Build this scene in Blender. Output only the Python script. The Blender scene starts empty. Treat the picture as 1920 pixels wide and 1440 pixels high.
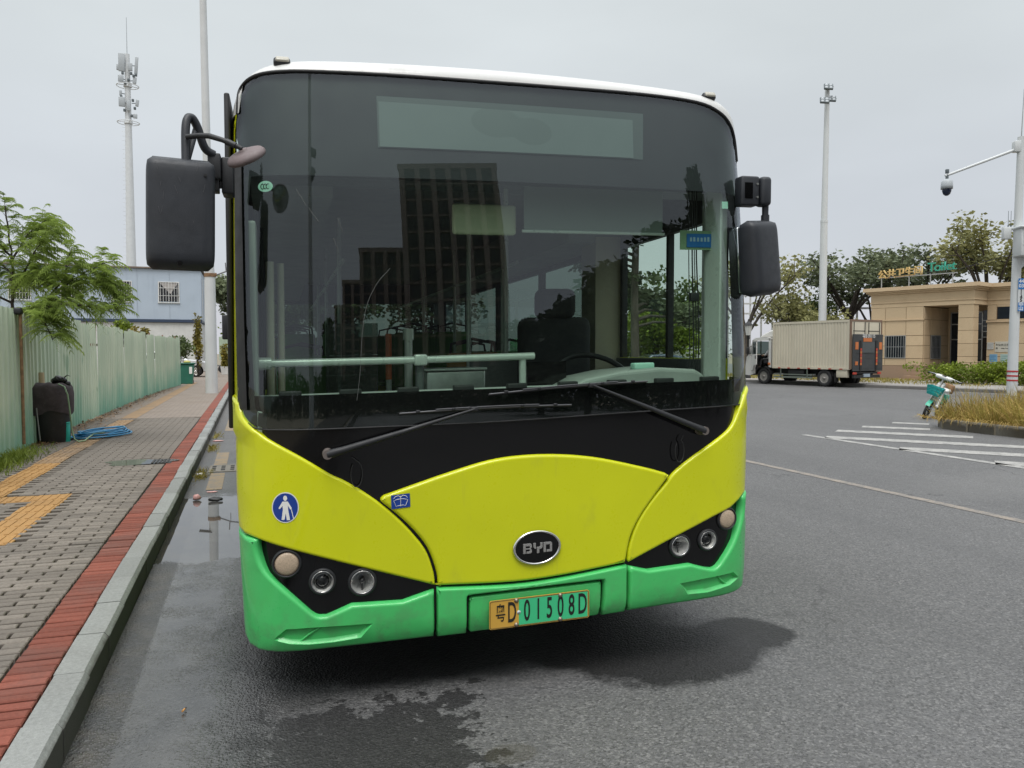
import bpy, bmesh, math, random
from mathutils import Vector, Matrix, noise
from mathutils.geometry import delaunay_2d_cdt

rnd = random.Random(7)
R = math.radians
sc = bpy.context.scene
col = sc.collection

# ---------------------------------------------------------------- camera
CAM_H = 1.55
cam = bpy.data.cameras.new("camera")
cam.sensor_width = 36.0
cam.lens = 27.0
cam.clip_start = 0.05
cam.clip_end = 2000
cam_o = bpy.data.objects.new("camera", cam)
col.objects.link(cam_o)
cam_o.location = (0, 0, CAM_H)
cam_o.rotation_euler = (R(90) - math.atan(60 / 1440), 0, -R(18.8))
sc.camera = cam_o

# ---------------------------------------------------------------- sky, sun, exposure
SUN_EL, SUN_AZ = R(64), R(200)          # azimuth clockwise from +Y: high behind the viewer
wd = bpy.data.worlds.new("World")
sc.world = wd
wd.use_nodes = True
wn, wl = wd.node_tree.nodes, wd.node_tree.links
bg = wn["Background"]
sky = wn.new("ShaderNodeTexSky")
sky.sky_type = 'NISHITA'
sky.sun_disc = False
sky.sun_elevation = SUN_EL
sky.sun_rotation = SUN_AZ
sky.dust_density = 4.0
skys = wn.new("ShaderNodeMixRGB"); skys.blend_type = 'MULTIPLY'; skys.inputs[0].default_value = 1.0
skys.inputs[2].default_value = (0.10, 0.10, 0.10, 1)
wl.new(sky.outputs[0], skys.inputs[1])
# the cloud deck: an even pale grey, lighter towards the zenith as under every overcast sky
tc = wn.new("ShaderNodeTexCoord")
sx = wn.new("ShaderNodeSeparateXYZ"); wl.new(tc.outputs["Generated"], sx.inputs[0])
ramp = wn.new("ShaderNodeValToRGB")
ramp.color_ramp.interpolation = 'EASE'
e = ramp.color_ramp.elements
e[0].position = 0.0; e[0].color = (0.62, 0.63, 0.675, 1)
e[1].position = 1.0; e[1].color = (2.30, 2.38, 2.45, 1)
m_ = ramp.color_ramp.elements.new(0.14); m_.color = (0.585, 0.618, 0.658, 1)
m_ = ramp.color_ramp.elements.new(0.40); m_.color = (0.645, 0.687, 0.697, 1)
m_ = ramp.color_ramp.elements.new(0.66); m_.color = (0.86, 0.90, 0.92, 1)
wl.new(sx.outputs[2], ramp.inputs[0])
cn = wn.new("ShaderNodeTexNoise"); cn.inputs["Scale"].default_value = 2.2; cn.inputs["Detail"].default_value = 4
mp = wn.new("ShaderNodeMapping"); mp.inputs["Scale"].default_value = (1, 1, 2.6)
wl.new(tc.outputs["Generated"], mp.inputs[0]); wl.new(mp.outputs[0], cn.inputs["Vector"])
cr = wn.new("ShaderNodeMapRange"); cr.inputs[1].default_value = 0.3; cr.inputs[2].default_value = 0.7
cr.inputs[3].default_value = 0.92; cr.inputs[4].default_value = 1.05
wl.new(cn.outputs[0], cr.inputs[0])
cm = wn.new("ShaderNodeMixRGB"); cm.blend_type = 'MULTIPLY'; cm.inputs[0].default_value = 1.0
wl.new(ramp.outputs[0], cm.inputs[1]); wl.new(cr.outputs[0], cm.inputs[2])
mx = wn.new("ShaderNodeMixRGB"); mx.inputs[0].default_value = 0.90
wl.new(skys.outputs[0], mx.inputs[1]); wl.new(cm.outputs[0], mx.inputs[2])
wl.new(mx.outputs[0], bg.inputs[0])
bg.inputs[1].default_value = 1.0

sun = bpy.data.lights.new("sun", 'SUN')
sun.energy = 1.5
sun.angle = R(30)
sun.color = (1.0, 0.97, 0.93)
sun_o = bpy.data.objects.new("sun", sun)
col.objects.link(sun_o)
sd = Vector((math.sin(SUN_AZ) * math.cos(SUN_EL), math.cos(SUN_AZ) * math.cos(SUN_EL), math.sin(SUN_EL)))
sun_o.rotation_euler = sd.to_track_quat('Z', 'Y').to_euler()
sun_o.location = (0, 0, 40)

sc.view_settings.view_transform = 'Standard'
sc.view_settings.look = 'None'
sc.view_settings.exposure = 0.22
sc.view_settings.gamma = 1.0
sc.view_settings.use_curve_mapping = False
sc.cycles.max_bounces = 6
sc.cycles.diffuse_bounces = 3
sc.cycles.glossy_bounces = 3
sc.cycles.transparent_max_bounces = 14
sc.cycles.caustics_reflective = False
sc.cycles.caustics_refractive = False

# ---------------------------------------------------------------- materials
MATS = {}

class NT:
    """small helper around a node tree"""
    def __init__(s, m):
        s.m = m; s.t = m.node_tree; s.n = s.t.nodes; s.l = s.t.links
        s.b = s.n["Principled BSDF"]
    def new(s, typ, **kw):
        nd = s.n.new(typ)
        for k, v in kw.items():
            setattr(nd, k, v)
        return nd
    def link(s, a, b): s.l.new(a, b)
    def coord(s, kind="Object"):
        return s.new("ShaderNodeTexCoord").outputs[kind]
    def pos(s):
        return s.new("ShaderNodeNewGeometry").outputs["Position"]
    def noise(s, vec, scale, detail=3, rough=0.55, stretch=None):
        if stretch:
            mp = s.new("ShaderNodeMapping"); mp.inputs["Scale"].default_value = stretch
            s.link(vec, mp.inputs[0]); vec = mp.outputs[0]
        nd = s.new("ShaderNodeTexNoise")
        nd.inputs["Scale"].default_value = scale; nd.inputs["Detail"].default_value = detail
        nd.inputs["Roughness"].default_value = rough
        s.link(vec, nd.inputs["Vector"])
        return nd.outputs[0]
    def vor(s, vec, scale, feature='F1', out=0):
        nd = s.new("ShaderNodeTexVoronoi"); nd.feature = feature
        nd.inputs["Scale"].default_value = scale; s.link(vec, nd.inputs["Vector"])
        return nd.outputs[out]
    def rng(s, v, a, b, c=0.0, d=1.0):
        nd = s.new("ShaderNodeMapRange")
        s.link(v, nd.inputs[0])
        for i, q in enumerate((a, b, c, d)): nd.inputs[i + 1].default_value = q
        return nd.outputs[0]
    def math(s, op, a, b=None, c=None):
        nd = s.new("ShaderNodeMath", operation=op)
        for i, q in enumerate((a, b, c)):
            if q is None: continue
            if isinstance(q, (int, float)): nd.inputs[i].default_value = q
            else: s.link(q, nd.inputs[i])
        return nd.outputs[0]
    def mix(s, f, a, b, mode='MIX'):
        nd = s.new("ShaderNodeMixRGB", blend_type=mode)
        for i, q in enumerate((f, a, b)):
            if isinstance(q, (int, float)): nd.inputs[i].default_value = q if i == 0 else (q, q, q, 1)
            elif isinstance(q, (tuple, list)): nd.inputs[i].default_value = (*q[:3], 1)
            else: s.link(q, nd.inputs[i])
        return nd.outputs[0]
    def bump(s, h, strength=0.3, dist=0.01):
        nd = s.new("ShaderNodeBump"); nd.inputs["Strength"].default_value = strength
        nd.inputs["Distance"].default_value = dist
        s.link(h, nd.inputs["Height"]); s.link(nd.outputs[0], s.b.inputs["Normal"])
        return nd
    def color(s, v): s.link(v, s.b.inputs["Base Color"])
    def rough(s, v): s.link(v, s.b.inputs["Roughness"])
    def sep(s, vec):
        nd = s.new("ShaderNodeSeparateXYZ"); s.link(vec, nd.inputs[0]); return nd.outputs

def base_mat(name, c=(0.5, 0.5, 0.5), rough=0.5, metal=0.0, spec=0.5, coat=0.0):
    m = bpy.data.materials.new(name); m.use_nodes = True
    b = m.node_tree.nodes["Principled BSDF"]
    b.inputs["Base Color"].default_value = (*c, 1)
    b.inputs["Roughness"].default_value = rough
    b.inputs["Metallic"].default_value = metal
    b.inputs["Specular IOR Level"].default_value = spec
    b.inputs["Coat Weight"].default_value = coat
    b.inputs["Coat Roughness"].default_value = 0.06
    return m

def mat(name, c=None, rough=0.5, metal=0.0, spec=0.5, coat=0.0, var=0.10, vs=3.0, grain=0.0, gs=200.0,
        dirt=None, dirt_amt=0.0, streak=False, rnd_tint=0.0):
    """plain painted / moulded material with gentle procedural unevenness"""
    if name in MATS: return MATS[name]
    m = base_mat(name, c, rough, metal, spec, coat)
    k = NT(m)
    v = k.coord()
    n1 = k.noise(v, vs, 4)
    lo = tuple(q * (1 - var) for q in c); hi = tuple(min(1, q * (1 + var)) for q in c)
    out = k.mix(k.rng(n1, 0.3, 0.7), lo, hi)
    if dirt_amt > 0:
        n2 = k.noise(v, vs * 2.3, 6, 0.7, (1, 1, 0.15) if streak else None)
        out = k.mix(k.rng(n2, 0.55, 0.75, 0, dirt_amt), out, dirt or (0.12, 0.10, 0.08))
    if rnd_tint > 0:
        oi = k.new("ShaderNodeObjectInfo")
        out = k.mix(1.0, out, k.rng(oi.outputs["Random"], 0, 1, 1 - rnd_tint, 1 + rnd_tint), 'MULTIPLY')
    k.color(out)
    k.rough(k.rng(k.noise(v, vs * 4, 3), 0.3, 0.7, max(0.02, rough * 0.85), min(1, rough * 1.15)))
    if grain > 0:
        k.bump(k.noise(v, gs, 2), grain, 0.002)
    MATS[name] = m
    return m

def glass_mat(name, tint=(0.8, 0.9, 0.85), refl=1.5, haze=0.0):
    """thin pane: clear tinted sheet with a mirror-like surface reflection"""
    if name in MATS: return MATS[name]
    m = bpy.data.materials.new(name); m.use_nodes = True
    t = m.node_tree; t.nodes.clear()
    out = t.nodes.new("ShaderNodeOutputMaterial")
    tr = t.nodes.new("ShaderNodeBsdfTransparent"); tr.inputs[0].default_value = (*tint, 1)
    gl = t.nodes.new("ShaderNodeBsdfGlossy"); gl.inputs["Roughness"].default_value = 0.0
    gl.inputs[0].default_value = (0.88, 0.93, 1.0, 1)
    lw = t.nodes.new("ShaderNodeLayerWeight")          # Schlick's law, the same from both sides of the pane
    pw_ = t.nodes.new("ShaderNodeMath"); pw_.operation = 'POWER'; pw_.inputs[1].default_value = 5.0
    t.links.new(lw.outputs["Facing"], pw_.inputs[0])
    f0 = 2.0 * ((refl - 1) / (refl + 1)) ** 2           # two surfaces
    mul = t.nodes.new("ShaderNodeMath"); mul.operation = 'MULTIPLY_ADD'; mul.use_clamp = True
    mul.inputs[1].default_value = 1 - f0; mul.inputs[2].default_value = f0
    t.links.new(pw_.outputs[0], mul.inputs[0])
    mi = t.nodes.new("ShaderNodeMixShader")
    t.links.new(mul.outputs[0], mi.inputs[0]); t.links.new(tr.outputs[0], mi.inputs[1]); t.links.new(gl.outputs[0], mi.inputs[2])
    last = mi.outputs[0]
    if haze > 0:
        df = t.nodes.new("ShaderNodeBsdfDiffuse"); df.inputs[0].default_value = (0.6, 0.62, 0.6, 1)
        m2 = t.nodes.new("ShaderNodeMixShader")
        tcn = t.nodes.new("ShaderNodeTexCoord"); nz = t.nodes.new("ShaderNodeTexNoise"); nz.inputs["Scale"].default_value = 2.0
        nz.inputs["Detail"].default_value = 6
        mr = t.nodes.new("ShaderNodeMapRange"); mr.inputs[1].default_value = 0.35; mr.inputs[2].default_value = 0.8
        mr.inputs[3].default_value = haze * 0.4; mr.inputs[4].default_value = haze * 1.8
        t.links.new(tcn.outputs["Object"], nz.inputs["Vector"]); t.links.new(nz.outputs[0], mr.inputs[0])
        t.links.new(mr.outputs[0], m2.inputs[0]); t.links.new(last, m2.inputs[1]); t.links.new(df.outputs[0], m2.inputs[2])
        last = m2.outputs[0]
    t.links.new(last, out.inputs[0])
    MATS[name] = m
    return m

# ---------------------------------------------------------------- mesh helpers
def tag(o, label=None, cat=None, group=None, kind=None):
    if label: o["label"] = label
    if cat: o["category"] = cat
    if group: o["group"] = group
    if kind: o["kind"] = kind
    return o

def empty(name, loc=(0, 0, 0), rz=0.0, label=None, cat=None, group=None, kind=None):
    o = bpy.data.objects.new(name, None)
    col.objects.link(o)
    o.location = loc; o.rotation_euler = (0, 0, rz)
    o.empty_display_size = 0.1
    return tag(o, label, cat, group, kind)

def rot_to(d):
    """3x3 matrix whose Z axis points along d"""
    return Vector(d).normalized().to_track_quat('Z', 'Y').to_matrix()

class MB:
    xform = None            # optional function applied to every vertex at build time
    def __init__(s):
        s.v = []; s.f = []; s.smooth = []
    def add(s, vs, fs, smooth=False, M=None):
        o = len(s.v)
        for p in vs:
            p = Vector(p)
            if M is not None: p = M @ p
            s.v.append(p)
        for f in fs:
            s.f.append([i + o for i in f]); s.smooth.append(smooth)
        return s
    def box(s, x0, x1, y0, y1, z0, z1, M=None):
        vs = [(x0, y0, z0), (x1, y0, z0), (x1, y1, z0), (x0, y1, z0), (x0, y0, z1), (x1, y0, z1), (x1, y1, z1), (x0, y1, z1)]
        fs = [(3, 2, 1, 0), (4, 5, 6, 7), (0, 1, 5, 4), (1, 2, 6, 5), (2, 3, 7, 6), (3, 0, 4, 7)]
        return s.add(vs, fs, False, M)
    def cbox(s, c, sz, M=None):
        return s.box(c[0] - sz[0] / 2, c[0] + sz[0] / 2, c[1] - sz[1] / 2, c[1] + sz[1] / 2, c[2] - sz[2] / 2, c[2] + sz[2] / 2, M)
    def rbox(s, c, sz, r, seg=3, M=None):
        """box with rounded edges (superellipsoid-free: bmesh bevel)"""
        bm = bmesh.new()
        bmesh.ops.create_cube(bm, size=1.0)
        for v in bm.verts: v.co = Vector((c[0] + v.co.x * sz[0], c[1] + v.co.y * sz[1], c[2] + v.co.z * sz[2]))
        bmesh.ops.bevel(bm, geom=list(bm.edges), offset=r, segments=seg, profile=0.5, affect='EDGES')
        bm.verts.index_update()
        s.add([v.co.copy() for v in bm.verts], [[v.index for v in f.verts] for f in bm.faces], True, M)
        bm.free()
        return s
    def cyl(s, p0, p1, r0, r1=None, n=12, caps=True, smooth=True):
        r1 = r0 if r1 is None else r1
        p0, p1 = Vector(p0), Vector(p1)
        m = rot_to(p1 - p0)
        vs, fs = [], []
        for p, r in ((p0, r0), (p1, r1)):
            for i in range(n):
                a = 2 * math.pi * i / n
                vs.append(p + m @ Vector((r * math.cos(a), r * math.sin(a), 0)))
        for i in range(n):
            j = (i + 1) % n
            fs.append((i, j, n + j, n + i))
        s.add(vs, fs, smooth)
        if caps:
            s.add(vs, [list(reversed(range(n))), [n + i for i in range(n)]], False)
        return s
    def tube(s, pts, r, n=8, closed=False, caps=True):
        pts = [Vector(p) for p in pts]
        rs = r if isinstance(r, (list, tuple)) else [r] * len(pts)
        k = len(pts); vs, fs = [], []
        up = None
        for i, p in enumerate(pts):
            a = pts[(i - 1) % k] if (closed or i > 0) else p
            b = pts[(i + 1) % k] if (closed or i < k - 1) else p
            d = (b - a)
            if d.length < 1e-9: d = Vector((0, 0, 1))
            d.normalize()
            if up is None:
                up = Vector((0, 0, 1)) if abs(d.z) < 0.9 else Vector((1, 0, 0))
            x = up.cross(d)
            if x.length < 1e-6: x = Vector((1, 0, 0)).cross(d)
            x.normalize(); y = d.cross(x); up = y
            for j in range(n):
                t = 2 * math.pi * j / n
                vs.append(p + x * (rs[i] * math.cos(t)) + y * (rs[i] * math.sin(t)))
        m = k if closed else k - 1
        for i in range(m):
            for j in range(n):
                a, b = i * n + j, i * n + (j + 1) % n
                c, d = ((i + 1) % k) * n + (j + 1) % n, ((i + 1) % k) * n + j
                fs.append((a, b, c, d))
        s.add(vs, fs, True)
        if caps and not closed:
            s.add(vs[:n] + vs[-n:], [list(reversed(range(n))), [n + j for j in range(n)]], False)
        return s
    def lathe(s, prof, n=20, M=None, smooth=True, caps=True):
        """profile of (r, z) turned about Z"""
        vs, fs = [], []
        for r, z in prof:
            for i in range(n):
                a = 2 * math.pi * i / n
                vs.append((r * math.cos(a), r * math.sin(a), z))
        for q in range(len(prof) - 1):
            for i in range(n):
                j = (i + 1) % n
                fs.append((q * n + i, q * n + j, (q + 1) * n + j, (q + 1) * n + i))
        s.add(vs, fs, smooth, M)
        if caps and prof[0][0] > 0.001: s.add(vs[:n], [list(reversed(range(n)))], False, M)
        if caps and prof[-1][0] > 0.001: s.add(vs[-n:], [list(range(n))], False, M)
        return s
    def prism(s, poly, axis, a, b, M=None, smooth=False):
        """2-D polygon extruded along axis ('x','y','z') from a to b; poly in the other two axes in order"""
        n = len(poly); vs = []
        for t in (a, b):
            for p, q in poly:
                vs.append({'x': (t, p, q), 'y': (p, t, q), 'z': (p, q, t)}[axis])
        fs = [list(range(n)), [n + i for i in reversed(range(n))]]
        fs += [(i, n + i, n + (i + 1) % n, (i + 1) % n) for i in range(n)]
        return s.add(vs, fs, smooth, M)
    def sphere(s, c, r, nu=14, nv=8, sq=(1, 1, 1), M=None):
        prof = [(max(1e-4, math.sin(math.pi * i / nv)) * r, -math.cos(math.pi * i / nv) * r) for i in range(nv + 1)]
        Mt = Matrix.Translation(c) @ Matrix.Diagonal((*sq, 1))
        return s.lathe(prof, nu, (M @ Mt) if M is not None else Mt)
    def mesh(s, name, fix=True):
        me = bpy.data.meshes.new(name)
        vs = [(s.xform(p) if s.xform else p) for p in s.v]
        me.from_pydata([tuple(p) for p in vs], [], s.f)
        me.polygons.foreach_set("use_smooth", s.smooth)
        if fix:
            bm = bmesh.new(); bm.from_mesh(me)
            bmesh.ops.recalc_face_normals(bm, faces=list(bm.faces))
            bm.to_mesh(me); bm.free()
        me.update()
        return me
    def build(s, name, m, parent=None, bevel=0.0, seg=2, fix=True, kind=None, label=None):
        me = s.mesh(name, fix)
        return link(name, me, m, parent, bevel, seg, kind, label)

def link(name, me, m, parent=None, bevel=0.0, seg=2, kind=None, label=None):
    o = bpy.data.objects.new(name, me)
    col.objects.link(o)
    if m is not None and len(me.materials) == 0: me.materials.append(m)
    if parent is not None: o.parent = parent
    if bevel > 0:
        bv = o.modifiers.new("bevel", 'BEVEL'); bv.width = bevel; bv.segments = seg; bv.limit_method = 'ANGLE'
        bv.angle_limit = R(40)
    if kind: o["kind"] = kind
    if label: o["label"] = label
    return o

def bus_mb():
    return MB()

def text_mesh(txt, size, depth=0.0, weight=0.0, align='CENTER', sx=1.0):
    cu = bpy.data.curves.new("lettering", 'FONT')
    cu.body = txt; cu.size = size; cu.extrude = depth; cu.offset = weight
    cu.align_x = align; cu.align_y = 'CENTER'
    cu.resolution_u = 4
    ob = bpy.data.objects.new("lettering_tmp", cu); col.objects.link(ob)
    dg = bpy.context.evaluated_depsgraph_get()
    me = bpy.data.meshes.new_from_object(ob.evaluated_get(dg))
    bpy.data.objects.remove(ob); bpy.data.curves.remove(cu)
    if sx != 1.0:
        for v in me.vertices: v.co.x *= sx
    return me

def copy_tree(o, parent=None):
    c = o.copy(); col.objects.link(c); c.parent = parent
    for ch in list(o.children): copy_tree(ch, c)
    return c

def arc(c, r, a0, a1, n, plane='xz'):
    out = []
    for i in range(n + 1):
        a = R(a0 + (a1 - a0) * i / n)
        p, q = r * math.cos(a), r * math.sin(a)
        out.append({'xz': (c[0] + p, c[1], c[2] + q), 'xy': (c[0] + p, c[1] + q, c[2]), 'yz': (c[0], c[1] + p, c[2] + q)}[plane])
    return out
# ================================================================ SETTING: road, kerb, pavement
def asphalt_material():
    m = base_mat("asphalt", (0.11, 0.11, 0.112), 0.66, spec=0.6)
    k = NT(m); P = k.pos(); X, Y, Z = k.sep(P)
    # broad patches and traffic wear
    wide = k.noise(P, 0.35, 4)
    fine = k.noise(P, 14, 4)
    stone = k.vor(P, 78, 'F1', 0)
    stone2 = k.vor(P, 95, 'F1', 1)
    c = k.mix(k.rng(wide, 0.3, 0.7), (0.088, 0.088, 0.089), (0.125, 0.125, 0.126))
    c = k.mix(k.rng(fine, 0.3, 0.7, 0, 0.5), c, (0.10, 0.098, 0.095))
    speck = k.sep(stone2)[0]
    c = k.mix(k.rng(speck, 0.70, 1.0, 0, 0.50), c, (0.25, 0.245, 0.24))
    c = k.mix(k.rng(speck, 0.38, 0.0, 0, 0.65), c, (0.035, 0.035, 0.035))
    # tyre tracks along the lane, hairline cracks, old patches
    trk = k.noise(P, 1.0, 4, 0.6, (1.6, 0.05, 1))
    c = k.mix(k.rng(trk, 0.48, 0.66, 0, 0.34), c, (0.075, 0.075, 0.076))
    ptc = k.noise(P, 0.12, 2)
    c = k.mix(k.rng(ptc, 0.56, 0.60, 0, 0.22), c, (0.19, 0.188, 0.182))
    wrp = k.new("ShaderNodeVectorMath", operation='ADD')
    k.link(P, wrp.inputs[0])
    nz_ = k.new("ShaderNodeTexNoise"); nz_.inputs["Scale"].default_value = 1.3; nz_.inputs["Detail"].default_value = 5; k.link(P, nz_.inputs["Vector"]); k.link(nz_.outputs[1], wrp.inputs[1])
    crk = k.vor(wrp.outputs[0], 0.32, 'DISTANCE_TO_EDGE', 0)
    crk = k.math('MULTIPLY', k.rng(crk, 0.004, 0.0015), k.rng(k.noise(P, 0.25, 2), 0.45, 0.6))
    c = k.mix(k.math('MULTIPLY', crk, 0.7), c, (0.02, 0.02, 0.02))
    # ---- wet marks and painted under-bus shade: an irregular edge from layered noise added to simple distances
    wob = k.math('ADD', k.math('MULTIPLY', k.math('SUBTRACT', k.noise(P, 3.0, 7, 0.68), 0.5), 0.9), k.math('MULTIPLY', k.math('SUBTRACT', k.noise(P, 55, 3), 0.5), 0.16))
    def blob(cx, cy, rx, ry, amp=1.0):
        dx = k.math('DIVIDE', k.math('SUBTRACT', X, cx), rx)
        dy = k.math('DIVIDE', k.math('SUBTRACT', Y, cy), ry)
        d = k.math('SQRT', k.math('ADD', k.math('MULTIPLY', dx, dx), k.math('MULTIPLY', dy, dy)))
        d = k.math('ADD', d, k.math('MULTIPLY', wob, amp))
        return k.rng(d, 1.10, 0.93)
    def smin(*a):
        r_ = a[0]
        for q in a[1:]: r_ = k.math('MAXIMUM', r_, q)
        return r_
    stain_and_shade = smin(blob(2.05, 3.42, 0.55, 0.36), blob(2.55, 3.55, 0.28, 0.24), blob(1.7, 3.75, 0.5, 0.4, 0.6), blob(1.0, 4.35, 1.35, 0.85, 0.5))  # last blob paints the shade under the bus front into the asphalt
    wob2 = k.math('MULTIPLY', k.math('SUBTRACT', k.noise(P, 7.5, 7, 0.72), 0.5), 3.6)
    d2 = k.math('ADD', k.math('ABSOLUTE', k.math('DIVIDE', k.math('SUBTRACT', X, 0.40), 0.50)), wob2)
    d2b = k.math('ADD', k.math('ABSOLUTE', k.math('DIVIDE', k.math('SUBTRACT', Y, 2.95), 0.42)), wob2)
    splash = k.math('MULTIPLY', k.rng(d2, 0.93, 0.84), k.rng(d2b, 0.93, 0.84))
    # gutter film: along the kerb, ragged towards the road
    gx = k.math('ADD', X, k.math('MULTIPLY', wob, 0.38))
    gut = k.math('MULTIPLY', k.rng(gx, 0.20, 0.02), k.rng(Y, 15.0, 11.0))
    damp = k.math('MULTIPLY', k.rng(k.math('ADD', X, k.math('MULTIPLY', wob, 0.8)), 0.60, 0.12), k.rng(Y, 20.0, 9.0))
    # standing water: full width between 6.1 and 8.9 m, and a thin sheet over the smooth strip nearer
    wy = k.math('ADD', Y, k.math('MULTIPLY', wob, 0.9))
    px_ = k.math('ADD', X, k.math('MULTIPLY', wob, 0.13))
    pool = k.math('MULTIPLY', k.math('MULTIPLY', k.rng(wy, 6.02, 6.10), k.rng(wy, 8.95, 8.75)), k.rng(px_, 0.00, -0.05))
    sheet = k.math('MULTIPLY', k.math('MULTIPLY', k.rng(X, -0.535, -0.515), k.rng(px_, -0.03, -0.20)), k.rng(wy, 6.4, 6.1))
    sheet = k.math('MULTIPLY', sheet, k.rng(k.noise(P, 2.6, 6, 0.65), 0.38, 0.60, 0.55, 1.0))
    strip = k.math('MULTIPLY', k.rng(X, -0.53, -0.515), k.rng(px_, -0.02, -0.30))
    dark = smin(stain_and_shade, k.math('MULTIPLY', splash, 0.9), k.math('MULTIPLY', gut, 0.75), k.math('MULTIPLY', damp, 0.55))
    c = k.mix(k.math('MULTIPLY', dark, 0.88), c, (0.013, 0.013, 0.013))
    # worn concrete-grey smear of old paint in the gutter
    c = k.mix(k.math('MULTIPLY', strip, k.rng(k.noise(P, 2.2, 5), 0.35, 0.65, 0.0, 0.30)), c, (0.15, 0.145, 0.135))
    mud = k.math('MULTIPLY', k.rng(X, -0.42, -0.62), k.rng(k.noise(P, 6, 5), 0.4, 0.7))
    c = k.mix(k.math('MULTIPLY', mud, 0.5), c, (0.10, 0.085, 0.065))
    oil = blob(0.93, 2.75, 0.10, 0.07, 0.7)
    c = k.mix(k.math('MULTIPLY', oil, 0.45), c, (0.05, 0.045, 0.03))
    k.color(c)
    water = smin(pool, k.math('MULTIPLY', sheet, 0.72))
    rough = k.mix(k.math('MULTIPLY', smin(k.math('MULTIPLY', stain_and_shade, 0.45), k.math('MULTIPLY', splash, 0.25), k.math('MULTIPLY', gut, 0.66)), 1.0), 0.70, 0.27)
    rough = k.mix(water, rough, 0.012)
    k.rough(rough)
    spec = k.math('SUBTRACT', k.rng(smin(water, k.math('MULTIPLY', gut, 0.7)), 0, 1, 0.55, 1.0), k.math('MULTIPLY', smin(stain_and_shade, splash), 0.28))
    k.link(spec, k.b.inputs["Specular IOR Level"])
    h = k.math('ADD', k.math('MULTIPLY', k.rng(stone, 0.0, 0.6, 1.0, 0.0), 1.0), k.math('MULTIPLY', k.noise(P, 38, 3), 1.2))
    bp = k.bump(h, 0.6, 0.009)
    k.link(k.rng(water, 0, 0.85, 0.62, 0.0), bp.inputs["Strength"])
    return m

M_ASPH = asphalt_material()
def sheet(name, x0, x1, y0, y1, z, m, kind="structure", nx=1, ny=1):
    b = MB()
    for i in range(nx):
        for j in range(ny):
            xa, xb = x0 + (x1 - x0) * i / nx, x0 + (x1 - x0) * (i + 1) / nx
            ya, yb = y0 + (y1 - y0) * j / ny, y0 + (y1 - y0) * (j + 1) / ny
            b.add([(xa, ya, z), (xb, ya, z), (xb, yb, z), (xa, yb, z)], [(0, 1, 2, 3)])
    return b.build(name, m, None, fix=False, kind=kind)

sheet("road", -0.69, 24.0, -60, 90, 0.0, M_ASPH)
M_EARTH = mat("dry_earth", (0.20, 0.17, 0.12), 0.9, var=0.25, vs=0.6, dirt=(0.10, 0.12, 0.05), dirt_amt=0.6)
sheet("ground", -500, 500, -500, 600, -0.03, M_EARTH)

# ---- painted markings
def paint_mat(name, c, wear=0.5):
    if name in MATS: return MATS[name]
    m = base_mat(name, c, 0.6)
    k = NT(m); P = k.pos()
    w = k.noise(P, 6, 6, 0.7)
    sp = k.sep(k.vor(P, 95, 'F1', 1))[0]
    f = k.math('ADD', k.rng(w, 0.42, 0.68, 0, wear), k.rng(sp, 0.55, 1.0, 0, wear * 0.7))
    k.color(k.mix(k.math('MINIMUM', f, 1.0), c, (0.12, 0.12, 0.12)))
    k.bump(sp, 0.2, 0.003)
    MATS[name] = m
    return m
M_WHITE_PAINT = paint_mat("white_road_paint", (0.40, 0.39, 0.365), 0.7)
M_PALE_PAINT = paint_mat("faded_lane_paint", (0.28, 0.235, 0.19), 0.9)
M_YELLOW_PAINT = paint_mat("worn_yellow_paint", (0.26, 0.18, 0.09), 0.8)

def strip_mark(name, pts, w, m, z=0.004):
    """painted bar along a polyline on the road; w = width or list of widths"""
    b = MB(); n = len(pts)
    ws = w if isinstance(w, (list, tuple)) else [w] * n
    vs = []
    for i, p in enumerate(pts):
        a = Vector(pts[max(0, i - 1)]); c = Vector(pts[min(n - 1, i + 1)])
        d = (c - a).normalized(); nn = Vector((-d.y, d.x))
        vs += [(p[0] + nn.x * ws[i] / 2, p[1] + nn.y * ws[i] / 2, z), (p[0] - nn.x * ws[i] / 2, p[1] - nn.y * ws[i] / 2, z)]
    b.add(vs, [(2 * i, 2 * i + 1, 2 * i + 3, 2 * i + 2) for i in range(n - 1)])
    return b.build(name, m, None, kind="structure")
strip_mark("lane_marking", [(6.66, -6), (6.66, 26)], 0.12, M_PALE_PAINT)
strip_mark("gutter_marking", [(-0.41, 9.2), (-0.41, 10.45)], 0.17, M_YELLOW_PAINT)
strip_mark("gutter_marking", [(-0.41, 11.2), (-0.41, 12.6)], 0.17, M_YELLOW_PAINT)
strip_mark("gutter_marking", [(-0.41, 16), (-0.41, 21)], 0.17, M_YELLOW_PAINT)
HATCH = [([(13.30, 13.2), (13.75, 12.65)], 0.36), ([(12.0, 12.7), (12.85, 11.8)], 0.40), ([(10.9, 12.2), (12.4, 10.45)], 0.42),
         ([(9.9, 11.35), (12.9, 8.0)], 0.42), ([(9.85, 9.62), (12.9, 6.2)], 0.42), ([(9.85, 7.95), (12.9, 4.5)], 0.42), ([(9.78, 11.8), (9.76, -5)], 0.16)]
for pts, w in HATCH:
    strip_mark("hatch_marking", pts, w, M_WHITE_PAINT, 0.005)

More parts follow.
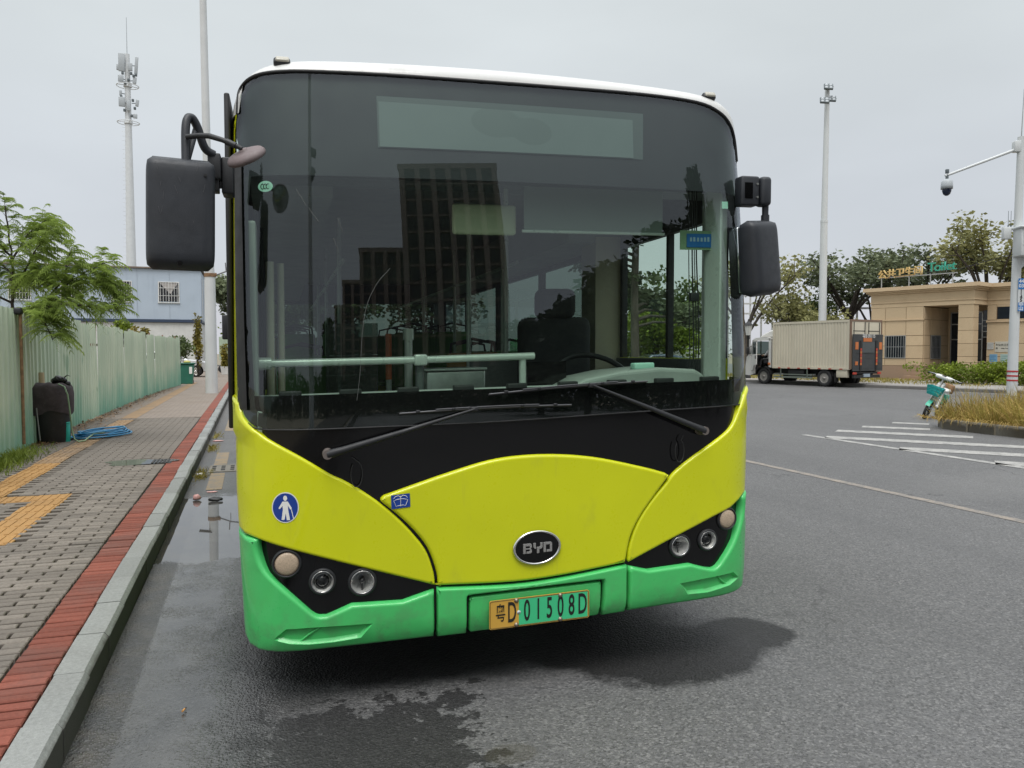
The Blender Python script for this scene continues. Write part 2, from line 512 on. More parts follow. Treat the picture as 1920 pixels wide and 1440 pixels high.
# ---- kerb stones, each its own piece
def stone_mat(name, c, joint=False, tint=0.12, grain=0.5, dirt=(0.12, 0.11, 0.10), da=0.35):
    if name in MATS: return MATS[name]
    m = base_mat(name, c, 0.8, spec=0.3)
    k = NT(m); P = k.pos()
    oi = k.new("ShaderNodeObjectInfo").outputs["Random"]
    big = k.noise(P, 1.6, 5, 0.6); fine = k.noise(P, 60, 3)
    sp = k.sep(k.vor(P, 260, 'F1', 1))[0]
    o = k.mix(k.rng(fine, 0.3, 0.7), tuple(q * 0.86 for q in c), tuple(min(1, q * 1.12) for q in c))
    o = k.mix(k.rng(sp, 0.5, 1, 0, 0.25), o, tuple(q * 0.5 for q in c))
    o = k.mix(1.0, o, k.rng(oi, 0, 1, 1 - tint, 1 + tint), 'MULTIPLY')
    o = k.mix(k.rng(big, 0.5, 0.75, 0, da), o, dirt)
    k.color(o)
    k.bump(k.noise(P, 140, 3), grain, 0.003)
    MATS[name] = m
    return m
M_KERB = stone_mat("granite_kerb", (0.255, 0.262, 0.252), tint=0.10, da=0.3, grain=0.8)
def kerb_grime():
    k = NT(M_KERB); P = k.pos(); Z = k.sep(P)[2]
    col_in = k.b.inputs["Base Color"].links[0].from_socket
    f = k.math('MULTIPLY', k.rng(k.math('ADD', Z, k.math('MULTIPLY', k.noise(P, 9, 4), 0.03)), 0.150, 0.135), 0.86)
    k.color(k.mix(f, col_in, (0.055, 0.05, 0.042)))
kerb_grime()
M_BRICK_GREY = stone_mat("grey_paver", (0.190, 0.166, 0.142), tint=0.20)
M_BRICK_RED = stone_mat("red_paver", (0.215, 0.066, 0.045), tint=0.22, da=0.4)
M_TILE_YEL = stone_mat("yellow_paver", (0.38, 0.215, 0.08), tint=0.10, da=0.3, dirt=(0.22, 0.15, 0.09))
M_TILE_YEL_OLD = stone_mat("faded_yellow_paver", (0.30, 0.20, 0.115), tint=0.12, da=0.6)
M_JOINT = stone_mat("joint_sand", (0.045, 0.040, 0.034), tint=0.0)

kerb = empty("kerb", (-0.765, 0, 0), kind="structure")
kb = MB()
prof = [(-0.065, -0.02), (0.072, -0.02), (0.072, 0.125), (0.052, 0.15), (-0.065, 0.15)]
kb.prism(prof, 'y', 0.0, 0.494)
kme = kb.mesh("kerb_stone"); kme.materials.append(M_KERB)
for i in range(-4, 76):
    o = link("kerb_stone", kme, None, kerb)
    o.location = (rnd.uniform(-0.004, 0.004), i * 0.5 + 0.25, rnd.uniform(-0.004, 0.003))
    o.rotation_euler = (rnd.uniform(-0.004, 0.004), rnd.uniform(-0.01, 0.01), rnd.uniform(-0.006, 0.006))

PZ = 0.15
walk = empty("sidewalk", (0, 0, 0), kind="structure")
MB().box(-3.6, -0.83, -60, 90, -0.02, PZ - 0.024).build("bedding", M_JOINT, walk)
def paver_mesh(lx, ly, h=0.04, ch=0.004, bumps=None):
    b = MB(); x, y = lx / 2, ly / 2
    vs = [(-x, -y, -h), (x, -y, -h), (x, y, -h), (-x, y, -h),
          (-x, -y, -ch), (x, -y, -ch), (x, y, -ch), (-x, y, -ch),
          (-x + ch, -y + ch, 0), (x - ch, -y + ch, 0), (x - ch, y - ch, 0), (-x + ch, y - ch, 0)]
    fs = [(8, 9, 10, 11)]
    for a in (0, 4):
        for i in range(4):
            j = (i + 1) % 4
            fs.append((a + i, a + j, a + 4 + j, a + 4 + i))
    b.add(vs, fs)
    if bumps == 'bar':                     # raised guiding bars of a tactile tile
        for i in range(4):
            cx = -x + (i + 0.5) * lx / 4
            b.box(cx - 0.016, cx + 0.016, -y + 0.02, y - 0.02, -0.002, 0.005)
    return b
ME_GREY = paver_mesh(0.213, 0.061, ch=0.005).mesh("paver"); ME_GREY.materials.append(M_BRICK_GREY)
ME_RED = paver_mesh(0.188, 0.060, ch=0.005).mesh("red_paver"); ME_RED.materials.append(M_BRICK_RED)
ME_YEL = paver_mesh(0.294, 0.294, bumps='bar').mesh("tactile_tile"); ME_YEL.materials.append(M_TILE_YEL)
ME_YELO = paver_mesh(0.294, 0.294, bumps='bar').mesh("tactile_tile"); ME_YELO.materials.append(M_TILE_YEL_OLD)
def sag(x, y):
    return 0.006 * noise.noise(Vector((x * 1.3, y * 0.9, 1.7))) - (0.010 * math.exp(-((x + 1.15) ** 2 / 0.05 + (y - 10.75) ** 2 / 0.3)))
def lay(name, me, x, y, j=1.0):
    if rnd.random() < 0.06: j = 2.6
    o = link(name, me, None, walk)
    o.location = (x + rnd.uniform(-0.003, 0.003) * j, y + rnd.uniform(-0.003, 0.003) * j, PZ + sag(x, y) + rnd.uniform(-0.0022, 0.0022) * j)
    o.rotation_euler = (rnd.uniform(-0.010, 0.010) * j, rnd.uniform(-0.010, 0.010) * j, rnd.uniform(-0.012, 0.012) * j)
    return o
# soldier course of red pavers beside the kerb
for i in range(0, 270):
    y = 0.5 + i * 0.076
    lay("red_paver", ME_RED, -0.930 + 0.010 * math.sin(y * 0.9) * min(1, y / 14), y)
# tactile guiding strips
tiles = []
for i in range(7): tiles.append((-1.83, 6.60 + 0.3 * i, 0))
for i in range(2): tiles.append((-2.13 - 0.3 * i, 8.40, 0))
for i in range(8): tiles.append((-2.43, 8.72 + 0.3 * i, 0))
for i in range(22): tiles.append((-2.45, 11.12 + 0.3 * i, 1))
for x, y, old in tiles: lay("tactile_tile", ME_YELO if old else ME_YEL, x, y)
def in_tile(x, y):
    if -1.99 < x < -1.67 and 6.42 < y < 8.58: return True
    if -2.58 < x < -1.67 and 8.24 < y < 8.58: return True
    if -2.61 < x < -2.27 and 8.55 < y < 17.6: return True
    return False
spots = []
row = 0
y = 1.0
while y < 17.8:
    off = 0.114 if row % 2 else 0.0
    for q in range(10):
        x = -1.147 - 0.228 * q - off
        if x < -3.15 or in_tile(x, y): continue
        spots.append((x, y))
    y += 0.078; row += 1
vis = [p for p in spots if p[0] > -0.285 * p[1] - 0.1 and p[1] > 3.0]
vis.sort(key=lambda p: p[1])
near = set(vis[:298])
rest = MB()
src = paver_mesh(0.213, 0.061, ch=0.005)
for p in spots:
    if p in near:
        lay("paver", ME_GREY, *p)
    else:
        T = Matrix.Translation((p[0], p[1], PZ + sag(*p) + rnd.uniform(-0.0022, 0.0022))) @ Matrix.Rotation(rnd.uniform(-0.012, 0.012), 4, 'Z') @ Matrix.Rotation(rnd.uniform(-0.01, 0.01), 4, 'X')
        rest.add(src.v, src.f, False, T)
# cut pieces that fill every other row beside the red course
half = paver_mesh(0.100, 0.061, ch=0.005)
for r_ in range(215):
    yy = 1.0 + r_ * 0.078
    if r_ % 2: rest.add(half.v, half.f, False, Matrix.Translation((-1.090, yy, PZ + sag(-1.08, yy))))
rest.build("paver_field", M_BRICK_GREY, walk, fix=False, kind="stuff")
# farther on the pieces are finer than the picture: one sheet with the same bond in its material
def far_paver_mat():
    m = base_mat("far_pavers", (0.2, 0.18, 0.16), 0.85)
    k = NT(m); P = k.pos()
    br = k.new("ShaderNodeTexBrick")
    br.inputs["Scale"].default_value = 1.0; br.inputs["Brick Width"].default_value = 0.228; br.inputs["Row Height"].default_value = 0.078
    br.inputs["Mortar Size"].default_value = 0.006; br.inputs["Color1"].default_value = (0.205, 0.165, 0.135, 1)
    br.inputs["Color2"].default_value = (0.25, 0.205, 0.17, 1); br.inputs["Mortar"].default_value = (0.09, 0.08, 0.07, 1)
    k.link(P, br.inputs["Vector"])
    c = k.mix(k.rng(k.noise(P, 0.8, 5), 0.45, 0.75, 0, 0.5), br.outputs[0], (0.16, 0.12, 0.085))
    k.color(c)
    return m
b = MB(); b.box(-3.6, -1.03, 17.85, 80, 0.0, PZ); b.build("far_paving", far_paver_mat(), walk)
b = MB(); b.box(-1.028, -0.835, 21.0, 60, 0.0, PZ + 0.001); b.build("far_red_course", M_BRICK_RED, walk)
b = MB(); b.box(-2.6, -2.3, 17.9, 38, 0.0, PZ + 0.003); b.build("far_tactile_strip", M_TILE_YEL_OLD, walk)

# rain puddle on the pavement with its drain cover
def water_mat():
    m = base_mat("puddle_water", (0.03, 0.03, 0.028), 0.03, spec=0.9)
    return m
M_WATER = water_mat()
b = MB(); n = 26; cx, cy = -1.36, 10.72
ring = []
for i in range(n):
    a = 2 * math.pi * i / n
    rr = 1 + 0.16 * math.sin(3 * a + 1) + 0.09 * math.sin(5 * a)
    ring.append((cx + 0.40 * rr * math.cos(a), cy + 0.26 * rr * math.sin(a), PZ + 0.004))
b.add(ring, [list(range(n))]); b.build("puddle", M_WATER, None, fix=False, kind="structure")
M_IRON = mat("cast_iron", (0.05, 0.048, 0.046), 0.6, 0.6, grain=0.3)
dr = empty("drain_cover", (-1.10, 10.72, PZ), label="small dark drain cover in the puddle on the pavement", cat="drain cover")
MB().box(-0.13, 0.13, -0.20, 0.20, -0.05, 0.002).build("frame", M_IRON, dr)
for i in range(5): MB().box(-0.10 + 0.042 * i, -0.075 + 0.042 * i, -0.17, 0.17, -0.01, 0.010).build("bar", M_IRON, dr)
# slotted gutter grate in the road
M_CONC = stone_mat("old_concrete", (0.20, 0.185, 0.165), tint=0.0, da=0.6)
M_VOID = mat("drain_void", (0.008, 0.008, 0.008), 0.9)
gt = empty("gutter_grate", (-0.33, 10.85, 0.0), label="slotted concrete grate in the gutter beside the kerb", cat="drain grate")
MB().box(-0.21, 0.37, -0.30, 0.28, -0.05, 0.012).build("slab", M_CONC, gt, bevel=0.006)
for i in range(5):
    for j in range(3):
        MB().box(-0.17 + 0.115 * i, -0.12 + 0.115 * i, -0.22 + 0.16 * j, -0.12 + 0.16 * j, 0.0, 0.0135).build("slot", M_VOID, gt)
# ================================================================ THE BUS
BW = 2.56
BUS_TILT = math.tan(R(1.25))          # the road falls towards the kerb
BUS_LEN = 8.6
def bx(p): return Vector((p[0], p[1], p[2] + p[0] * BUS_TILT))
class BB(MB):
    xform = staticmethod(bx)
def tt(x): return min(1.0, abs(x - BW / 2) / (BW / 2))
def roofz(x):
    t = tt(x); return 2.882 - 0.04 * t * t - 0.24 * (1 - max(0.0, 1 - t ** 13) ** (1 / 2.2))
def plan(x):
    t = tt(x); return 0.03 * t * t + 0.30 * (1 - max(0.0, 1 - t ** 12.8) ** (1 / 2.2))
def prof_(x, z):
    l = 0.15 * ((z - 1.0) / 1.7) ** 2 if z > 1.0 else 0.0
    q = (z - (roofz(x) - 0.10)) / 0.10
    if q > 0: l += 0.22 * (1 - math.sqrt(max(0.0, 1 - min(1, q) ** 2.6)))
    if z < 0.34: l += 0.05 * ((0.34 - z) / 0.08) ** 2 * 0.5
    return l
def sf(x, z): return plan(x) + prof_(x, z)
def sp(x, z, off=0.0):
    """point on the front skin, off metres proud of it"""
    x = min(max(x, 0.0), BW)
    e = 0.004
    xa, xb = max(0.0, x - e), min(BW, x + e)
    dx = (sf(xb, z) - sf(xa, z)) / (xb - xa); dz = (sf(x, z + e) - sf(x, z - e)) / (2 * e)
    n = Vector((dx, -1.0, dz)).normalized()
    if z < 1.2 and off > 0: off *= max(0.12, min(1.0, -n.y * 1.3 - 0.3 + 0.0))      # panels thin out round the corners
    tk_ = 0.030 * max(0.0, (0.95 - z) / 0.7) * tt(x) ** 10 * (1 if x < BW / 2 else -1)   # lower corners tuck in
    return Vector((x + tk_, sf(x, z), z)) + n * off

def dens(pts, step):
    out = []
    n = len(pts)
    for i in range(n):
        a, b = Vector(pts[i]), Vector(pts[(i + 1) % n])
        k = max(1, int((b - a).length / step))
        for q in range(k): out.append(a.lerp(b, q / k))
    return out
def spline(pts, n=6):
    """open Catmull-Rom through 2-D points"""
    P = [Vector(p) for p in pts]; out = []
    for i in range(len(P) - 1):
        a = P[i - 1] if i else P[0] * 2 - P[1]
        b, c = P[i], P[i + 1]
        d = P[i + 2] if i + 2 < len(P) else P[-1] * 2 - P[-2]
        for q in range(n):
            t = q / n
            out.append(0.5 * ((2 * b) + (c - a) * t + (2 * a - 5 * b + 4 * c - d) * t * t + (3 * b - a - 3 * c + d) * t ** 3))
    out.append(P[-1])
    return out
def area2(p): return sum(p[i].x * p[(i + 1) % len(p)].y - p[(i + 1) % len(p)].x * p[i].y for i in range(len(p))) / 2
def inset(poly, d):
    n = len(poly); s = 1 if area2(poly) > 0 else -1
    out = []
    for i in range(n):
        a, b, c = poly[i - 1], poly[i], poly[(i + 1) % n]
        e1 = (b - a); e2 = (c - b)
        if e1.length < 1e-9 or e2.length < 1e-9: out.append(b.copy()); continue
        e1.normalize(); e2.normalize()
        n1 = Vector((-e1.y, e1.x)) * s; n2 = Vector((-e2.y, e2.x)) * s
        m = n1 + n2
        if m.length < 0.2: out.append(b.copy()); continue
        m.normalize()
        out.append(b + m * (d / max(0.5, m.dot(n1))))
    return out
def inside(p, poly):
    c = False; j = len(poly) - 1
    for i in range(len(poly)):
        a, b = poly[i], poly[j]
        if (a.y > p.y) != (b.y > p.y) and p.x < (b.x - a.x) * (p.y - a.y) / (b.y - a.y) + a.x: c = not c
        j = i
    return c
def tess(poly, res, hole=None):
    """triangles filling a 2-D outline, with interior points"""
    xs = [p.x for p in poly]; ys = [p.y for p in poly]
    pts = [p.copy() for p in poly]
    nb = len(poly)
    gx = min(xs) + res / 2
    while gx < max(xs):
        gy = min(ys) + res / 2
        while gy < max(ys):
            q = Vector((gx, gy))
            if inside(q, poly):
                ok = min((q - b).length_squared for b in poly) > (res * 0.45) ** 2
                if ok: pts.append(q)
            gy += res
        gx += res
    ed = []
    holes = [] if not hole else (hole if isinstance(hole[0], list) else [hole])
    for hl in holes:
        pts = [p for i, p in enumerate(pts) if i < nb or min((p - h).length for h in hl) > res * 0.3]
    for hl in holes:
        h0 = len(pts); pts += [h.copy() for h in hl]
        ed += [(h0 + i, h0 + (i + 1) % len(hl)) for i in range(len(hl))]
    v, e, f, *_ = delaunay_2d_cdt([Vector((p.x, p.y)) for p in pts], ed, [list(range(nb))], 1, 1e-6)
    for hl in holes: f = [t for t in f if not inside(sum((v[i] for i in t), Vector((0, 0))) / len(t), hl)]
    return v, f
def panel(name, outline, m, parent, th=0.012, edge=0.008, base=0.0, res=0.06, step=0.03, drop=0.02, label=None, hole=None):
    """moulded body panel lying on the front skin: rolled edge all round and a filled face"""
    L = dens([Vector(p) for p in outline], step)
    if area2(L) < 0: L.reverse()
    b = BB(); n = len(L)
    loops = [(L, base - drop), (L, base + th * 0.35), (inset(L, edge * 0.25), base + th * 0.75), (inset(L, edge * 0.62), base + th * 0.95), (inset(L, edge), base + th), (inset(L, edge + 0.004), base + th)]
    vs = []
    for lp, off in loops: vs += [sp(p.x, p.y, off) for p in lp]
    fs = []
    for q in range(len(loops) - 1):
        for i in range(n):
            j = (i + 1) % n
            fs.append((q * n + i, q * n + j, (q + 1) * n + j, (q + 1) * n + i))
    b.add(vs, fs, True)
    v2, f2 = tess(loops[-1][0], res, hole)
    b.add([sp(p.x, p.y, base + th) for p in v2], [list(f) for f in f2], True)
    me = b.mesh(name, False)
    bm = bmesh.new(); bm.from_mesh(me)
    bmesh.ops.remove_doubles(bm, verts=list(bm.verts), dist=0.0004)
    bmesh.ops.recalc_face_normals(bm, faces=list(bm.faces))
    # keep the outward side outward
    s_ = sum(f.normal.y * f.calc_area() for f in bm.faces)
    if s_ > 0: bmesh.ops.reverse_faces(bm, faces=list(bm.faces))
    bm.to_mesh(me); bm.free()
    return link(name, me, m, parent, label=label)
def skin(name, outline, m, parent, off=0.0, res=0.06, step=0.03, smooth=True, label=None):
    """thin sheet following the front skin"""
    L = dens([Vector(p) for p in outline], step)
    v2, f2 = tess(L, res)
    b = BB(); b.add([sp(p.x, p.y, off) for p in v2], [list(f) for f in f2], smooth)
    me = b.mesh(name, False)
    bm = bmesh.new(); bm.from_mesh(me)
    bmesh.ops.recalc_face_normals(bm, faces=list(bm.faces))
    if sum(f.normal.y * f.calc_area() for f in bm.faces) > 0: bmesh.ops.reverse_faces(bm, faces=list(bm.faces))
    bm.to_mesh(me); bm.free()
    return link(name, me, m, parent, label=label)

# ---- bus materials
def paint(name, c, rough=0.32, dirt=0.12, coat=0.35):
    if name in MATS: return MATS[name]
    m = base_mat(name, c, rough, spec=0.4, coat=coat)
    k = NT(m); v = k.coord()
    n1 = k.noise(v, 2.0, 5); n2 = k.noise(v, 9, 6, 0.7, (1, 1, 0.35)); n3 = k.noise(v, 70, 3)
    o = k.mix(k.rng(n1, 0.3, 0.7), tuple(q * 0.955 for q in c), tuple(min(1, q * 1.04) for q in c))
    o = k.mix(k.rng(n2, 0.58, 0.80, 0, dirt), o, (0.16, 0.14, 0.10))
    Z = k.sep(v)[2]
    low = k.math('MULTIPLY', k.rng(Z, 0.55, 0.25), k.rng(k.noise(v, 14, 5), 0.45, 0.7))
    o = k.mix(k.math('MULTIPLY', low, 0.5), o, (0.12, 0.11, 0.09))
    stk = k.noise(v, 30, 5, 0.7, (1, 1, 0.05))
    o = k.mix(k.rng(stk, 0.62, 0.80, 0, dirt * 1.1), o, (0.22, 0.20, 0.13))
    spk = k.vor(v, 42, 'F1', 0)
    o = k.mix(k.math('MULTIPLY', k.rng(spk, 0.07, 0.04), k.rng(k.noise(v, 5, 2), 0.5, 0.6, 0, 0.5)), o, (0.07, 0.06, 0.04))
    k.color(o)
    k.rough(k.rng(k.math('ADD', k.math('MULTIPLY', n3, 0.5), k.math('MULTIPLY', n2, 0.5)), 0.35, 0.65, rough * 0.7, rough * 1.5))
    k.bump(k.noise(v, 220, 2), 0.03, 0.001)
    MATS[name] = m
    return m
M_YEL = paint("bus_yellow", (0.64, 0.68, 0.006), dirt=0.18, coat=0.5)
M_GRN = paint("bus_green", (0.070, 0.54, 0.145), 0.36, dirt=0.2, coat=0.4)
M_WHT = paint("bus_white", (0.62, 0.62, 0.60), 0.35, 0.2)
M_BLK = mat("gloss_black", (0.0035, 0.0035, 0.004), 0.10, spec=0.42, var=0.2)
M_BLKM = mat("matt_black", (0.018, 0.019, 0.021), 0.55, grain=0.15)
M_RUB = mat("black_rubber", (0.014, 0.014, 0.015), 0.6)
M_MIRP = mat("mirror_plastic", (0.022, 0.025, 0.031), 0.52, var=0.18, vs=9, dirt=(0.10, 0.10, 0.11), dirt_amt=0.10, grain=0.25, gs=320)
M_GLASS = glass_mat("windscreen_glass", (0.74, 0.86, 0.78), 1.44, 0.005)
M_TINTGLASS = glass_mat("tinted_side_glass", (0.13, 0.165, 0.15), 1.45)
M_SIDEGLASS = glass_mat("side_glass", (0.84, 0.90, 0.86), 1.40)
M_CHROME = mat("chrome", (0.78, 0.77, 0.75), 0.12, 1.0, var=0.03)
M_STEEL = mat("brushed_steel", (0.42, 0.43, 0.41), 0.35, 0.85, var=0.1, vs=20)
M_RAIL = mat("rail_paint", (0.62, 0.66, 0.62), 0.3, 0.2, var=0.04)
M_TRIM = mat("grey_trim", (0.34, 0.36, 0.34), 0.55, var=0.06)
M_TRIMD = mat("dark_trim", (0.09, 0.10, 0.10), 0.6)
M_CREAM = mat("cream_pole", (0.46, 0.42, 0.32), 0.45, var=0.06)

bus = empty("city_bus", (-0.078, 3.35, 0), R(-2.2), "yellow and green city bus with black windscreen surround parked beside the kerb", "bus")

# traced outlines: (across, up) in metres on the front skin
YL = [(0.0, 0.772), (0.0368, 0.763), (0.0907, 0.7534), (0.8442, 0.4936)] + spline([(0.8442, 0.4936), (0.8373, 0.5545), (0.8041, 0.6513), (0.7452, 0.7353), (0.6683, 0.8207), (0.5979, 0.8848), (0.522, 0.9429), (0.4502, 0.9894), (0.3924, 1.0206), (0.283, 1.094), (0.1451, 1.1786), (0.0821, 1.2277), (0.0392, 1.2763), (0.022, 1.33)])[1:] + [(0.0, 1.36)]
YR = [(BW, 1.33), (2.50, 1.31)] + spline([(2.465, 1.285), (2.4259, 1.2231), (2.3852, 1.1585), (2.341, 1.1079), (2.2512, 1.0534), (2.1209, 0.9812), (2.0289, 0.9192), (1.9767, 0.8628), (1.8963, 0.7803), (1.8283, 0.6835), (1.7880, 0.5775), (1.7790, 0.5136)]) + [(1.7861, 0.5021), (1.9882, 0.5808), (2.2561, 0.6796), (2.3576, 0.7115), (2.447, 0.7598), (BW, 0.80)]
YC = spline([(0.618, 0.9159), (0.9064, 0.9976), (1.1295, 1.0464), (1.3608, 1.0528), (1.6035, 1.0247), (1.8559, 0.9624), (1.979, 0.9253)]) + spline([(1.990, 0.918), (1.9984, 0.9004), (1.9269, 0.8154), (1.8494, 0.7193), (1.7973, 0.623), (1.7700, 0.500)])[0:] + spline([(1.762, 0.4986), (1.4424, 0.4729), (1.2062, 0.4674), (0.9046, 0.4848), (0.862, 0.4889)])[0:] + spline([(0.8538, 0.4950), (0.8464, 0.5538), (0.8133, 0.6507), (0.7579, 0.7343), (0.6773, 0.8202), (0.6096, 0.8808), (0.6018, 0.9023)])
def gap_in(poly, d):
    L = [Vector(p) for p in poly]
    return [tuple(p) for p in inset(dens(L, 0.03), d)]

# black front skin underneath (fascia, lamp housings, panel gaps)
LAMPS = [(0.2103, 0.6441, 0.050, 'signal'), (0.3576, 0.5564, 0.046, 'projector'), (0.5266, 0.5388, 0.050, 'beam'),
         (2.3460, 0.658, 0.047, 'signal'), (2.2282, 0.564, 0.044, 'projector'), (2.0682, 0.5517, 0.047, 'beam')]
def ux(x): return math.acos(max(-1, min(1, (BW / 2 - x) / (BW / 2)))) / math.pi * 2.0        # finer spacing towards the corners
def xu(u): return BW / 2 - math.cos(math.pi * u / 2.0) * BW / 2
holes_ = [[Vector((ux(x + r * 1.05 * math.cos(2 * math.pi * i / 24)), z + r * 1.05 * math.sin(2 * math.pi * i / 24))) for i in range(24)] for x, z, r, kd in LAMPS if kd != 'signal']
v2, f2 = tess(dens([Vector((0, 0.268)), Vector((2.0, 0.268)), Vector((2.0, 1.36)), Vector((0, 1.36))], 0.04), 0.04, holes_)
blk = BB(); blk.add([sp(xu(p.x), p.y, -0.018 if (p.x < 0.30 or p.x > 1.70) else -0.004) for p in v2], [list(f) for f in f2], True); blk.build("front_fascia", M_BLK, bus)

panel("side_panel", YL, M_YEL, bus, 0.016, 0.012)
panel("side_panel", YR, M_YEL, bus, 0.016, 0.012)
hood = panel("hood_panel", gap_in(YC, 0.004), M_YEL, bus, 0.020, 0.014)
# green bumper: corner pieces and centre piece
CL = [(0.0935, 0.7481)] + spline([(0.0935, 0.7481), (0.096, 0.6999), (0.1138, 0.6437), (0.1495, 0.5931), (0.2575, 0.4861), (0.3243, 0.4225), (0.3613, 0.4127), (0.3866, 0.4165), (0.4803, 0.4500)], 5)[1:] + [(0.6988, 0.4409), (0.838, 0.4767)]
CR = spline([(2.447, 0.7567), (2.4436, 0.6736), (2.3823, 0.5525), (2.3178, 0.4722), (2.2686, 0.4275), (2.2193, 0.4283), (2.1175, 0.4605)], 5) + [(1.8862, 0.4559), (1.7855, 0.485)]
GL = [(0.0, 0.757), (0.045, 0.752)] + CL + [(0.842, 0.2655), (0.4211, 0.2685), (0.2058, 0.2672), (0.0892, 0.268), (0.04, 0.272), (0.0, 0.285)]
GR = [(BW, 0.785), (2.50, 0.775)] + CR + [(1.782, 0.2705), (2.0384, 0.2735), (2.3207, 0.275), (2.47, 0.283), (BW, 0.295)]
INL = [(0.1554, 0.3271), (0.2071, 0.3700), (0.30, 0.3700), (0.5678, 0.3600), (0.560, 0.350), (0.5169, 0.3080), (0.40, 0.3015), (0.2987, 0.3023), (0.22, 0.310)]
INR = [(2.0553, 0.3731), (2.20, 0.3810), (2.3725, 0.3872), (2.415, 0.352), (2.35, 0.328), (2.2208, 0.3136), (2.1008, 0.3174)]
panel("bumper_corner", GL, M_GRN, bus, 0.030, 0.015, hole=dens([Vector(p) for p in INL], 0.02))
panel("bumper_corner", GR, M_GRN, bus, 0.030, 0.015, hole=dens([Vector(p) for p in INR], 0.02))
GC = spline([(0.852, 0.483), (0.9046, 0.4788), (1.2062, 0.4604), (1.4424, 0.4659), (1.772, 0.493)]) + [(1.772, 0.2705), (1.646, 0.2675)] + spline([(1.650, 0.30), (1.652, 0.420), (1.642, 0.434), (1.62, 0.436)], 4) + [(1.01, 0.434)] + spline([(0.998, 0.432), (0.988, 0.420), (0.988, 0.30)], 4) + [(0.990, 0.2635), (0.852, 0.2655)]
panel("bumper_centre", GC, M_GRN, bus, 0.032, 0.010)
REC = spline([(0.9994, 0.2716), (0.9994, 0.4085), (1.003, 0.420), (1.0129, 0.4243)], 4) + [(1.6224, 0.4261)] + spline([(1.632, 0.424), (1.640, 0.412), (1.638, 0.2709)], 4) + [(1.6263, 0.2641), (1.0095, 0.2609)]
panel("plate_panel", REC, M_GRN, bus, 0.020, 0.006)

# air-intake dimples in the bumper corners
M_GRND = M_GRN
def intake(pts, split):
    """sunk pocket behind the opening in the bumper skin"""
    D = dens([Vector(p) for p in pts], 0.02)
    if area2(D) < 0: D.reverse()
    b = BB(); n = len(D)
    loops = [(D, 0.0300), (inset(D, 0.002), 0.0275), (inset(D, 0.009), 0.0105), (inset(D, 0.011), 0.0095)]
    vs = []
    for lp, o in loops: vs += [sp(p.x, p.y, o) for p in lp]
    fs = [(q * n + i, q * n + (i + 1) % n, (q + 1) * n + (i + 1) % n, (q + 1) * n + i) for q in range(3) for i in range(n)]
    b.add(vs, fs, True)
    v2, f2 = tess(loops[-1][0], 0.04)
    b.add([sp(p.x, p.y, 0.0095) for p in v2], [list(f) for f in f2], True)
    o = b.build("intake", M_GRN, bus, fix=True)
    c = BB(); q = [sp(*split[0], 0.012), sp(*split[1], 0.012)]
    mid = sp((split[0][0] + split[1][0]) / 2 - 0.008, (split[0][1] + split[1][1]) / 2, 0.016)
    c.tube([q[0], mid, q[1]], 0.005, 6); c.build("rib", M_GRN, o)
intake(INL, [(0.345, 0.362), (0.262, 0.309)])
intake(INR, [(2.285, 0.378), (2.335, 0.333)])

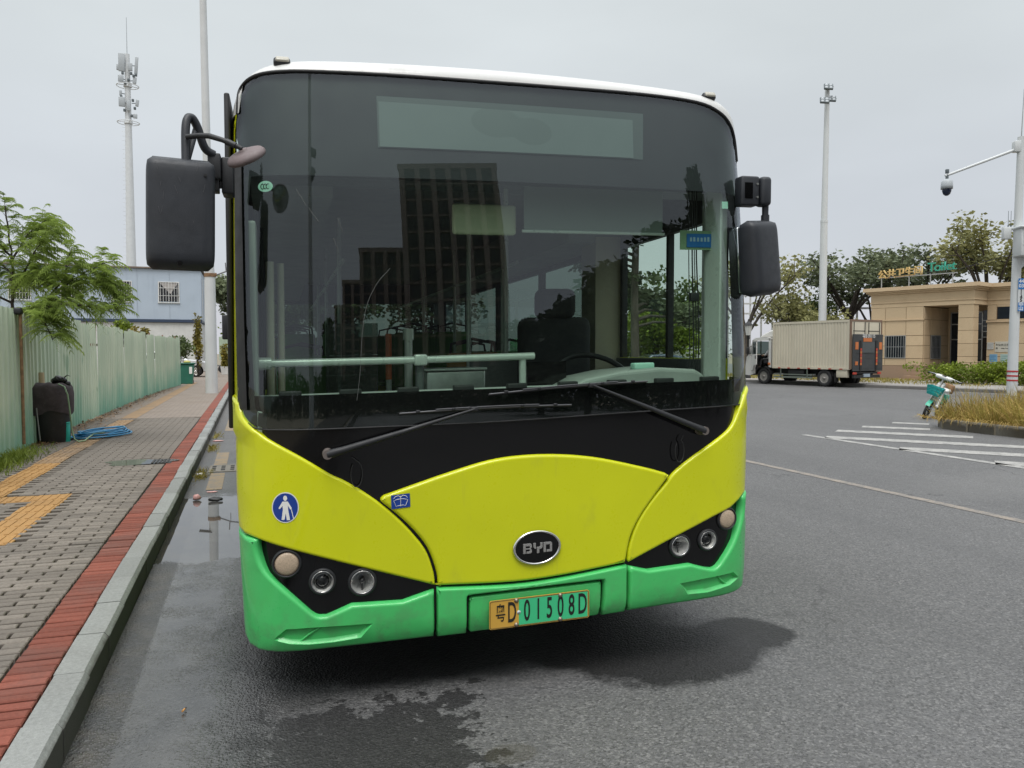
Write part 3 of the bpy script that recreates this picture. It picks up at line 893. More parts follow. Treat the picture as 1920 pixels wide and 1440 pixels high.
# lamp clusters
M_LENS = mat("amber_clear_lens", (0.46, 0.36, 0.26), 0.35, var=0.22, vs=180, grain=0.6, gs=260)
M_REFL = mat("lamp_reflector", (0.90, 0.89, 0.86), 0.30, 0.55, spec=0.8, var=0.05)
M_LAMPGLASS = glass_mat("lamp_glass", (0.96, 0.97, 0.96), 1.25)
M_BULB = mat("lamp_socket", (0.025, 0.025, 0.025), 0.3, 0.3)
def lamp(x, z, r, kind):
    c = sp(x, z, 0.0); n = (sp(x, z, 1.0) - c)
    # lamps look straight ahead: half way between the local skin and the bus axis
    d = (n.normalized() * 0.55 + Vector((0, -1, 0)) * 0.45).normalized()
    M = Matrix.Translation(c) @ rot_to(d).to_4x4()
    root = BB()
    root.lathe([(r * 1.26, -0.02), (r * 1.26, 0.004), (r * 1.18, 0.011), (r * 1.06, 0.012), (r * 1.03, 0.004)], 28, M, caps=False)
    o = root.build("lamp_bezel", M_BLKM, bus)
    if kind == 'signal':
        b = BB(); b.lathe([(r * 1.02, 0.0), (r * 1.0, 0.008), (r * 0.8, 0.013), (r * 0.4, 0.0155), (0.0001, 0.016)], 28, M)
        b.build("lens", M_LENS, o)
    else:
        b = BB(); b.lathe([(r * 1.03, 0.010), (r * 0.98, 0.013), (r * 0.94, 0.008)], 28, M, caps=False); b.build("trim_ring", M_CHROME, o)
        b = BB(); vs = []; prf = [(0.93, 0.008), (0.88, -0.004), (0.74, -0.030), (0.5, -0.052), (0.24, -0.062), (0.001, -0.064)]; nn_ = 48
        for (q, z_) in prf:
            for i in range(nn_):
                a_ = 2 * math.pi * i / nn_; fl = 1.0 + 0.025 * math.sin(8 * a_) * (1 if q < 0.9 else 0)
                vs.append(M @ Vector((r * q * math.cos(a_) * fl, r * q * math.sin(a_) * fl, z_)))
        b.add(vs, [(q * nn_ + i, q * nn_ + (i + 1) % nn_, (q + 1) * nn_ + (i + 1) % nn_, (q + 1) * nn_ + i) for q in range(len(prf) - 1) for i in range(nn_)], True)
        b.build("reflector", M_REFL, o)
        b = BB()
        if kind == 'projector':
            b.lathe([(r * 0.70, -0.05), (r * 0.72, -0.010), (r * 0.66, -0.006)], 24, M, caps=False); b.build("projector_ring", M_CHROME, o)
            b = BB(); b.lathe([(r * 0.66, -0.016), (r * 0.52, -0.004), (r * 0.28, 0.003), (0.0001, 0.005)], 24, M); b.build("projector_lens", M_BLK, o)
        else:
            b.lathe([(r * 0.27, -0.07), (r * 0.27, -0.016), (r * 0.18, -0.008), (0.0001, -0.006)], 12, M); b.cyl(M @ Vector((0, -r * 0.25, -0.02)), M @ Vector((0, -r * 0.8, -0.015)), r * 0.09, r * 0.09, 8); b.build("bulb_shield", M_BULB, o)
        b = BB(); b.lathe([(r * 0.97, 0.010), (r * 0.8, 0.015), (r * 0.4, 0.019), (0.0001, 0.02)], 28, M, caps=False); b.build("lens", M_LAMPGLASS, o)
for x, z, r, kd in LAMPS: lamp(x, z, r, kd)

# registration plate, facing straight ahead
def lump(name, me, m, M, parent):
    for v in me.vertices:
        p = M @ v.co
        v.co = bx(p)
    me.materials.clear(); me.materials.append(m)
    return link(name, me, m, parent)
M_PLY = mat("plate_yellow", (0.62, 0.36, 0.06), 0.4, var=0.05)
M_PLG = mat("plate_green", (0.055, 0.55, 0.24), 0.4, var=0.05)
M_INK = mat("plate_ink", (0.012, 0.014, 0.012), 0.45)
M_BOLT = mat("weathered_bolt", (0.30, 0.25, 0.19), 0.4, 0.8)
pc = sp(1.329, 0.336, 0.034)
PM = Matrix.Translation(pc) @ Matrix.Rotation(R(90), 4, 'X')      # local x across, y up, z towards viewer
pl = BB(); 
pw, ph = 0.485, 0.132
def rrect(w, h, r, n=5):
    out = []
    for cx, cy, a in ((w / 2 - r, h / 2 - r, 0), (-w / 2 + r, h / 2 - r, 90), (-w / 2 + r, -h / 2 + r, 180), (w / 2 - r, -h / 2 + r, 270)):
        for i in range(n + 1):
            t = R(a + 90 * i / n); out.append((cx + r * math.cos(t), cy + r * math.sin(t)))
    return out
pl.prism(rrect(pw, ph, 0.010), 'z', -0.004, 0.0, PM); plate = pl.build("registration_plate", M_PLY, bus)
b = BB(); b.prism([(-0.103, -ph / 2 + 0.007), (pw / 2 - 0.008, -ph / 2 + 0.007), (pw / 2 - 0.008, ph / 2 - 0.007), (-0.103, ph / 2 - 0.007)], 'z', 0.0, 0.0006, PM); b.build("plate_field", M_PLG, plate)
b = BB(); fr = rrect(pw - 0.008, ph - 0.008, 0.008); b.tube([PM @ Vector((p[0], p[1], 0.0006)) for p in fr], 0.0011, 4, True); b.build("plate_border", M_INK, plate)
for txt, cx, s_, w_, sxx in (("\u7ca4", -0.190, 0.088, 0.0005, 0.56), ("D", -0.136, 0.132, 0.0016, 0.44)):
    lump("plate_lettering", text_mesh(txt, s_, 0.0003, w_, sx=sxx), M_INK, PM @ Matrix.Translation((cx, 0.0, 0.0012)), plate)
for i, ch in enumerate("01508D"):
    lump("plate_lettering", text_mesh(ch, 0.136, 0.0003, 0.0018, sx=0.47), M_INK, PM @ Matrix.Translation((-0.064 + i * 0.0545, 0.0, 0.0014)), plate)
b = BB(); b.lathe([(0.009, 0.0), (0.009, 0.0008), (0.0001, 0.0009)], 16, PM @ Matrix.Translation((-0.103, 0, 0.0008))); b.build("round_seal", mat("seal_print", (0.55, 0.62, 0.62), 0.4, var=0.5, vs=160), plate)
for q in ((-0.115, 0.056), (-0.115, -0.056), (0.098, 0.056), (0.098, -0.056)):
    b = BB(); b.lathe([(0.0105, 0.0), (0.0105, 0.003), (0.007, 0.004), (0.007, 0.008), (0.0045, 0.0095), (0.0001, 0.0098)], 12, PM @ Matrix.Translation((q[0], q[1], 0.0005))); b.build("bolt", M_BOLT, plate)

# oval maker's badge
bc = sp(1.316, 0.6235, 0.024)
BM_ = Matrix.Translation(bc) @ Matrix.Rotation(R(90), 4, 'X')
EL = Matrix.Diagonal((1.0, 0.68, 1.0, 1.0))
b = BB(); b.lathe([(0.117, -0.006), (0.117, 0.004), (0.113, 0.009), (0.107, 0.009), (0.103, 0.004), (0.103, -0.002)], 44, BM_ @ EL); badge = b.build("badge_ring", M_CHROME, bus)
b = BB(); b.lathe([(0.1045, 0.001), (0.06, 0.004), (0.0001, 0.005)], 44, BM_ @ EL); b.build("badge_field", M_BLK, badge)
def glyph(polys):
    for po in polys:
        b = BB(); b.prism(po, 'z', 0.002, 0.0095, BM_); b.build("badge_letter", mat("badge_metal", (0.62, 0.60, 0.58), 0.25, 0.9), badge, bevel=0.001)
t = 0.0125
def B_(x, w=0.042, h=0.046):
    y0, y1 = -h / 2, h / 2
    return [[(x, y0), (x + t, y0), (x + t, y1), (x, y1)],
            [(x + t, y1 - t * 0.95), (x + w, y1 - t * 0.95), (x + w, y1 - 0.006), (x + w - 0.006, y1), (x + t, y1)],
            [(x + w - t * 0.85, 0.0), (x + w, 0.003), (x + w, y1 - t * 0.95), (x + w - t * 0.85, y1 - t * 0.95)],
            [(x + t, -0.004), (x + w - 0.004, -0.004), (x + w - 0.004, 0.0015), (x + t, 0.0015)],
            [(x + w - t * 0.85, y0 + t * 0.8), (x + w, y0 + t * 0.8), (x + w, -0.006), (x + w - 0.004, -0.004), (x + w - t * 0.85, -0.004)],
            [(x + t + 0.003, y0), (x + w - 0.006, y0), (x + w, y0 + 0.005), (x + w, y0 + t * 0.8), (x + t + 0.003, y0 + t * 0.8)]]
glyph(B_(-0.069))
glyph([[(-0.020, 0.023), (-0.008, 0.023), (-0.008, 0.004), (-0.012, 0.0), (-0.016, 0.0), (-0.020, 0.005)], [(-0.016, 0.0), (-0.008, 0.004), (-0.0065, 0.004), (-0.0065, -0.004), (-0.013, -0.004)],
       [(-0.003, -0.025), (0.009, -0.025), (0.009, 0.004), (-0.003, 0.004)], [(0.009, -0.006), (0.018, -0.006), (0.025, 0.0), (0.025, 0.023), (0.013, 0.023), (0.013, 0.006), (0.009, 0.004)]])
glyph([[(0.029, -0.023), (0.041, -0.023), (0.041, 0.023), (0.029, 0.023)], [(0.041, 0.011), (0.060, 0.011), (0.071, 0.011), (0.071, 0.016), (0.065, 0.023), (0.041, 0.023)],
       [(0.060, -0.023), (0.071, -0.023), (0.071, 0.011), (0.060, 0.011)], [(0.044, -0.023), (0.060, -0.023), (0.060, -0.013), (0.044, -0.013)]])

# round blue sticker with a walking figure, and the square washer sticker
M_BLUE = mat("sticker_blue", (0.012, 0.05, 0.28), 0.35, var=0.05)
M_STW = mat("sticker_white", (0.78, 0.78, 0.75), 0.4, var=0.03)
def disc_on(cx, cz, rx, rz, off): return [tuple((cx + rx * math.cos(2 * math.pi * i / 36), cz + rz * math.sin(2 * math.pi * i / 36))) for i in range(36)]
st = skin("round_sticker", disc_on(0.2121, 0.888, 0.0535, 0.0655, 0), M_STW, bus, 0.0170, 0.04, 0.02)
skin("sticker_field", disc_on(0.2121, 0.888, 0.0495, 0.061, 0), M_BLUE, st, 0.0178, 0.04, 0.02)
fig = [[(0.008 * math.cos(R(30 * i)) + 0.0, 0.042 + 0.0115 * math.sin(R(30 * i))) for i in range(12)],
       [(-0.011, 0.028), (0.010, 0.028), (0.026, -0.002), (0.020, -0.007), (0.010, 0.010), (0.011, -0.008), (0.018, -0.052), (0.005, -0.052), (0.001, -0.022), (-0.004, -0.050), (-0.016, -0.050), (-0.010, -0.008), (-0.011, 0.010), (-0.022, -0.004), (-0.027, 0.000)],
       [(0.022, -0.006), (0.025, -0.006), (0.034, -0.050), (0.031, -0.050)]]
for po in fig: skin("pictogram", [(0.2121 + p[0], 0.886 + p[1]) for p in po], M_STW, st, 0.0186, 0.05, 0.03, False)
ws_ = skin("square_sticker", [(0.6503, 0.9129), (0.7321, 0.9165), (0.7341, 0.8572), (0.6523, 0.8516)], M_BLUE, bus, 0.0232, 0.04, 0.02)
def inkline(pts, w=0.0012, closed=False):
    b = BB(); b.tube([sp(0.692 + p[0], 0.884 + p[1], 0.0236) for p in pts], w, 4, closed); b.build("pictogram", M_STW, ws_)
inkline([(-0.030, 0.004), (-0.015, 0.009), (0.0, 0.0105), (0.015, 0.010), (0.031, 0.006), (0.022, -0.020), (0.010, -0.017), (-0.008, -0.018), (-0.020, -0.022)], closed=True)
inkline([(0.0, -0.022), (0.0, 0.024)]); inkline([(0.0, 0.018), (-0.010, 0.025), (-0.022, 0.022), (-0.030, 0.013)]); inkline([(0.0, 0.018), (0.010, 0.026), (0.022, 0.023), (0.030, 0.015)])

# ---- windscreen: one pane, ceramic band behind it, header with destination sign
TOP = spline([(0.030, 2.60), (0.036, 2.69), (0.0491, 2.7254), (0.0813, 2.7447), (0.1416, 2.756), (0.2259, 2.7629), (0.3103, 2.7672), (0.6584, 2.7755), (1.1021, 2.7781), (1.4533, 2.7803), (1.9287, 2.7815), (2.232, 2.7676), (2.3679, 2.7334), (2.4482, 2.6824), (2.495, 2.6061), (2.515, 2.50)], 4)
RIGHT = spline([(2.515, 2.50), (2.520, 2.1), (2.522, 1.7), (2.520, 1.4), (2.512, 1.28)], 4)[1:]
BOT = spline([(2.47, 1.235), (2.4124, 1.2300), (1.7234, 1.2209), (1.1539, 1.2097), (0.625, 1.211), (0.1456, 1.2172), (0.06, 1.245)], 4)
LEFT = spline([(0.022, 1.30), (0.0190, 1.3642), (0.013, 1.7837), (0.012, 2.1628), (0.018, 2.5293)], 4)
WS = [tuple(p) for p in TOP + RIGHT + BOT + LEFT]
skin("windscreen", WS, M_GLASS, bus, 0.002, 0.05, 0.03)
M_FRIT = mat("ceramic_band", (0.006, 0.006, 0.007), 0.5)
M_HEAD = mat("dark_header", (0.006, 0.005, 0.011), 0.6, var=0.15, vs=1.5)
CLX0, CLX1 = 0.066, 2.475
band_lo = [(2.47, 1.235), (2.4124, 1.2300), (1.7234, 1.2209), (1.1539, 1.2097), (0.625, 1.211), (0.1456, 1.2172), (0.06, 1.245), (0.024, 1.30), (0.022, 1.34)] + [(0.085, 1.34), (0.088, 1.305), (0.105, 1.288), (0.625, 1.284), (1.1544, 1.2804), (1.9029, 1.2847), (2.40, 1.294), (2.44, 1.300), (2.505, 1.30)]
skin("lower_band", band_lo, M_FRIT, bus, -0.006, 0.05, 0.03)
skin("side_band", [(0.022, 1.34), (0.085, 1.34), (0.070, 1.7837), (0.066, 2.1628), (0.080, 2.308), (0.013, 2.308), (0.012, 2.1628), (0.013, 1.7837)], M_FRIT, bus, -0.006, 0.05, 0.03)
skin("side_band", [(2.44, 1.300), (2.512, 1.30), (2.522, 1.7), (2.520, 2.1), (2.517, 2.308), (2.478, 2.308), (2.478, 2.1), (2.475, 1.4)], M_FRIT, bus, -0.006, 0.05, 0.03)
HEADP = [(0.013, 2.308)] + [(0.168, 2.3062), (0.59, 2.3097), (1.16, 2.313), (1.788, 2.3111), (2.404, 2.3101), (2.517, 2.31)] + [tuple(p) for p in reversed(TOP)] + [(0.018, 2.5293)]
skin("windscreen_header", HEADP, M_HEAD, bus, -0.012, 0.05, 0.03)
def led_mat():
    m = base_mat("sign_matrix", (0.2, 0.24, 0.24), 0.5)
    k = NT(m); v = k.coord()
    d = k.vor(v, 110, 'F1', 0)
    n = k.noise(v, 3.5, 2)
    c = k.mix(k.rng(n, 0.3, 0.7), (0.125, 0.145, 0.155), (0.145, 0.165, 0.175))
    X, Y, Z = k.sep(v)
    def blob(cx, cz, rx, rz):
        dx = k.math('DIVIDE', k.math('SUBTRACT', X, cx), rx); dz = k.math('DIVIDE', k.math('SUBTRACT', Z, cz), rz)
        return k.rng(k.math('ADD', k.math('MULTIPLY', dx, dx), k.math('MULTIPLY', dz, dz)), 1.05, 0.95)
    f = k.math('MAXIMUM', blob(1.17, 2.615, 0.12, 0.072), blob(1.34, 2.585, 0.10, 0.065))
    f = k.math('MAXIMUM', f, blob(1.25, 2.60, 0.12, 0.05))
    c = k.mix(k.math('MULTIPLY', f, 0.35), c, (0.07, 0.085, 0.085))
    k.color(c)
    return m
sg = skin("destination_sign", [(0.6201, 2.6808), (1.9297, 2.6877), (1.9118, 2.4531), (0.6209, 2.4432)], mat("sign_glass", (0.075, 0.085, 0.092), 0.5), bus, -0.009, 0.06, 0.04)
skin("sign_matrix", [(0.628, 2.655), (1.868, 2.650), (1.860, 2.457), (0.629, 2.447)], led_mat(), sg, -0.0065, 0.06, 0.04)
# gasket round the top of the pane
b = BB(); b.tube([sp(p.x, p.y, 0.004) for p in TOP], 0.008, 6); b.build("gasket", M_RUB, bus)
b = BB(); b.tube([sp(p.x, p.y, 0.003) for p in BOT], 0.0035, 6); b.build("lower_gasket", M_RUB, bus)

# white roof front and yellow pillar strips
cap = BB(); vs, fs = [], []
NXC, NQ = 64, 16
topx = [(p.x, p.y) for p in TOP]
def wtop(x):
    if x <= topx[0][0]: return topx[0][1]
    for a, b_ in zip(topx, topx[1:]):
        if a[0] <= x <= b_[0] and b_[0] > a[0]: return a[1] + (b_[1] - a[1]) * (x - a[0]) / (b_[0] - a[0])
    return topx[-1][1]
for i in range(NXC + 1):
    x = BW / 2 - math.cos(math.pi * i / NXC) * BW / 2
    z0, z1 = wtop(x) - 0.004, roofz(x)
    z0 = min(z0, z1 - 0.02)
    if x < 0.05: z0 = 2.60
    for q in range(NQ + 1):
        s_ = math.sin(math.pi / 2 * q / NQ)
        z = z0 + (z1 - z0) * s_
        vs.append(sp(x, z, 0.006) if q < NQ else Vector((x, sf(x, z1) + 0.02, z1 + 0.004)))
    for yy in (0.9, 2.5, 5, BUS_LEN - 0.2):
        vs.append(Vector((x, yy, z1 + 0.006 + (0.005 if yy > 2 else 0.004))))
RW = NQ + 1 + 4
for i in range(NXC):
    for q in range(RW - 1):
        fs.append((i * RW + q, (i + 1) * RW + q, (i + 1) * RW + q + 1, i * RW + q + 1))
cap.add(vs, fs, True); roof = cap.build("roof", M_WHT, bus)
M_SCUFF = mat("scuff_mark", (0.05, 0.045, 0.04), 0.8)
for sx0, sz0, sx1, sz1 in ((0.030, 2.735, 0.050, 2.765), (0.050, 2.765, 0.075, 2.785), (0.045, 2.775, 0.085, 2.79), (0.03, 2.70, 0.035, 2.72), (0.06, 2.745, 0.075, 2.75)):
    b = BB(); b.tube([sp(sx0, sz0, 0.0065), sp((sx0 + sx1) / 2 + 0.004, (sz0 + sz1) / 2 + 0.004, 0.0065), sp(sx1, sz1, 0.0065)], 0.0022, 5); b.build("scuff", M_SCUFF, roof)
skin("pillar_strip", [(0.0, 1.30), (0.026, 1.30), (0.0235, 1.3642), (0.0145, 1.7837), (0.0135, 2.1628), (0.019, 2.5293), (0.030, 2.62), (0.0, 2.62)], M_YEL, bus, 0.004, 0.03, 0.03)
skin("pillar_strip", [(BW, 1.28), (2.512, 1.28), (2.520, 1.4), (2.522, 1.7), (2.520, 2.1), (2.515, 2.50), (2.51, 2.62), (BW, 2.62)], M_BLK, bus, 0.003, 0.03, 0.03)
M_MARK = mat("marker_lens", (0.45, 0.43, 0.36), 0.25, var=0.1)
for mx_, mz_ in ((0.2185, 2.812), (2.335, 2.812)):
    c = sp(mx_, min(mz_, roofz(mx_) - 0.035), 0.004)
    n = Vector((0, -1, 0.75)).normalized()
    M = Matrix.Translation(c) @ rot_to(n).to_4x4() @ Matrix.Rotation(R(90), 4, 'Z')
    b = BB(); b.rbox((0, 0, 0.006), (0.040, 0.072, 0.036), 0.012, 3, M); mk = b.build("marker_lamp", M_BLKM, bus)
    b = BB(); b.rbox((0.0, -0.002, 0.022), (0.030, 0.058, 0.016), 0.007, 3, M); b.build("lens", M_MARK, mk)

# stickers inside the pane
M_STG = mat("sticker_mint", (0.42, 0.72, 0.60), 0.5, var=0.05)
cs = skin("approval_sticker", disc_on(0.1421, 2.2561, 0.031, 0.024, 0), M_STG, bus, -0.003, 0.03, 0.015)
for q in (-0.011, 0.0, 0.011):
    b = BB(); b.tube([sp(0.1421 + q + 0.008 * math.cos(R(a)), 2.2561 + 0.011 * math.sin(R(a)), -0.0022) for a in range(70, 291, 22)], 0.0016, 4); b.build("sticker_mark", M_INK, cs)
skin("small_sticker", [(2.352, 2.262), (2.395, 2.265), (2.392, 2.228), (2.350, 2.226)], M_STG, bus, -0.003, 0.03, 0.02)

# ---- wipers
def wiper(pivot, elbow, b0, b1, hand):
    P = lambda p, o: sp(p[0], p[1], o)
    root = BB()
    pv = P(pivot, 0.02)
    arm = [P(pivot, 0.045), P((pivot[0] * 0.9 + elbow[0] * 0.1, pivot[1] * 0.9 + elbow[1] * 0.1), 0.055), P((pivot[0] * 0.5 + elbow[0] * 0.5, pivot[1] * 0.5 + elbow[1] * 0.5), 0.06), P(elbow, 0.045)]
    root.tube(arm, [0.020, 0.016, 0.011, 0.005], 8)
    o = root.build("wiper_arm", M_BLKM, bus)
    b = BB(); n = (P(pivot, 1) - P(pivot, 0)); b.cyl(P(pivot, 0.0), P(pivot, 0.060), 0.023, 0.020, 16); b.build("pivot_cap", mat("worn_plastic", (0.13, 0.11, 0.10), 0.6, dirt=(0.2, 0.18, 0.16), dirt_amt=0.3), o)
    b = BB(); pts = [P((b0[0] + (b1[0] - b0[0]) * t, b0[1] + (b1[1] - b0[1]) * t + 0.006 * math.sin(math.pi * t)), 0.022) for t in [i / 10 for i in range(11)]]
    b.tube(pts, 0.0042, 6); b.tube([p + Vector((0, -0.004, 0.007)) for p in pts[2:9]], 0.0028, 6); b.build("wiper_blade", mat("blade_metal", (0.10, 0.10, 0.105), 0.35, 0.5), o)
    for q_ in (1, 3, 7, 9):
        b = BB(); b.rbox(tuple(pts[q_] + Vector((0, -0.003, 0.004))), (0.018, 0.010, 0.012), 0.003, 2); b.build("blade_joint", M_BLKM, o)
    b = BB(); pts2 = [p + Vector((0, 0.012, -0.004)) for p in pts]; b.tube(pts2, 0.005, 6); b.build("rubber_edge", M_RUB, o)
    b = BB(); c = P(elbow, 0.035); b.rbox(tuple(c), (0.035, 0.022, 0.022), 0.005, 2); b.build("blade_clip", M_BLKM, o)
    # washer hose loop hanging below the pivot
    hx, hz = pivot[0] + hand * 0.10, pivot[1] - 0.02
    b = BB(); b.tube([P((hx, hz), 0.02)] + [P((hx + hand * 0.02 + 0.035 * math.sin(R(a)) * 0.7, hz - 0.075 + 0.055 * math.cos(R(a))), 0.02) for a in range(20, 330, 25)], 0.0028, 5); b.build("washer_hose", M_RUB, o)
wiper((0.385, 1.1084), (1.02, 1.273), (0.6903, 1.2664), (1.4854, 1.272), 1)
wiper((2.172, 1.1178), (1.585, 1.3591), (1.0925, 1.3354), (1.8779, 1.3679), -1)

# a long scratch in the pane and wiper-swept dust
b = BB(); b.tube([sp(x, z, 0.004) for x, z in spline([(0.66, 1.90), (0.60, 1.83), (0.555, 1.73), (0.535, 1.60), (0.525, 1.45), (0.51, 1.33)], 5)], 0.0006, 4); b.build("glass_scratch", mat("scratch_white", (0.20, 0.21, 0.20), 0.6), bus)
for q in ([(0.27, 2.24), (0.31, 2.17)], [(0.32, 2.16), (0.36, 2.10)], [(0.44, 2.12), (0.46, 2.06)], [(0.42, 2.03), (0.44, 1.98)]):
    b = BB(); b.tube([sp(*q[0], 0.004), sp(*q[1], 0.004)], 0.0007, 4); b.build("glass_scratch", mat("scratch_white", (0.20, 0.21, 0.20), 0.6), bus)
skin("pillar_trim", [(0.020, 1.30), (0.060, 1.30), (0.052, 1.7), (0.048, 2.16), (0.046, 2.42), (0.016, 2.42), (0.0135, 2.1628), (0.0145, 1.7837)], M_RUB, bus, 0.0045, 0.02, 0.03)
# ---- kerb-side mirror: loop bracket, housing, round wide-angle mirror
def RM(c, rx=0, ry=0, rz=0):
    return Matrix.Translation(c) @ Matrix.Rotation(R(rz), 4, 'Z') @ Matrix.Rotation(R(ry), 4, 'Y') @ Matrix.Rotation(R(rx), 4, 'X')
def housing(c, w, h, d, M, name):
    """mirror shell: rounded slab whose back bulges and whose foot is chamfered"""
    b = BB(); nz, nx = 22, 28
    rows = []
    for j in range(nz + 1):
        v = -1 + 2 * j / nz
        e = max(0.02, (1 - abs(v) ** 9) ** (1 / 3.2))
        ring = []
        for i in range(nx):
            a = 2 * math.pi * i / nx
            cx, sy = math.cos(a), math.sin(a)
            px = math.copysign(abs(cx) ** 0.42, cx) * w / 2
            py = math.copysign(abs(sy) ** 0.55, sy) * d / 2
            ring.append(Vector((px * (0.80 + 0.2 * e), py * e * (1.0 - 0.12 * v), v * h / 2)))
        rows.append(ring)
    vs = [p for r_ in rows for p in r_]
    fs = [(j * nx + i, j * nx + (i + 1) % nx, (j + 1) * nx + (i + 1) % nx, (j + 1) * nx + i) for j in range(nz) for i in range(nx)]
    fs += [list(range(nx)), [nz * nx + i for i in range(nx)]]
    b.add(vs, fs, True, M)
    return b.build(name, M_MIRP, bus)
M_SILV = mat("mirror_silver", (0.85, 0.87, 0.88), 0.03, 1.0, var=0.02)
ml = housing(None, 0.250, 0.438, 0.13, RM((-0.172, -0.05, 2.094), 0, 1.0, 10), "mirror_housing")
b = BB(); b.rbox((0, 0.062, -0.005), (0.205, 0.012, 0.385), 0.005, 2, RM((-0.172, -0.05, 2.094), 0, 1.0, 10)); b.build("mirror_glass", M_SILV, ml)
for zz in (-0.15, 0.15):
    b = BB(); b.cyl(RM((-0.172, -0.05, 2.094), 0, 1.0, 10) @ Vector((0.085, -0.045, zz)), RM((-0.172, -0.05, 2.094), 0, 1.0, 10) @ Vector((0.085, -0.062, zz)), 0.006, 0.006, 8); b.build("screw", M_RUB, ml)
gS = random.Random(77)
for _ in range(14):
    p0 = Vector((gS.uniform(-0.09, 0.08), -0.0655, gS.uniform(-0.17, 0.17))); dd = Vector((gS.uniform(-0.012, 0.012), 0, gS.uniform(0.01, 0.035)))
    Mq = RM((-0.172, -0.05, 2.094), 0, 1.0, 10); b = BB(); b.tube([Mq @ p0, Mq @ (p0 + dd)], 0.0005, 4); b.build("scratch", mat("pale_scratch", (0.12, 0.12, 0.125), 0.7), ml)
b = BB(); b.cyl((-0.17, -0.11, 1.897), (-0.17, -0.118, 1.895), 0.009, 0.009, 10); b.build("screw_recess", M_BLK, ml)
b = BB(); lp = spline([(-0.150, 2.27), (-0.152, 2.36), (-0.152, 2.44), (-0.146, 2.482), (-0.130, 2.488), (-0.112, 2.455), (-0.096, 2.40), (-0.082, 2.375), (-0.055, 2.362)], 5)
b.tube([(p.x, -0.05 + 0.12 * i / len(lp), p.y) for i, p in enumerate(lp)], 0.0165, 8); br = b.build("mirror_arm", M_MIRP, bus)
b = BB(); b.tube([(-0.150, -0.03, 2.30), (-0.128, 0.0, 2.40), (-0.120, 0.03, 2.45)], 0.012, 8); b.build("brace", M_MIRP, br)
b = BB(); b.rbox((-0.055, 0.10, 2.315), (0.050, 0.09, 0.105), 0.006, 2); b.build("hinge_block", M_BLKM, br)
b = BB(); b.rbox((-0.052, 0.105, 2.255), (0.026, 0.07, 0.08), 0.004, 2); b.build("hinge_block", M_BLKM, br)
b = BB(); b.rbox((-0.006, 0.14, 2.285), (0.046, 0.11, 0.150), 0.006, 2); b.build("hinge_plate", M_BLKM, br)
for q in (2.335, 2.245):
    b = BB(); b.cyl((-0.035, 0.10, q - 0.012), (-0.035, 0.10, q + 0.012), 0.012, 0.012, 10); b.build("hinge_pin", M_RUB, br)
b = BB(); b.tube([(-0.146, -0.05, 2.398), (-0.10, -0.07, 2.400), (-0.06, -0.09, 2.396), (-0.01, -0.11, 2.378), (0.035, -0.125, 2.357), (0.062, -0.13, 2.343)], [0.011, 0.011, 0.011, 0.010, 0.010, 0.008], 8); wa = b.build("wide_mirror_arm", M_BLKM, bus)
b = BB(); b.cyl((0.005, -0.115, 2.371), (0.04, -0.127, 2.354), 0.013, 0.012, 10); b.build("clamp", M_BLKM, wa)
DM = Matrix.Translation((0.078, -0.115, 2.318)) @ rot_to((-0.40, -0.46, 0.79)).to_4x4()
M_PURP = mat("faded_plastic", (0.15, 0.115, 0.115), 0.6, var=0.15, vs=14, dirt=(0.30, 0.26, 0.25), dirt_amt=0.25, grain=0.2)
b = BB(); b.lathe([(0.074, -0.012), (0.078, -0.006), (0.0775, 0.002), (0.070, 0.012), (0.045, 0.020), (0.018, 0.024), (0.016, 0.030), (0.0001, 0.031)], 32, DM); wm = b.build("wide_mirror", M_PURP, bus)
b = BB(); b.lathe([(0.072, -0.0125), (0.04, -0.018), (0.0001, -0.020)], 32, DM); b.build("mirror_glass", M_SILV, wm)

# ---- driver-side mirror on its short bracket
b = BB(); b.rbox((2.502, 0.13, 2.318), (0.105, 0.07, 0.150), 0.010, 2); rb = b.build("mirror_bracket", M_MIRP, bus)
b = BB(); b.rbox((2.592, 0.12, 2.318), (0.062, 0.075, 0.150), 0.020, 3); b.build("bracket_end", M_MIRP, rb)
b = BB(); b.cbox((2.49, 0.094, 2.318), (0.045, 0.004, 0.08)); b.build("bracket_recess", M_BLK, rb)
for q in (2.352, 2.285):
    b = BB(); b.cyl((2.540, 0.097, q), (2.540, 0.090, q), 0.006, 0.006, 8); b.build("screw", M_STEEL, rb)
b = BB(); b.cyl((2.606, 0.12, 2.25), (2.606, 0.12, 2.195), 0.017, 0.016, 12); b.cyl((2.606, 0.12, 2.20), (2.606, 0.12, 2.15), 0.021, 0.021, 12); b.build("mirror_stem", M_MIRP, rb)
mr_ = housing(None, 0.228, 0.385, 0.13, RM((2.560, 0.10, 1.975), 0, -5.5, 22), "mirror_housing")
b = BB(); b.rbox((0, 0.062, 0), (0.185, 0.012, 0.335), 0.005, 2, RM((2.560, 0.10, 1.975), 0, -5.5, 22)); b.build("mirror_glass", M_SILV, mr_)

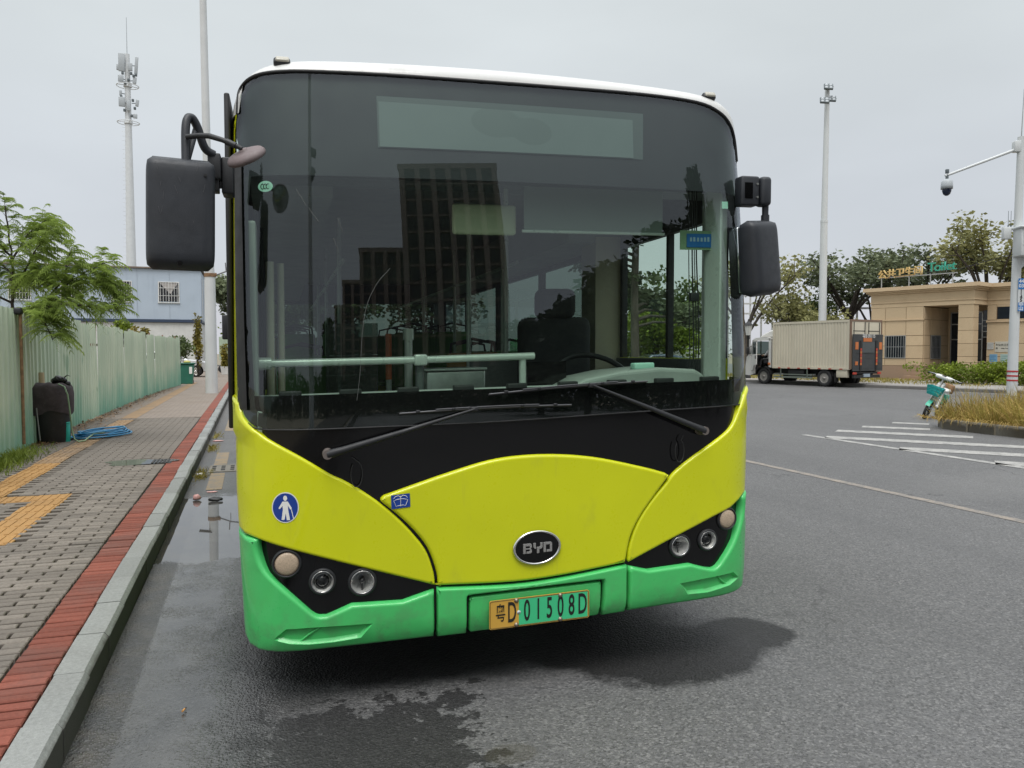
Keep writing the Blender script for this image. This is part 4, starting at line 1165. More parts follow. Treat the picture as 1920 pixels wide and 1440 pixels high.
# ---- body behind the front: side walls, windows, door, rear
def side_wall(x0, x1, cols, name, glazing, zlo=1.18, zhi=2.34):
    """lower skirt, upper cant rail and pillars; cols = pillar (y0, y1) list"""
    b = BB(); b.box(x0, x1, 0.33, BUS_LEN, 0.66, zlo); b.build("side_panel", M_YEL, bus)
    b = BB(); b.box(x0, x1, 0.33, BUS_LEN, 0.30, 0.655); b.build("skirt", M_GRN, bus)
    b = BB(); b.box(x0, x1, 0.36, BUS_LEN, zhi, 2.66); b.build("cant_rail", M_BLKM, bus)
    for a, c in cols:
        b = BB(); b.box(x0 + 0.002, x1 - 0.002, a, c, zlo, zhi); b.build("pillar", M_BLKM, bus)
    for (a, c) in glazing:
        b = BB(); xm = (x0 + x1) / 2; b.add([(xm, a, zlo), (xm, c, zlo), (xm, c, zhi), (xm, a, zhi)], [(0, 1, 2, 3)]); b.build("side_window", M_SIDEGLASS if (c < 1.61 and x0 > 1) else M_TINTGLASS, bus)
# driver side
side_wall(2.485, 2.528, [(0.33, 0.385), (0.935, 0.965), (1.60, 1.95), (3.35, 3.45), (4.85, 4.95), (6.35, 6.45), (7.85, BUS_LEN)], "r",
          [(0.385, 0.935), (0.965, 1.60), (1.95, 3.35), (3.45, 4.85), (4.95, 6.35), (6.45, 7.85)], 1.46, 2.22)
# kerb side with the front door
side_wall(0.034, 0.062, [(0.33, 0.40), (0.98, 1.05), (1.62, 1.75), (3.35, 3.45), (4.55, 4.65), (6.35, 6.45), (7.85, BUS_LEN)], "l",
          [(0.40, 0.98), (1.05, 1.62), (1.75, 3.35), (3.45, 4.55), (4.65, 6.35), (6.45, 7.85)], 1.18, 2.34)
b = BB(); b.rbox((-0.020, 0.62, 1.955), (0.024, 0.56, 1.50), 0.008, 2); dl = b.build("door_leaf_edge", M_RUB, bus)
b = BB(); b.tube([(-0.010, 2.0, 1.75), (-0.06, 2.0, 1.78), (-0.12, 2.0, 1.75)], 0.008, 6); dm = b.build("door_mirror_arm", M_BLKM, bus)
b = BB(); b.rbox((-0.140, 2.0, 1.715), (0.060, 0.05, 0.160), 0.008, 2); b.build("door_mirror", M_BLKM, dm)
for x0_, x1_, z1_ in ((2.460, 2.482, 1.455), (0.064, 0.076, 1.17)):
    b = BB(); b.box(x0_, x1_, 0.42, BUS_LEN - 0.1, 0.40, z1_); b.build("inner_lining", M_TRIMD, bus)
# rear, floor, ceiling
b = BB(); b.box(0.06, 2.50, BUS_LEN - 0.06, BUS_LEN - 0.01, 0.30, 1.75); b.build("rear_panel", M_YEL, bus)
b = BB(); b.box(0.06, 2.50, BUS_LEN - 0.06, BUS_LEN - 0.01, 2.25, 2.85); b.build("rear_header", M_BLKM, bus)
b = BB(); b.add([(0.06, BUS_LEN - 0.04, 1.75), (2.50, BUS_LEN - 0.04, 1.75), (2.50, BUS_LEN - 0.04, 2.25), (0.06, BUS_LEN - 0.04, 2.25)], [(0, 1, 2, 3)]); b.build("rear_window", M_TINTGLASS, bus)
M_FLOOR = mat("bus_floor", (0.06, 0.065, 0.065), 0.6)
b = BB(); b.box(0.06, 2.50, 0.36, BUS_LEN - 0.07, 0.33, 0.38); b.build("floor", M_FLOOR, bus)
M_CEIL = mat("ceiling_lining", (0.26, 0.265, 0.265), 0.6)
b = BB(); b.box(0.09, 2.47, 0.50, BUS_LEN - 0.07, 2.54, 2.58); b.box(0.07, 0.45, 0.55, BUS_LEN - 0.08, 2.30, 2.535); b.box(2.10, 2.49, 1.65, BUS_LEN - 0.08, 2.26, 2.535); b.build("ceiling", M_CEIL, bus)
b = BB(); b.box(0.10, 2.46, 0.30, 0.50, 2.34, 2.58); b.build("front_locker", M_TRIMD, bus)
# wheels
M_TYRE = mat("tyre_rubber", (0.022, 0.022, 0.023), 0.8, var=0.2, dirt=(0.09, 0.08, 0.07), dirt_amt=0.3, grain=0.3, gs=60)
M_RIM = mat("wheel_steel", (0.35, 0.35, 0.34), 0.45, 0.6)
def wheel(mb_cls, c, r, w, parent, side, rim=M_RIM, tyre_name="wheel", spokes=0):
    M = Matrix.Translation(c) @ Matrix.Rotation(R(90) * side, 4, 'Y')
    b = mb_cls(); b.lathe([(r * 0.58, -w / 2), (r * 0.9, -w / 2), (r * 0.985, -w * 0.42), (r, -w * 0.3), (r, w * 0.3), (r * 0.985, w * 0.42), (r * 0.9, w / 2), (r * 0.62, w / 2), (r * 0.58, w * 0.40), (r * 0.58, -w / 2)], 32, M)
    t_ = b.build(tyre_name, M_TYRE, parent)
    b = mb_cls()
    if spokes:
        b.lathe([(r * 0.60, w * 0.42), (r * 0.61, w * 0.46), (r * 0.56, w * 0.47), (r * 0.54, w * 0.1), (r * 0.54, -w * 0.3)], 32, M)
        b.lathe([(r * 0.14, w * 0.20), (r * 0.14, w * 0.42), (0.0001, w * 0.44)], 14, M)
        for i in range(spokes):
            a = 2 * math.pi * i / spokes
            for da in (-0.10, 0.10):
                p0 = M @ Vector((r * 0.12 * math.cos(a), r * 0.12 * math.sin(a), w * 0.36)); p1 = M @ Vector((r * 0.57 * math.cos(a + da), r * 0.57 * math.sin(a + da), w * 0.36))
                b.cyl(p0, p1, r * 0.045, r * 0.035, 6)
    else:
        b.lathe([(r * 0.60, w * 0.36), (r * 0.60, w * 0.44), (r * 0.55, w * 0.44), (r * 0.52, w * 0.22), (r * 0.36, w * 0.18), (r * 0.30, w * 0.34), (r * 0.16, w * 0.36), (r * 0.14, w * 0.52), (0.0001, w * 0.54)], 28, M)
        for i in range(8):
            a = 2 * math.pi * i / 8
            b.cyl(M @ Vector((r * 0.24 * math.cos(a), r * 0.24 * math.sin(a), w * 0.33)), M @ Vector((r * 0.24 * math.cos(a), r * 0.24 * math.sin(a), w * 0.43)), r * 0.03, r * 0.03, 6)
    b.build("rim", rim, t_)
    if spokes:
        b = mb_cls(); b.lathe([(r * 0.53, -w * 0.1), (r * 0.5, -w * 0.12), (0.0001, -w * 0.12)], 20, M); b.build("brake_disc", M_BLKM, t_)
    return t_
class BB2(BB):
    pass
for wx, sd in ((0.22, -1), (2.34, 1)):
    for wy in (2.15, 6.3):
        wheel(BB, (wx, wy, 0.46 - wx * BUS_TILT), 0.46, 0.26, bus, sd)
b = BB(); b.box(0.25, 2.31, 0.45, BUS_LEN - 0.3, 0.29, 0.325); b.build("underfloor_light_block", M_BLKM, bus)  # black box added beneath the floor to block light
b = BB(); b.rbox((0.045, 0.62, 0.42), (0.05, 0.22, 0.34), 0.015, 2); b.build("mudguard", M_RUB, bus)

# ---- what shows through the windscreen
b = BB(); b.prism([(0.09, 1.10), (0.09, 1.292), (0.14, 1.302), (0.30, 1.345), (0.42, 1.345), (0.42, 1.10)], 'x', 0.10, 2.46); b.build("dashboard_shelf", mat("shelf_grey", (0.42, 0.45, 0.43), 0.55, var=0.06), bus)
b = BB(); b.box(0.10, 2.46, 0.42, 0.50, 0.40, 1.26); b.build("dashboard_front", M_TRIMD, bus)
for i in range(9):
    x = 0.235 + i * 0.262
    b = BB(); b.rbox((x, 0.17, 1.318), (0.125, 0.07, 0.022), 0.010, 2); v_ = b.build("air_vent", M_BLKM, bus)
    b = BB(); b.rbox((x, 0.19, 1.347), (0.098, 0.04, 0.050), 0.006, 2); b.build("vent_nozzle", M_RUB, v_)
b = BB(); hp = [(1.56, 1.27), (1.56, 1.33), (1.66, 1.378), (1.85, 1.41), (2.08, 1.425), (2.28, 1.41), (2.335, 1.38), (2.345, 1.27)]
b.prism(hp, 'y', 0.24, 0.62); b.build("instrument_hood", M_TRIM, bus, bevel=0.02, seg=3)
tor = BB(); M = RM((1.965, 0.86, 1.345), 38, 0, 0)
tor.tube([M @ Vector((0.235 * math.cos(2 * math.pi * i / 40), 0.235 * math.sin(2 * math.pi * i / 40), 0)) for i in range(40)], 0.0165, 8, True); sw = tor.build("steering_wheel", M_BLKM, bus)
b = BB()
for a in (0, 180, 270): b.tube([M @ Vector((0, 0, -0.03)), M @ Vector((0.23 * math.cos(R(a)), 0.23 * math.sin(R(a)), 0))], 0.014, 6)
b.cyl(M @ Vector((0, 0, -0.35)), M @ Vector((0, 0, -0.01)), 0.035, 0.05, 12); b.build("steering_column", M_BLKM, sw)
# small mint device on a stalk
b = BB(); b.rbox((2.012, 0.32, 1.432), (0.115, 0.06, 0.036), 0.008, 2); dv = b.build("dash_camera", M_STG, bus)
b = BB(); b.tube([(2.012, 0.33, 1.42), (2.0, 0.32, 1.38), (1.975, 0.31, 1.34)], 0.010, 6); b.tube([(1.975, 0.31, 1.34), (1.93, 0.26, 1.29)], 0.008, 6); b.tube([(1.975, 0.31, 1.34), (2.03, 0.27, 1.29)], 0.008, 6); b.build("stalk", M_RAIL, dv)
# grab rail across the entrance
b = BB(); b.tube([(0.10, 0.45, 1.492), (0.85, 0.45, 1.492), (1.46, 0.46, 1.498)], 0.0185, 12); gr = b.build("grab_rail", M_RAIL, bus)
b = BB(); b.cyl((0.085, 0.45, 1.492), (0.155, 0.45, 1.492), 0.031, 0.029, 14); b.build("rail_socket", M_RAIL, gr)
b = BB(); b.rbox((0.862, 0.45, 1.492), (0.066, 0.05, 0.056), 0.010, 2); b.build("rail_clamp", M_RAIL, gr)
b = BB(); b.tube([(1.40, 0.47, 1.49), (1.405, 0.48, 1.30), (1.405, 0.48, 0.6)], 0.019, 10); b.build("rail_post", M_RAIL, gr)
b = BB(); b.cyl((0.862, 0.47, 0.5), (0.862, 0.47, 1.47), 0.022, 0.022, 10); b.build("rail_post", M_TRIMD, gr)
# entrance pillar, poles and partition
b = BB(); b.box(0.062, 0.100, 0.20, 0.40, 1.28, 2.12); b.build("entrance_pillar_trim", M_TRIM, bus, bevel=0.01)
for (px_, py_, r_, m_) in ((0.150, 0.55, 0.020, M_CREAM), (0.20, 0.62, 0.017, M_CREAM)):
    b = BB(); b.cyl((px_, py_, 0.45), (px_, py_, 1.98), r_, r_, 10); b.build("door_pole", m_, bus)
b = BB(); b.box(0.075, 0.10, 1.00, 1.04, 0.45, 2.3); b.build("door_post", M_BLKM, bus)
b = BB(); b.box(0.075, 0.10, 1.60, 1.65, 0.45, 2.3); b.build("door_post", M_BLKM, bus)
M_PERSP = glass_mat("partition_sheet", (0.42, 0.50, 0.46), 1.4, 0.22)
b = BB(); b.box(0.47, 0.80, 1.70, 1.708, 0.75, 1.72); b.build("partition", M_PERSP, bus)
M_ORNG = mat("orange_grip", (0.62, 0.13, 0.02), 0.5, var=0.05)
b = BB(); b.cyl((0.856, 1.6, 0.45), (0.856, 1.6, 1.36), 0.018, 0.018, 10); op = b.build("stanchion", M_RAIL, bus)
b = BB(); b.cyl((0.856, 1.6, 1.355), (0.856, 1.6, 1.648), 0.0195, 0.0195, 10); b.build("orange_grip", M_ORNG, op)
b = BB(); b.cyl((0.905, 1.1, 0.45), (0.905, 1.1, 1.60), 0.026, 0.024, 12); cp = b.build("card_reader_post", M_RAIL, bus)
b = BB(); b.cyl((0.905, 1.1, 1.60), (0.905, 1.1, 1.665), 0.032, 0.032, 12); b.build("post_cap", M_RAIL, cp)
b = BB(); b.rbox((1.148, 1.05, 1.17), (0.345, 0.26, 0.50), 0.012, 2); fb = b.build("fare_box", M_STEEL, bus)
b = BB(); b.rbox((1.148, 1.05, 1.426), (0.360, 0.28, 0.014), 0.004, 2); b.build("fare_box_lid", M_RAIL, fb)
b = BB(); b.tube([(0.90, 1.08, 1.30), (0.94, 1.06, 1.33), (0.98, 1.06, 1.30), (0.97, 1.05, 1.24), (0.92, 1.05, 1.20)], 0.009, 6); b.build("cable", M_RUB, fb)
# dark centre cabinet beside the driver, tablet
b = BB(); b.rbox((1.58, 0.62, 1.20), (0.22, 0.16, 0.36), 0.015, 2); b.build("switch_cabinet", M_BLKM, bus)
b = BB(); b.cbox((1.55, 0.52, 1.40), (0.22, 0.012, 0.13)); b.build("tablet", M_BLK, bus)
# driver's seat and barrier
M_SEATD = mat("driver_fabric", (0.03, 0.032, 0.036), 0.85)
b = BB(); b.rbox((1.96, 1.55, 1.35), (0.50, 0.16, 0.78), 0.06, 3); ds = b.build("driver_seat_back", M_SEATD, bus)
b = BB(); b.rbox((1.96, 1.53, 1.83), (0.28, 0.12, 0.20), 0.05, 3); b.build("headrest", M_SEATD, ds)
b = BB(); b.rbox((1.96, 1.25, 0.95), (0.50, 0.55, 0.16), 0.06, 3); b.build("driver_seat_cushion", M_SEATD, ds)
M_BARR = mat("barrier_grey", (0.20, 0.21, 0.21), 0.5)
b = BB(); b.box(1.45, 2.48, 1.86, 1.90, 0.4, 1.45); b.build("driver_barrier", M_BARR, bus)
b = BB(); b.box(2.30, 2.495, 1.64, 1.90, 1.3, 2.3); b.build("driver_pillar_trim", M_CREAM, bus)
for q in (1.45, 1.72):
    b = BB(); b.cyl((q, 1.88, 0.45), (q, 1.88, 2.55), 0.017, 0.017, 10); b.build("stanchion", M_RAIL, bus)
# inside mirror, roller blind, notice, cables
M_IMIR = mat("inside_mirror_back", (0.50, 0.52, 0.36), 0.5, var=0.06)
b = BB(); b.rbox((1.168, 0.36, 2.178), (0.325, 0.035, 0.150), 0.016, 3); im = b.build("inside_mirror", M_IMIR, bus)
b = BB(); b.cyl((1.28, 0.37, 2.25), (1.29, 0.40, 2.36), 0.012, 0.012, 8); b.build("mirror_bracket", M_RAIL, im)
M_BLIND = mat("roller_blind", (0.22, 0.25, 0.235), 0.8, var=0.05)
b = BB(); b.box(1.36, 2.12, 0.315, 0.319, 2.125, 2.35); bl = b.build("roller_blind", M_BLIND, bus)
b = BB(); b.cyl((1.35, 0.316, 2.12), (2.13, 0.316, 2.12), 0.008, 0.008, 8); b.build("blind_bar", M_RAIL, bl)
M_NOTB = mat("notice_green", (0.22, 0.34, 0.20), 0.6)
b = BB(); b.box(2.195, 2.40, 0.262, 0.266, 2.035, 2.135); nt_ = b.build("notice_board", M_NOTB, bus)
M_NBL = mat("notice_blue", (0.02, 0.16, 0.48), 0.5)
b = BB(); b.box(2.232, 2.375, 0.2585, 0.2615, 2.048, 2.118); b.build("notice_face", M_NBL, nt_)
for i, (q, h) in enumerate(((2.256, 0.020), (2.275, 0.022), (2.297, 0.020), (2.318, 0.020), (2.338, 0.022), (2.358, 0.024))):
    b = BB(); b.box(q - 0.006, q + 0.006, 0.2575, 0.2582, 2.078, 2.078 + h); b.build("notice_mark", mat("notice_print", (0.35, 0.5, 0.62), 0.5), nt_)
for i, q in enumerate((2.255, 2.275, 2.288, 2.300)):
    b = BB(); b.tube([(q, 0.285, 2.40), (q + 0.004, 0.285, 2.0), (q + 0.012 + 0.004 * i, 0.285, 1.62), (q + 0.02, 0.285, 1.30)], 0.0026 + 0.0012 * (i % 2), 5); b.build("cable", M_RUB, bus)
b = BB(); b.rbox((2.292, 0.28, 1.79), (0.05, 0.02, 0.045), 0.004, 2); b.build("cable_clip", M_BLKM, bus)
b = BB(); b.prism([(2.385, 0.37), (2.36, 0.30), (2.40, 0.20), (2.455, 0.235), (2.49, 0.34), (2.49, 0.37)], 'z', 1.28, 2.36); b.build("driver_pillar_cover", M_RAIL, bus, bevel=0.01)
# passenger seats
M_SGRN = mat("seat_green", (0.06, 0.22, 0.03), 0.45, var=0.08)
M_SYEL = mat("seat_orange", (0.50, 0.24, 0.02), 0.45, var=0.08)
def seat(x, y, m, zf=0.38):
    b = BB(); b.rbox((x, y, zf + 0.45), (0.42, 0.42, 0.05), 0.02, 2); b.rbox((x, y + 0.20, zf + 0.80), (0.42, 0.06, 0.66), 0.028, 2); s_ = b.build("seat", m, bus)
    b = BB(); b.tube([(x - 0.19, y + 0.20, zf + 1.05), (x - 0.17, y + 0.21, zf + 1.20), (x, y + 0.21, zf + 1.235), (x + 0.17, y + 0.21, zf + 1.20), (x + 0.19, y + 0.20, zf + 1.05)], 0.013, 6); b.build("seat_handle", M_BLKM, s_)
    b = BB(); b.cyl((x, y, zf), (x, y, zf + 0.43), 0.03, 0.03, 8); b.build("seat_leg", M_TRIMD, s_)
seat(1.62, 2.25, M_SYEL)
for y_ in (3.2, 4.0, 4.8, 5.7, 6.6, 7.5):
    zf = 0.38 if y_ < 5 else 0.62
    seat(0.36, y_, M_SGRN, zf); seat(2.20, y_, M_SGRN, zf)
    if y_ > 5: seat(0.86, y_, M_SGRN, zf); seat(1.70, y_, M_SGRN, zf)
for y_ in (2.6, 4.4, 6.2):
    for q in (0.62, 1.90):
        b = BB(); b.cyl((q, y_, 0.4), (q, y_, 2.56), 0.016, 0.016, 8); b.build("stanchion", M_RAIL, bus)
for q in (0.62, 1.90):
    b = BB(); b.cyl((q, 2.2, 2.18), (q, BUS_LEN - 0.3, 2.18), 0.015, 0.015, 8); b.build("overhead_rail", M_RAIL, bus)
# ================================================================ PLANTS: generators
def leaf_mat(name, c, c2=None, var=0.35, trans=0.25):
    if name in MATS: return MATS[name]
    m = base_mat(name, c, 0.55, spec=0.25)
    k = NT(m); P = k.pos()
    c2 = c2 or tuple(q * 1.5 for q in c)
    n = k.noise(P, 1.1, 3); n2 = k.noise(P, 7, 2)
    f = k.math('ADD', k.rng(n, 0.35, 0.65, 0, 0.6), k.rng(n2, 0.3, 0.7, 0, 0.4))
    o = k.mix(f, tuple(q * (1 - var) for q in c), c2)
    k.color(o)
    k.b.inputs["Transmission Weight"].default_value = 0.0
    t = k.t
    tl = t.nodes.new("ShaderNodeBsdfTranslucent"); t.links.new(o, tl.inputs[0])
    ms = t.nodes.new("ShaderNodeMixShader"); ms.inputs[0].default_value = trans
    outn = [q for q in t.nodes if q.type == 'OUTPUT_MATERIAL'][0]
    t.links.new(k.b.outputs[0], ms.inputs[1]); t.links.new(tl.outputs[0], ms.inputs[2]); t.links.new(ms.outputs[0], outn.inputs[0])
    MATS[name] = m
    return m
def bark_mat(name, c):
    if name in MATS: return MATS[name]
    m = base_mat(name, c, 0.9, spec=0.2)
    k = NT(m); P = k.pos()
    n = k.noise(P, 6, 5, 0.6, (1, 1, 0.3))
    k.color(k.mix(k.rng(n, 0.3, 0.7), tuple(q * 0.55 for q in c), tuple(q * 1.4 for q in c)))
    k.bump(n, 0.5, 0.02)
    MATS[name] = m
    return m
M_BARK = bark_mat("bark_grey", (0.10, 0.085, 0.07))
M_BARKD = bark_mat("bark_dark", (0.05, 0.042, 0.035))
L_OLIVE = leaf_mat("leaf_olive", (0.20, 0.205, 0.085), (0.42, 0.41, 0.17))
L_DARK = leaf_mat("leaf_dark", (0.10, 0.13, 0.075), (0.24, 0.275, 0.15))
L_MID = leaf_mat("leaf_mid", (0.075, 0.115, 0.04), (0.16, 0.21, 0.07))
L_DEEP = leaf_mat("leaf_deep", (0.025, 0.042, 0.022), (0.06, 0.085, 0.04))
L_LIME = leaf_mat("leaf_lime", (0.11, 0.17, 0.018), (0.26, 0.33, 0.035))
L_FRESH = leaf_mat("leaf_fresh", (0.155, 0.23, 0.045), (0.36, 0.47, 0.11), trans=0.5)
L_YEL = leaf_mat("leaf_yellowing", (0.20, 0.17, 0.03), (0.36, 0.30, 0.06))
L_DRY = leaf_mat("grass_straw", (0.33, 0.215, 0.06), (0.58, 0.42, 0.14), trans=0.15)
L_DRYG = leaf_mat("grass_olive", (0.21, 0.18, 0.035), (0.40, 0.33, 0.075), trans=0.15)
L_GRASS = leaf_mat("grass_green", (0.11, 0.17, 0.02), (0.25, 0.31, 0.05), trans=0.15)

class Leaves:
    """collects many small leaf faces into one mesh, fast"""
    def __init__(s): s.v = []; s.f = []
    def quad(s, p, d, u, l, w):
        o = len(s.v)
        a = p; m = p + d * (l * 0.5); e = p + d * l
        s.v += [a, m + u * w, e, m - u * w]
        s.f.append((o, o + 1, o + 2, o + 3))
    def blade(s, p, d, u, l, w, droop):
        o = len(s.v)
        m = p + d * (l * 0.55) ; e = p + d * l + Vector((0, 0, -droop))
        s.v += [p - u * w, p + u * w, m + u * w * 0.8, m - u * w * 0.8, e]
        s.f += [(o, o + 1, o + 2, o + 3), (o + 3, o + 2, o + 4)]
    def build(s, name, m, parent=None, kind=None):
        me = bpy.data.meshes.new(name)
        me.from_pydata([tuple(p) for p in s.v], [], s.f); me.update()
        return link(name, me, m, parent, kind=kind)
def rv(g):
    while True:
        p = Vector((g.uniform(-1, 1), g.uniform(-1, 1), g.uniform(-1, 1)))
        if 0.01 < p.length < 1: return p
def clump(L, g, c, rad, n, size, flat=0.35):
    for _ in range(n):
        o = rv(g); o = Vector((o.x * rad[0], o.y * rad[1], o.z * rad[2]))
        d = rv(g); d.z *= flat; d.normalize()
        u = d.cross(rv(g)); u.z *= 0.8
        if u.length < 1e-3: continue
        u.normalize()
        s_ = size * g.uniform(0.6, 1.4)
        L.quad(c + o, d, u, s_, s_ * 0.33)
def tree(name, label, pos, h, crown, trunk_h, r0, leafm, seed, cat="tree", group=None, limbs=6, layers='umbrella', density=1.0, leaf=0.22, lean=(0, 0), barkm=None, parent_kind=None):
    """tapered trunk, forked limbs, twigs, and leaf clumps at their ends. crown = (rx, ry, rz)"""
    g = random.Random(seed)
    root = empty(name, pos, 0, label, cat, group)
    wood = MB(); L = Leaves()
    top = Vector((lean[0], lean[1], trunk_h))
    tp = [Vector((0, 0, -0.1)), Vector((lean[0] * 0.3 + g.uniform(-.1, .1), lean[1] * 0.3, trunk_h * 0.5)), top]
    wood.tube(tp, [r0 * 1.25, r0 * 0.95, r0 * 0.8], 9)
    tips = []
    for i in range(limbs):
        a = 2 * math.pi * (i + g.uniform(-0.3, 0.3)) / limbs
        if layers == 'umbrella':
            rr = g.uniform(0.45, 0.95); zz = h - crown[2] * g.uniform(0.25, 0.9) * (0.5 + rr * 0.6)
        elif layers == 'round':
            rr = g.uniform(0.25, 0.85); zz = h - crown[2] * g.uniform(0.3, 1.6)
        else:
            rr = g.uniform(0.5, 1.0); zz = trunk_h * 0.35 + (h - trunk_h * 0.35) * (i + 0.5) / limbs; rr *= (1.15 - (zz - trunk_h * 0.35) / (h - trunk_h * 0.35))
        e = Vector((lean[0] + crown[0] * rr * math.cos(a), lean[1] + crown[1] * rr * math.sin(a), zz))
        if layers == 'layered':
            s = Vector((lean[0] * zz / h, lean[1] * zz / h, zz - 0.15)); mid = s.lerp(e, 0.5) + Vector((0, 0, 0.1))
        else:
            s = tp[1].lerp(top, g.uniform(0.5, 1.0)); mid = s.lerp(e, 0.5) + Vector((g.uniform(-.25, .25), g.uniform(-.25, .25), (e.z - s.z) * 0.12))
        lr = r0 * g.uniform(0.38, 0.55)
        wood.tube([s, s.lerp(mid, 0.5) + Vector((0, 0, 0.1)), mid, e], [lr, lr * 0.8, lr * 0.6, lr * 0.25], 6)
        for q in range(g.randint(3, 5)):
            b0 = mid.lerp(e, g.uniform(0.0, 0.9))
            off = rv(g); off = Vector((off.x * crown[0] * 0.42, off.y * crown[1] * 0.42, abs(off.z) * crown[2] * 0.5 * (0.3 if layers == 'layered' else 1)))
            b1 = b0 + off
            wood.tube([b0, b0.lerp(b1, 0.5) + Vector((0, 0, 0.06)), b1], [lr * 0.35, lr * 0.22, lr * 0.10], 5)
            tips.append(b1); tips.append(b0.lerp(b1, 0.6))
        tips.append(e)
    if layers == 'layered':
        wood.tube([top, Vector((lean[0], lean[1], h))], [r0 * 0.8, r0 * 0.15], 7)
        for q in range(6): tips.append(Vector((lean[0], lean[1], h - q * 0.25)))
    for t_ in tips:
        n = int(95 * density * g.uniform(0.6, 1.3))
        k_ = 0.22 if layers != 'round' else 0.30
        rz = {'umbrella': 0.16, 'round': 0.30, 'layered': 0.07}[layers]
        clump(L, g, t_, (crown[0] * k_, crown[1] * k_, max(0.12, crown[2] * rz)), n, leaf, 0.3 if layers != 'round' else 0.7)
    if layers == 'round':
        for _ in range(int(26 * density)):
            o = rv(g); c = Vector((lean[0] + o.x * crown[0] * 0.85, lean[1] + o.y * crown[1] * 0.85, h - crown[2] + o.z * crown[2] * 0.9))
            clump(L, g, c, (crown[0] * 0.25, crown[1] * 0.25, crown[2] * 0.2), int(90 * density), leaf, 0.8)
    # a scaffold of limbs and the trunk are one piece of wood
    wood.build("trunk", barkm or M_BARK, root, fix=False)
    L.build("crown", leafm, root)
    return root

# ================================================================ LEFT: hoarding, bins, pole, house, tower
def fence_mat():
    m = base_mat("hoarding_paint", (0.3, 0.4, 0.3), 0.6)
    k = NT(m); P = k.pos(); Z = k.sep(P)[2]
    oi = k.new("ShaderNodeObjectInfo").outputs["Random"]
    n = k.noise(P, 1.1, 5, 0.6, (1, 1, 0.45)); n2 = k.noise(P, 9, 6, 0.7, (1, 1, 0.12))
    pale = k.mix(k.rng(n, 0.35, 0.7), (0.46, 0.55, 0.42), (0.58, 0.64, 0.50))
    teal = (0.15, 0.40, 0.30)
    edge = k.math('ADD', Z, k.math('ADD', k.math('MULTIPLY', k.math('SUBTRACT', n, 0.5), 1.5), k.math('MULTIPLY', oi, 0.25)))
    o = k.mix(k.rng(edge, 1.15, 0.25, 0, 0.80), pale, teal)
    o = k.mix(k.rng(n2, 0.60, 0.78, 0, 0.35), o, (0.16, 0.20, 0.14))
    o = k.mix(k.rng(k.noise(P, 2.4, 3, 0.5, (1, 1, 0.5)), 0.66, 0.72, 0, 0.45), o, (0.10, 0.25, 0.15))
    o = k.mix(1.0, o, k.rng(oi, 0, 1, 0.92, 1.06), 'MULTIPLY')
    k.color(o)
    k.rough(k.rng(n2, 0.3, 0.7, 0.45, 0.75))
    return m
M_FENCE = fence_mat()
M_RUST = mat("rusty_pipe", (0.24, 0.14, 0.075), 0.85, var=0.35, vs=12, dirt=(0.06, 0.03, 0.02), dirt_amt=0.5)
fence = empty("site_hoarding", (-3.16, 6.0, 0.13), 0, "pale green corrugated metal hoarding along the pavement, teal towards its foot", "fence")
pw_, rib = 0.93, 4
fb_ = MB(); vs = []; fs = []
prof2 = []
for i in range(rib):
    y0 = i * 0.225
    prof2 += [(0.0, y0), (0.0, y0 + 0.125), (0.028, y0 + 0.145), (0.028, y0 + 0.195), (0.0, y0 + 0.215)]
prof2.append((0.0, 0.93))
NZF = 5
for j in range(NZF + 1):
    z = 2.0 * j / NZF
    for x, yy in prof2: vs.append((x + 0.004 * math.sin(yy * 7 + z * 2), yy, z))
np_ = len(prof2)
for j in range(NZF):
    for i in range(np_ - 1): fs.append((j * np_ + i, j * np_ + i + 1, (j + 1) * np_ + i + 1, (j + 1) * np_ + i))
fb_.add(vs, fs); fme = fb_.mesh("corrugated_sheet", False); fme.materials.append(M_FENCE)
gF = random.Random(3)
for i in range(32):
    o = link("corrugated_sheet", fme, None, fence)
    yv = i * 0.912; bend = max(0.0, yv - 19.0)                 # the far end swings in towards the road
    o.location = (0.010 * (i % 2) + gF.uniform(-0.01, 0.01) + 0.0033 * bend * bend, yv, gF.uniform(-0.03, 0.035) + (0.05 if i in (14, 22) else 0))
    o.rotation_euler = (gF.uniform(-0.010, 0.010), gF.uniform(-0.020, 0.014), gF.uniform(-0.012, 0.012) - 0.0066 * bend)
for i in range(10):
    bn = 0.0033 * max(0.0, 0.5 + i * 3.1 - 19.0) ** 2; b = MB(); b.cyl((-0.06 + bn, 0.5 + i * 3.1, 0.0), (-0.06 + bn, 0.5 + i * 3.1, 2.05), 0.025, 0.025, 8); b.build("post", M_RUST, fence)
b = MB(); b.cyl((0.075, 6.62, 0.10), (0.075, 6.60, 1.98), 0.022, 0.022, 10); b.build("front_post", M_RUST, fence, label="rusty pipe strapped to the front of the hoarding")
b = MB(); b.rbox((0.05, 6.60, 2.0), (0.10, 0.13, 0.10), 0.02, 2); b.build("post_clamp", M_BLKM, fence)
b = MB(); b.box(-0.045, -0.015, 0, 19, 1.55, 1.60); b.box(-0.045, -0.015, 0, 19, 0.45, 0.50); b.build("rail", M_RUST, fence)

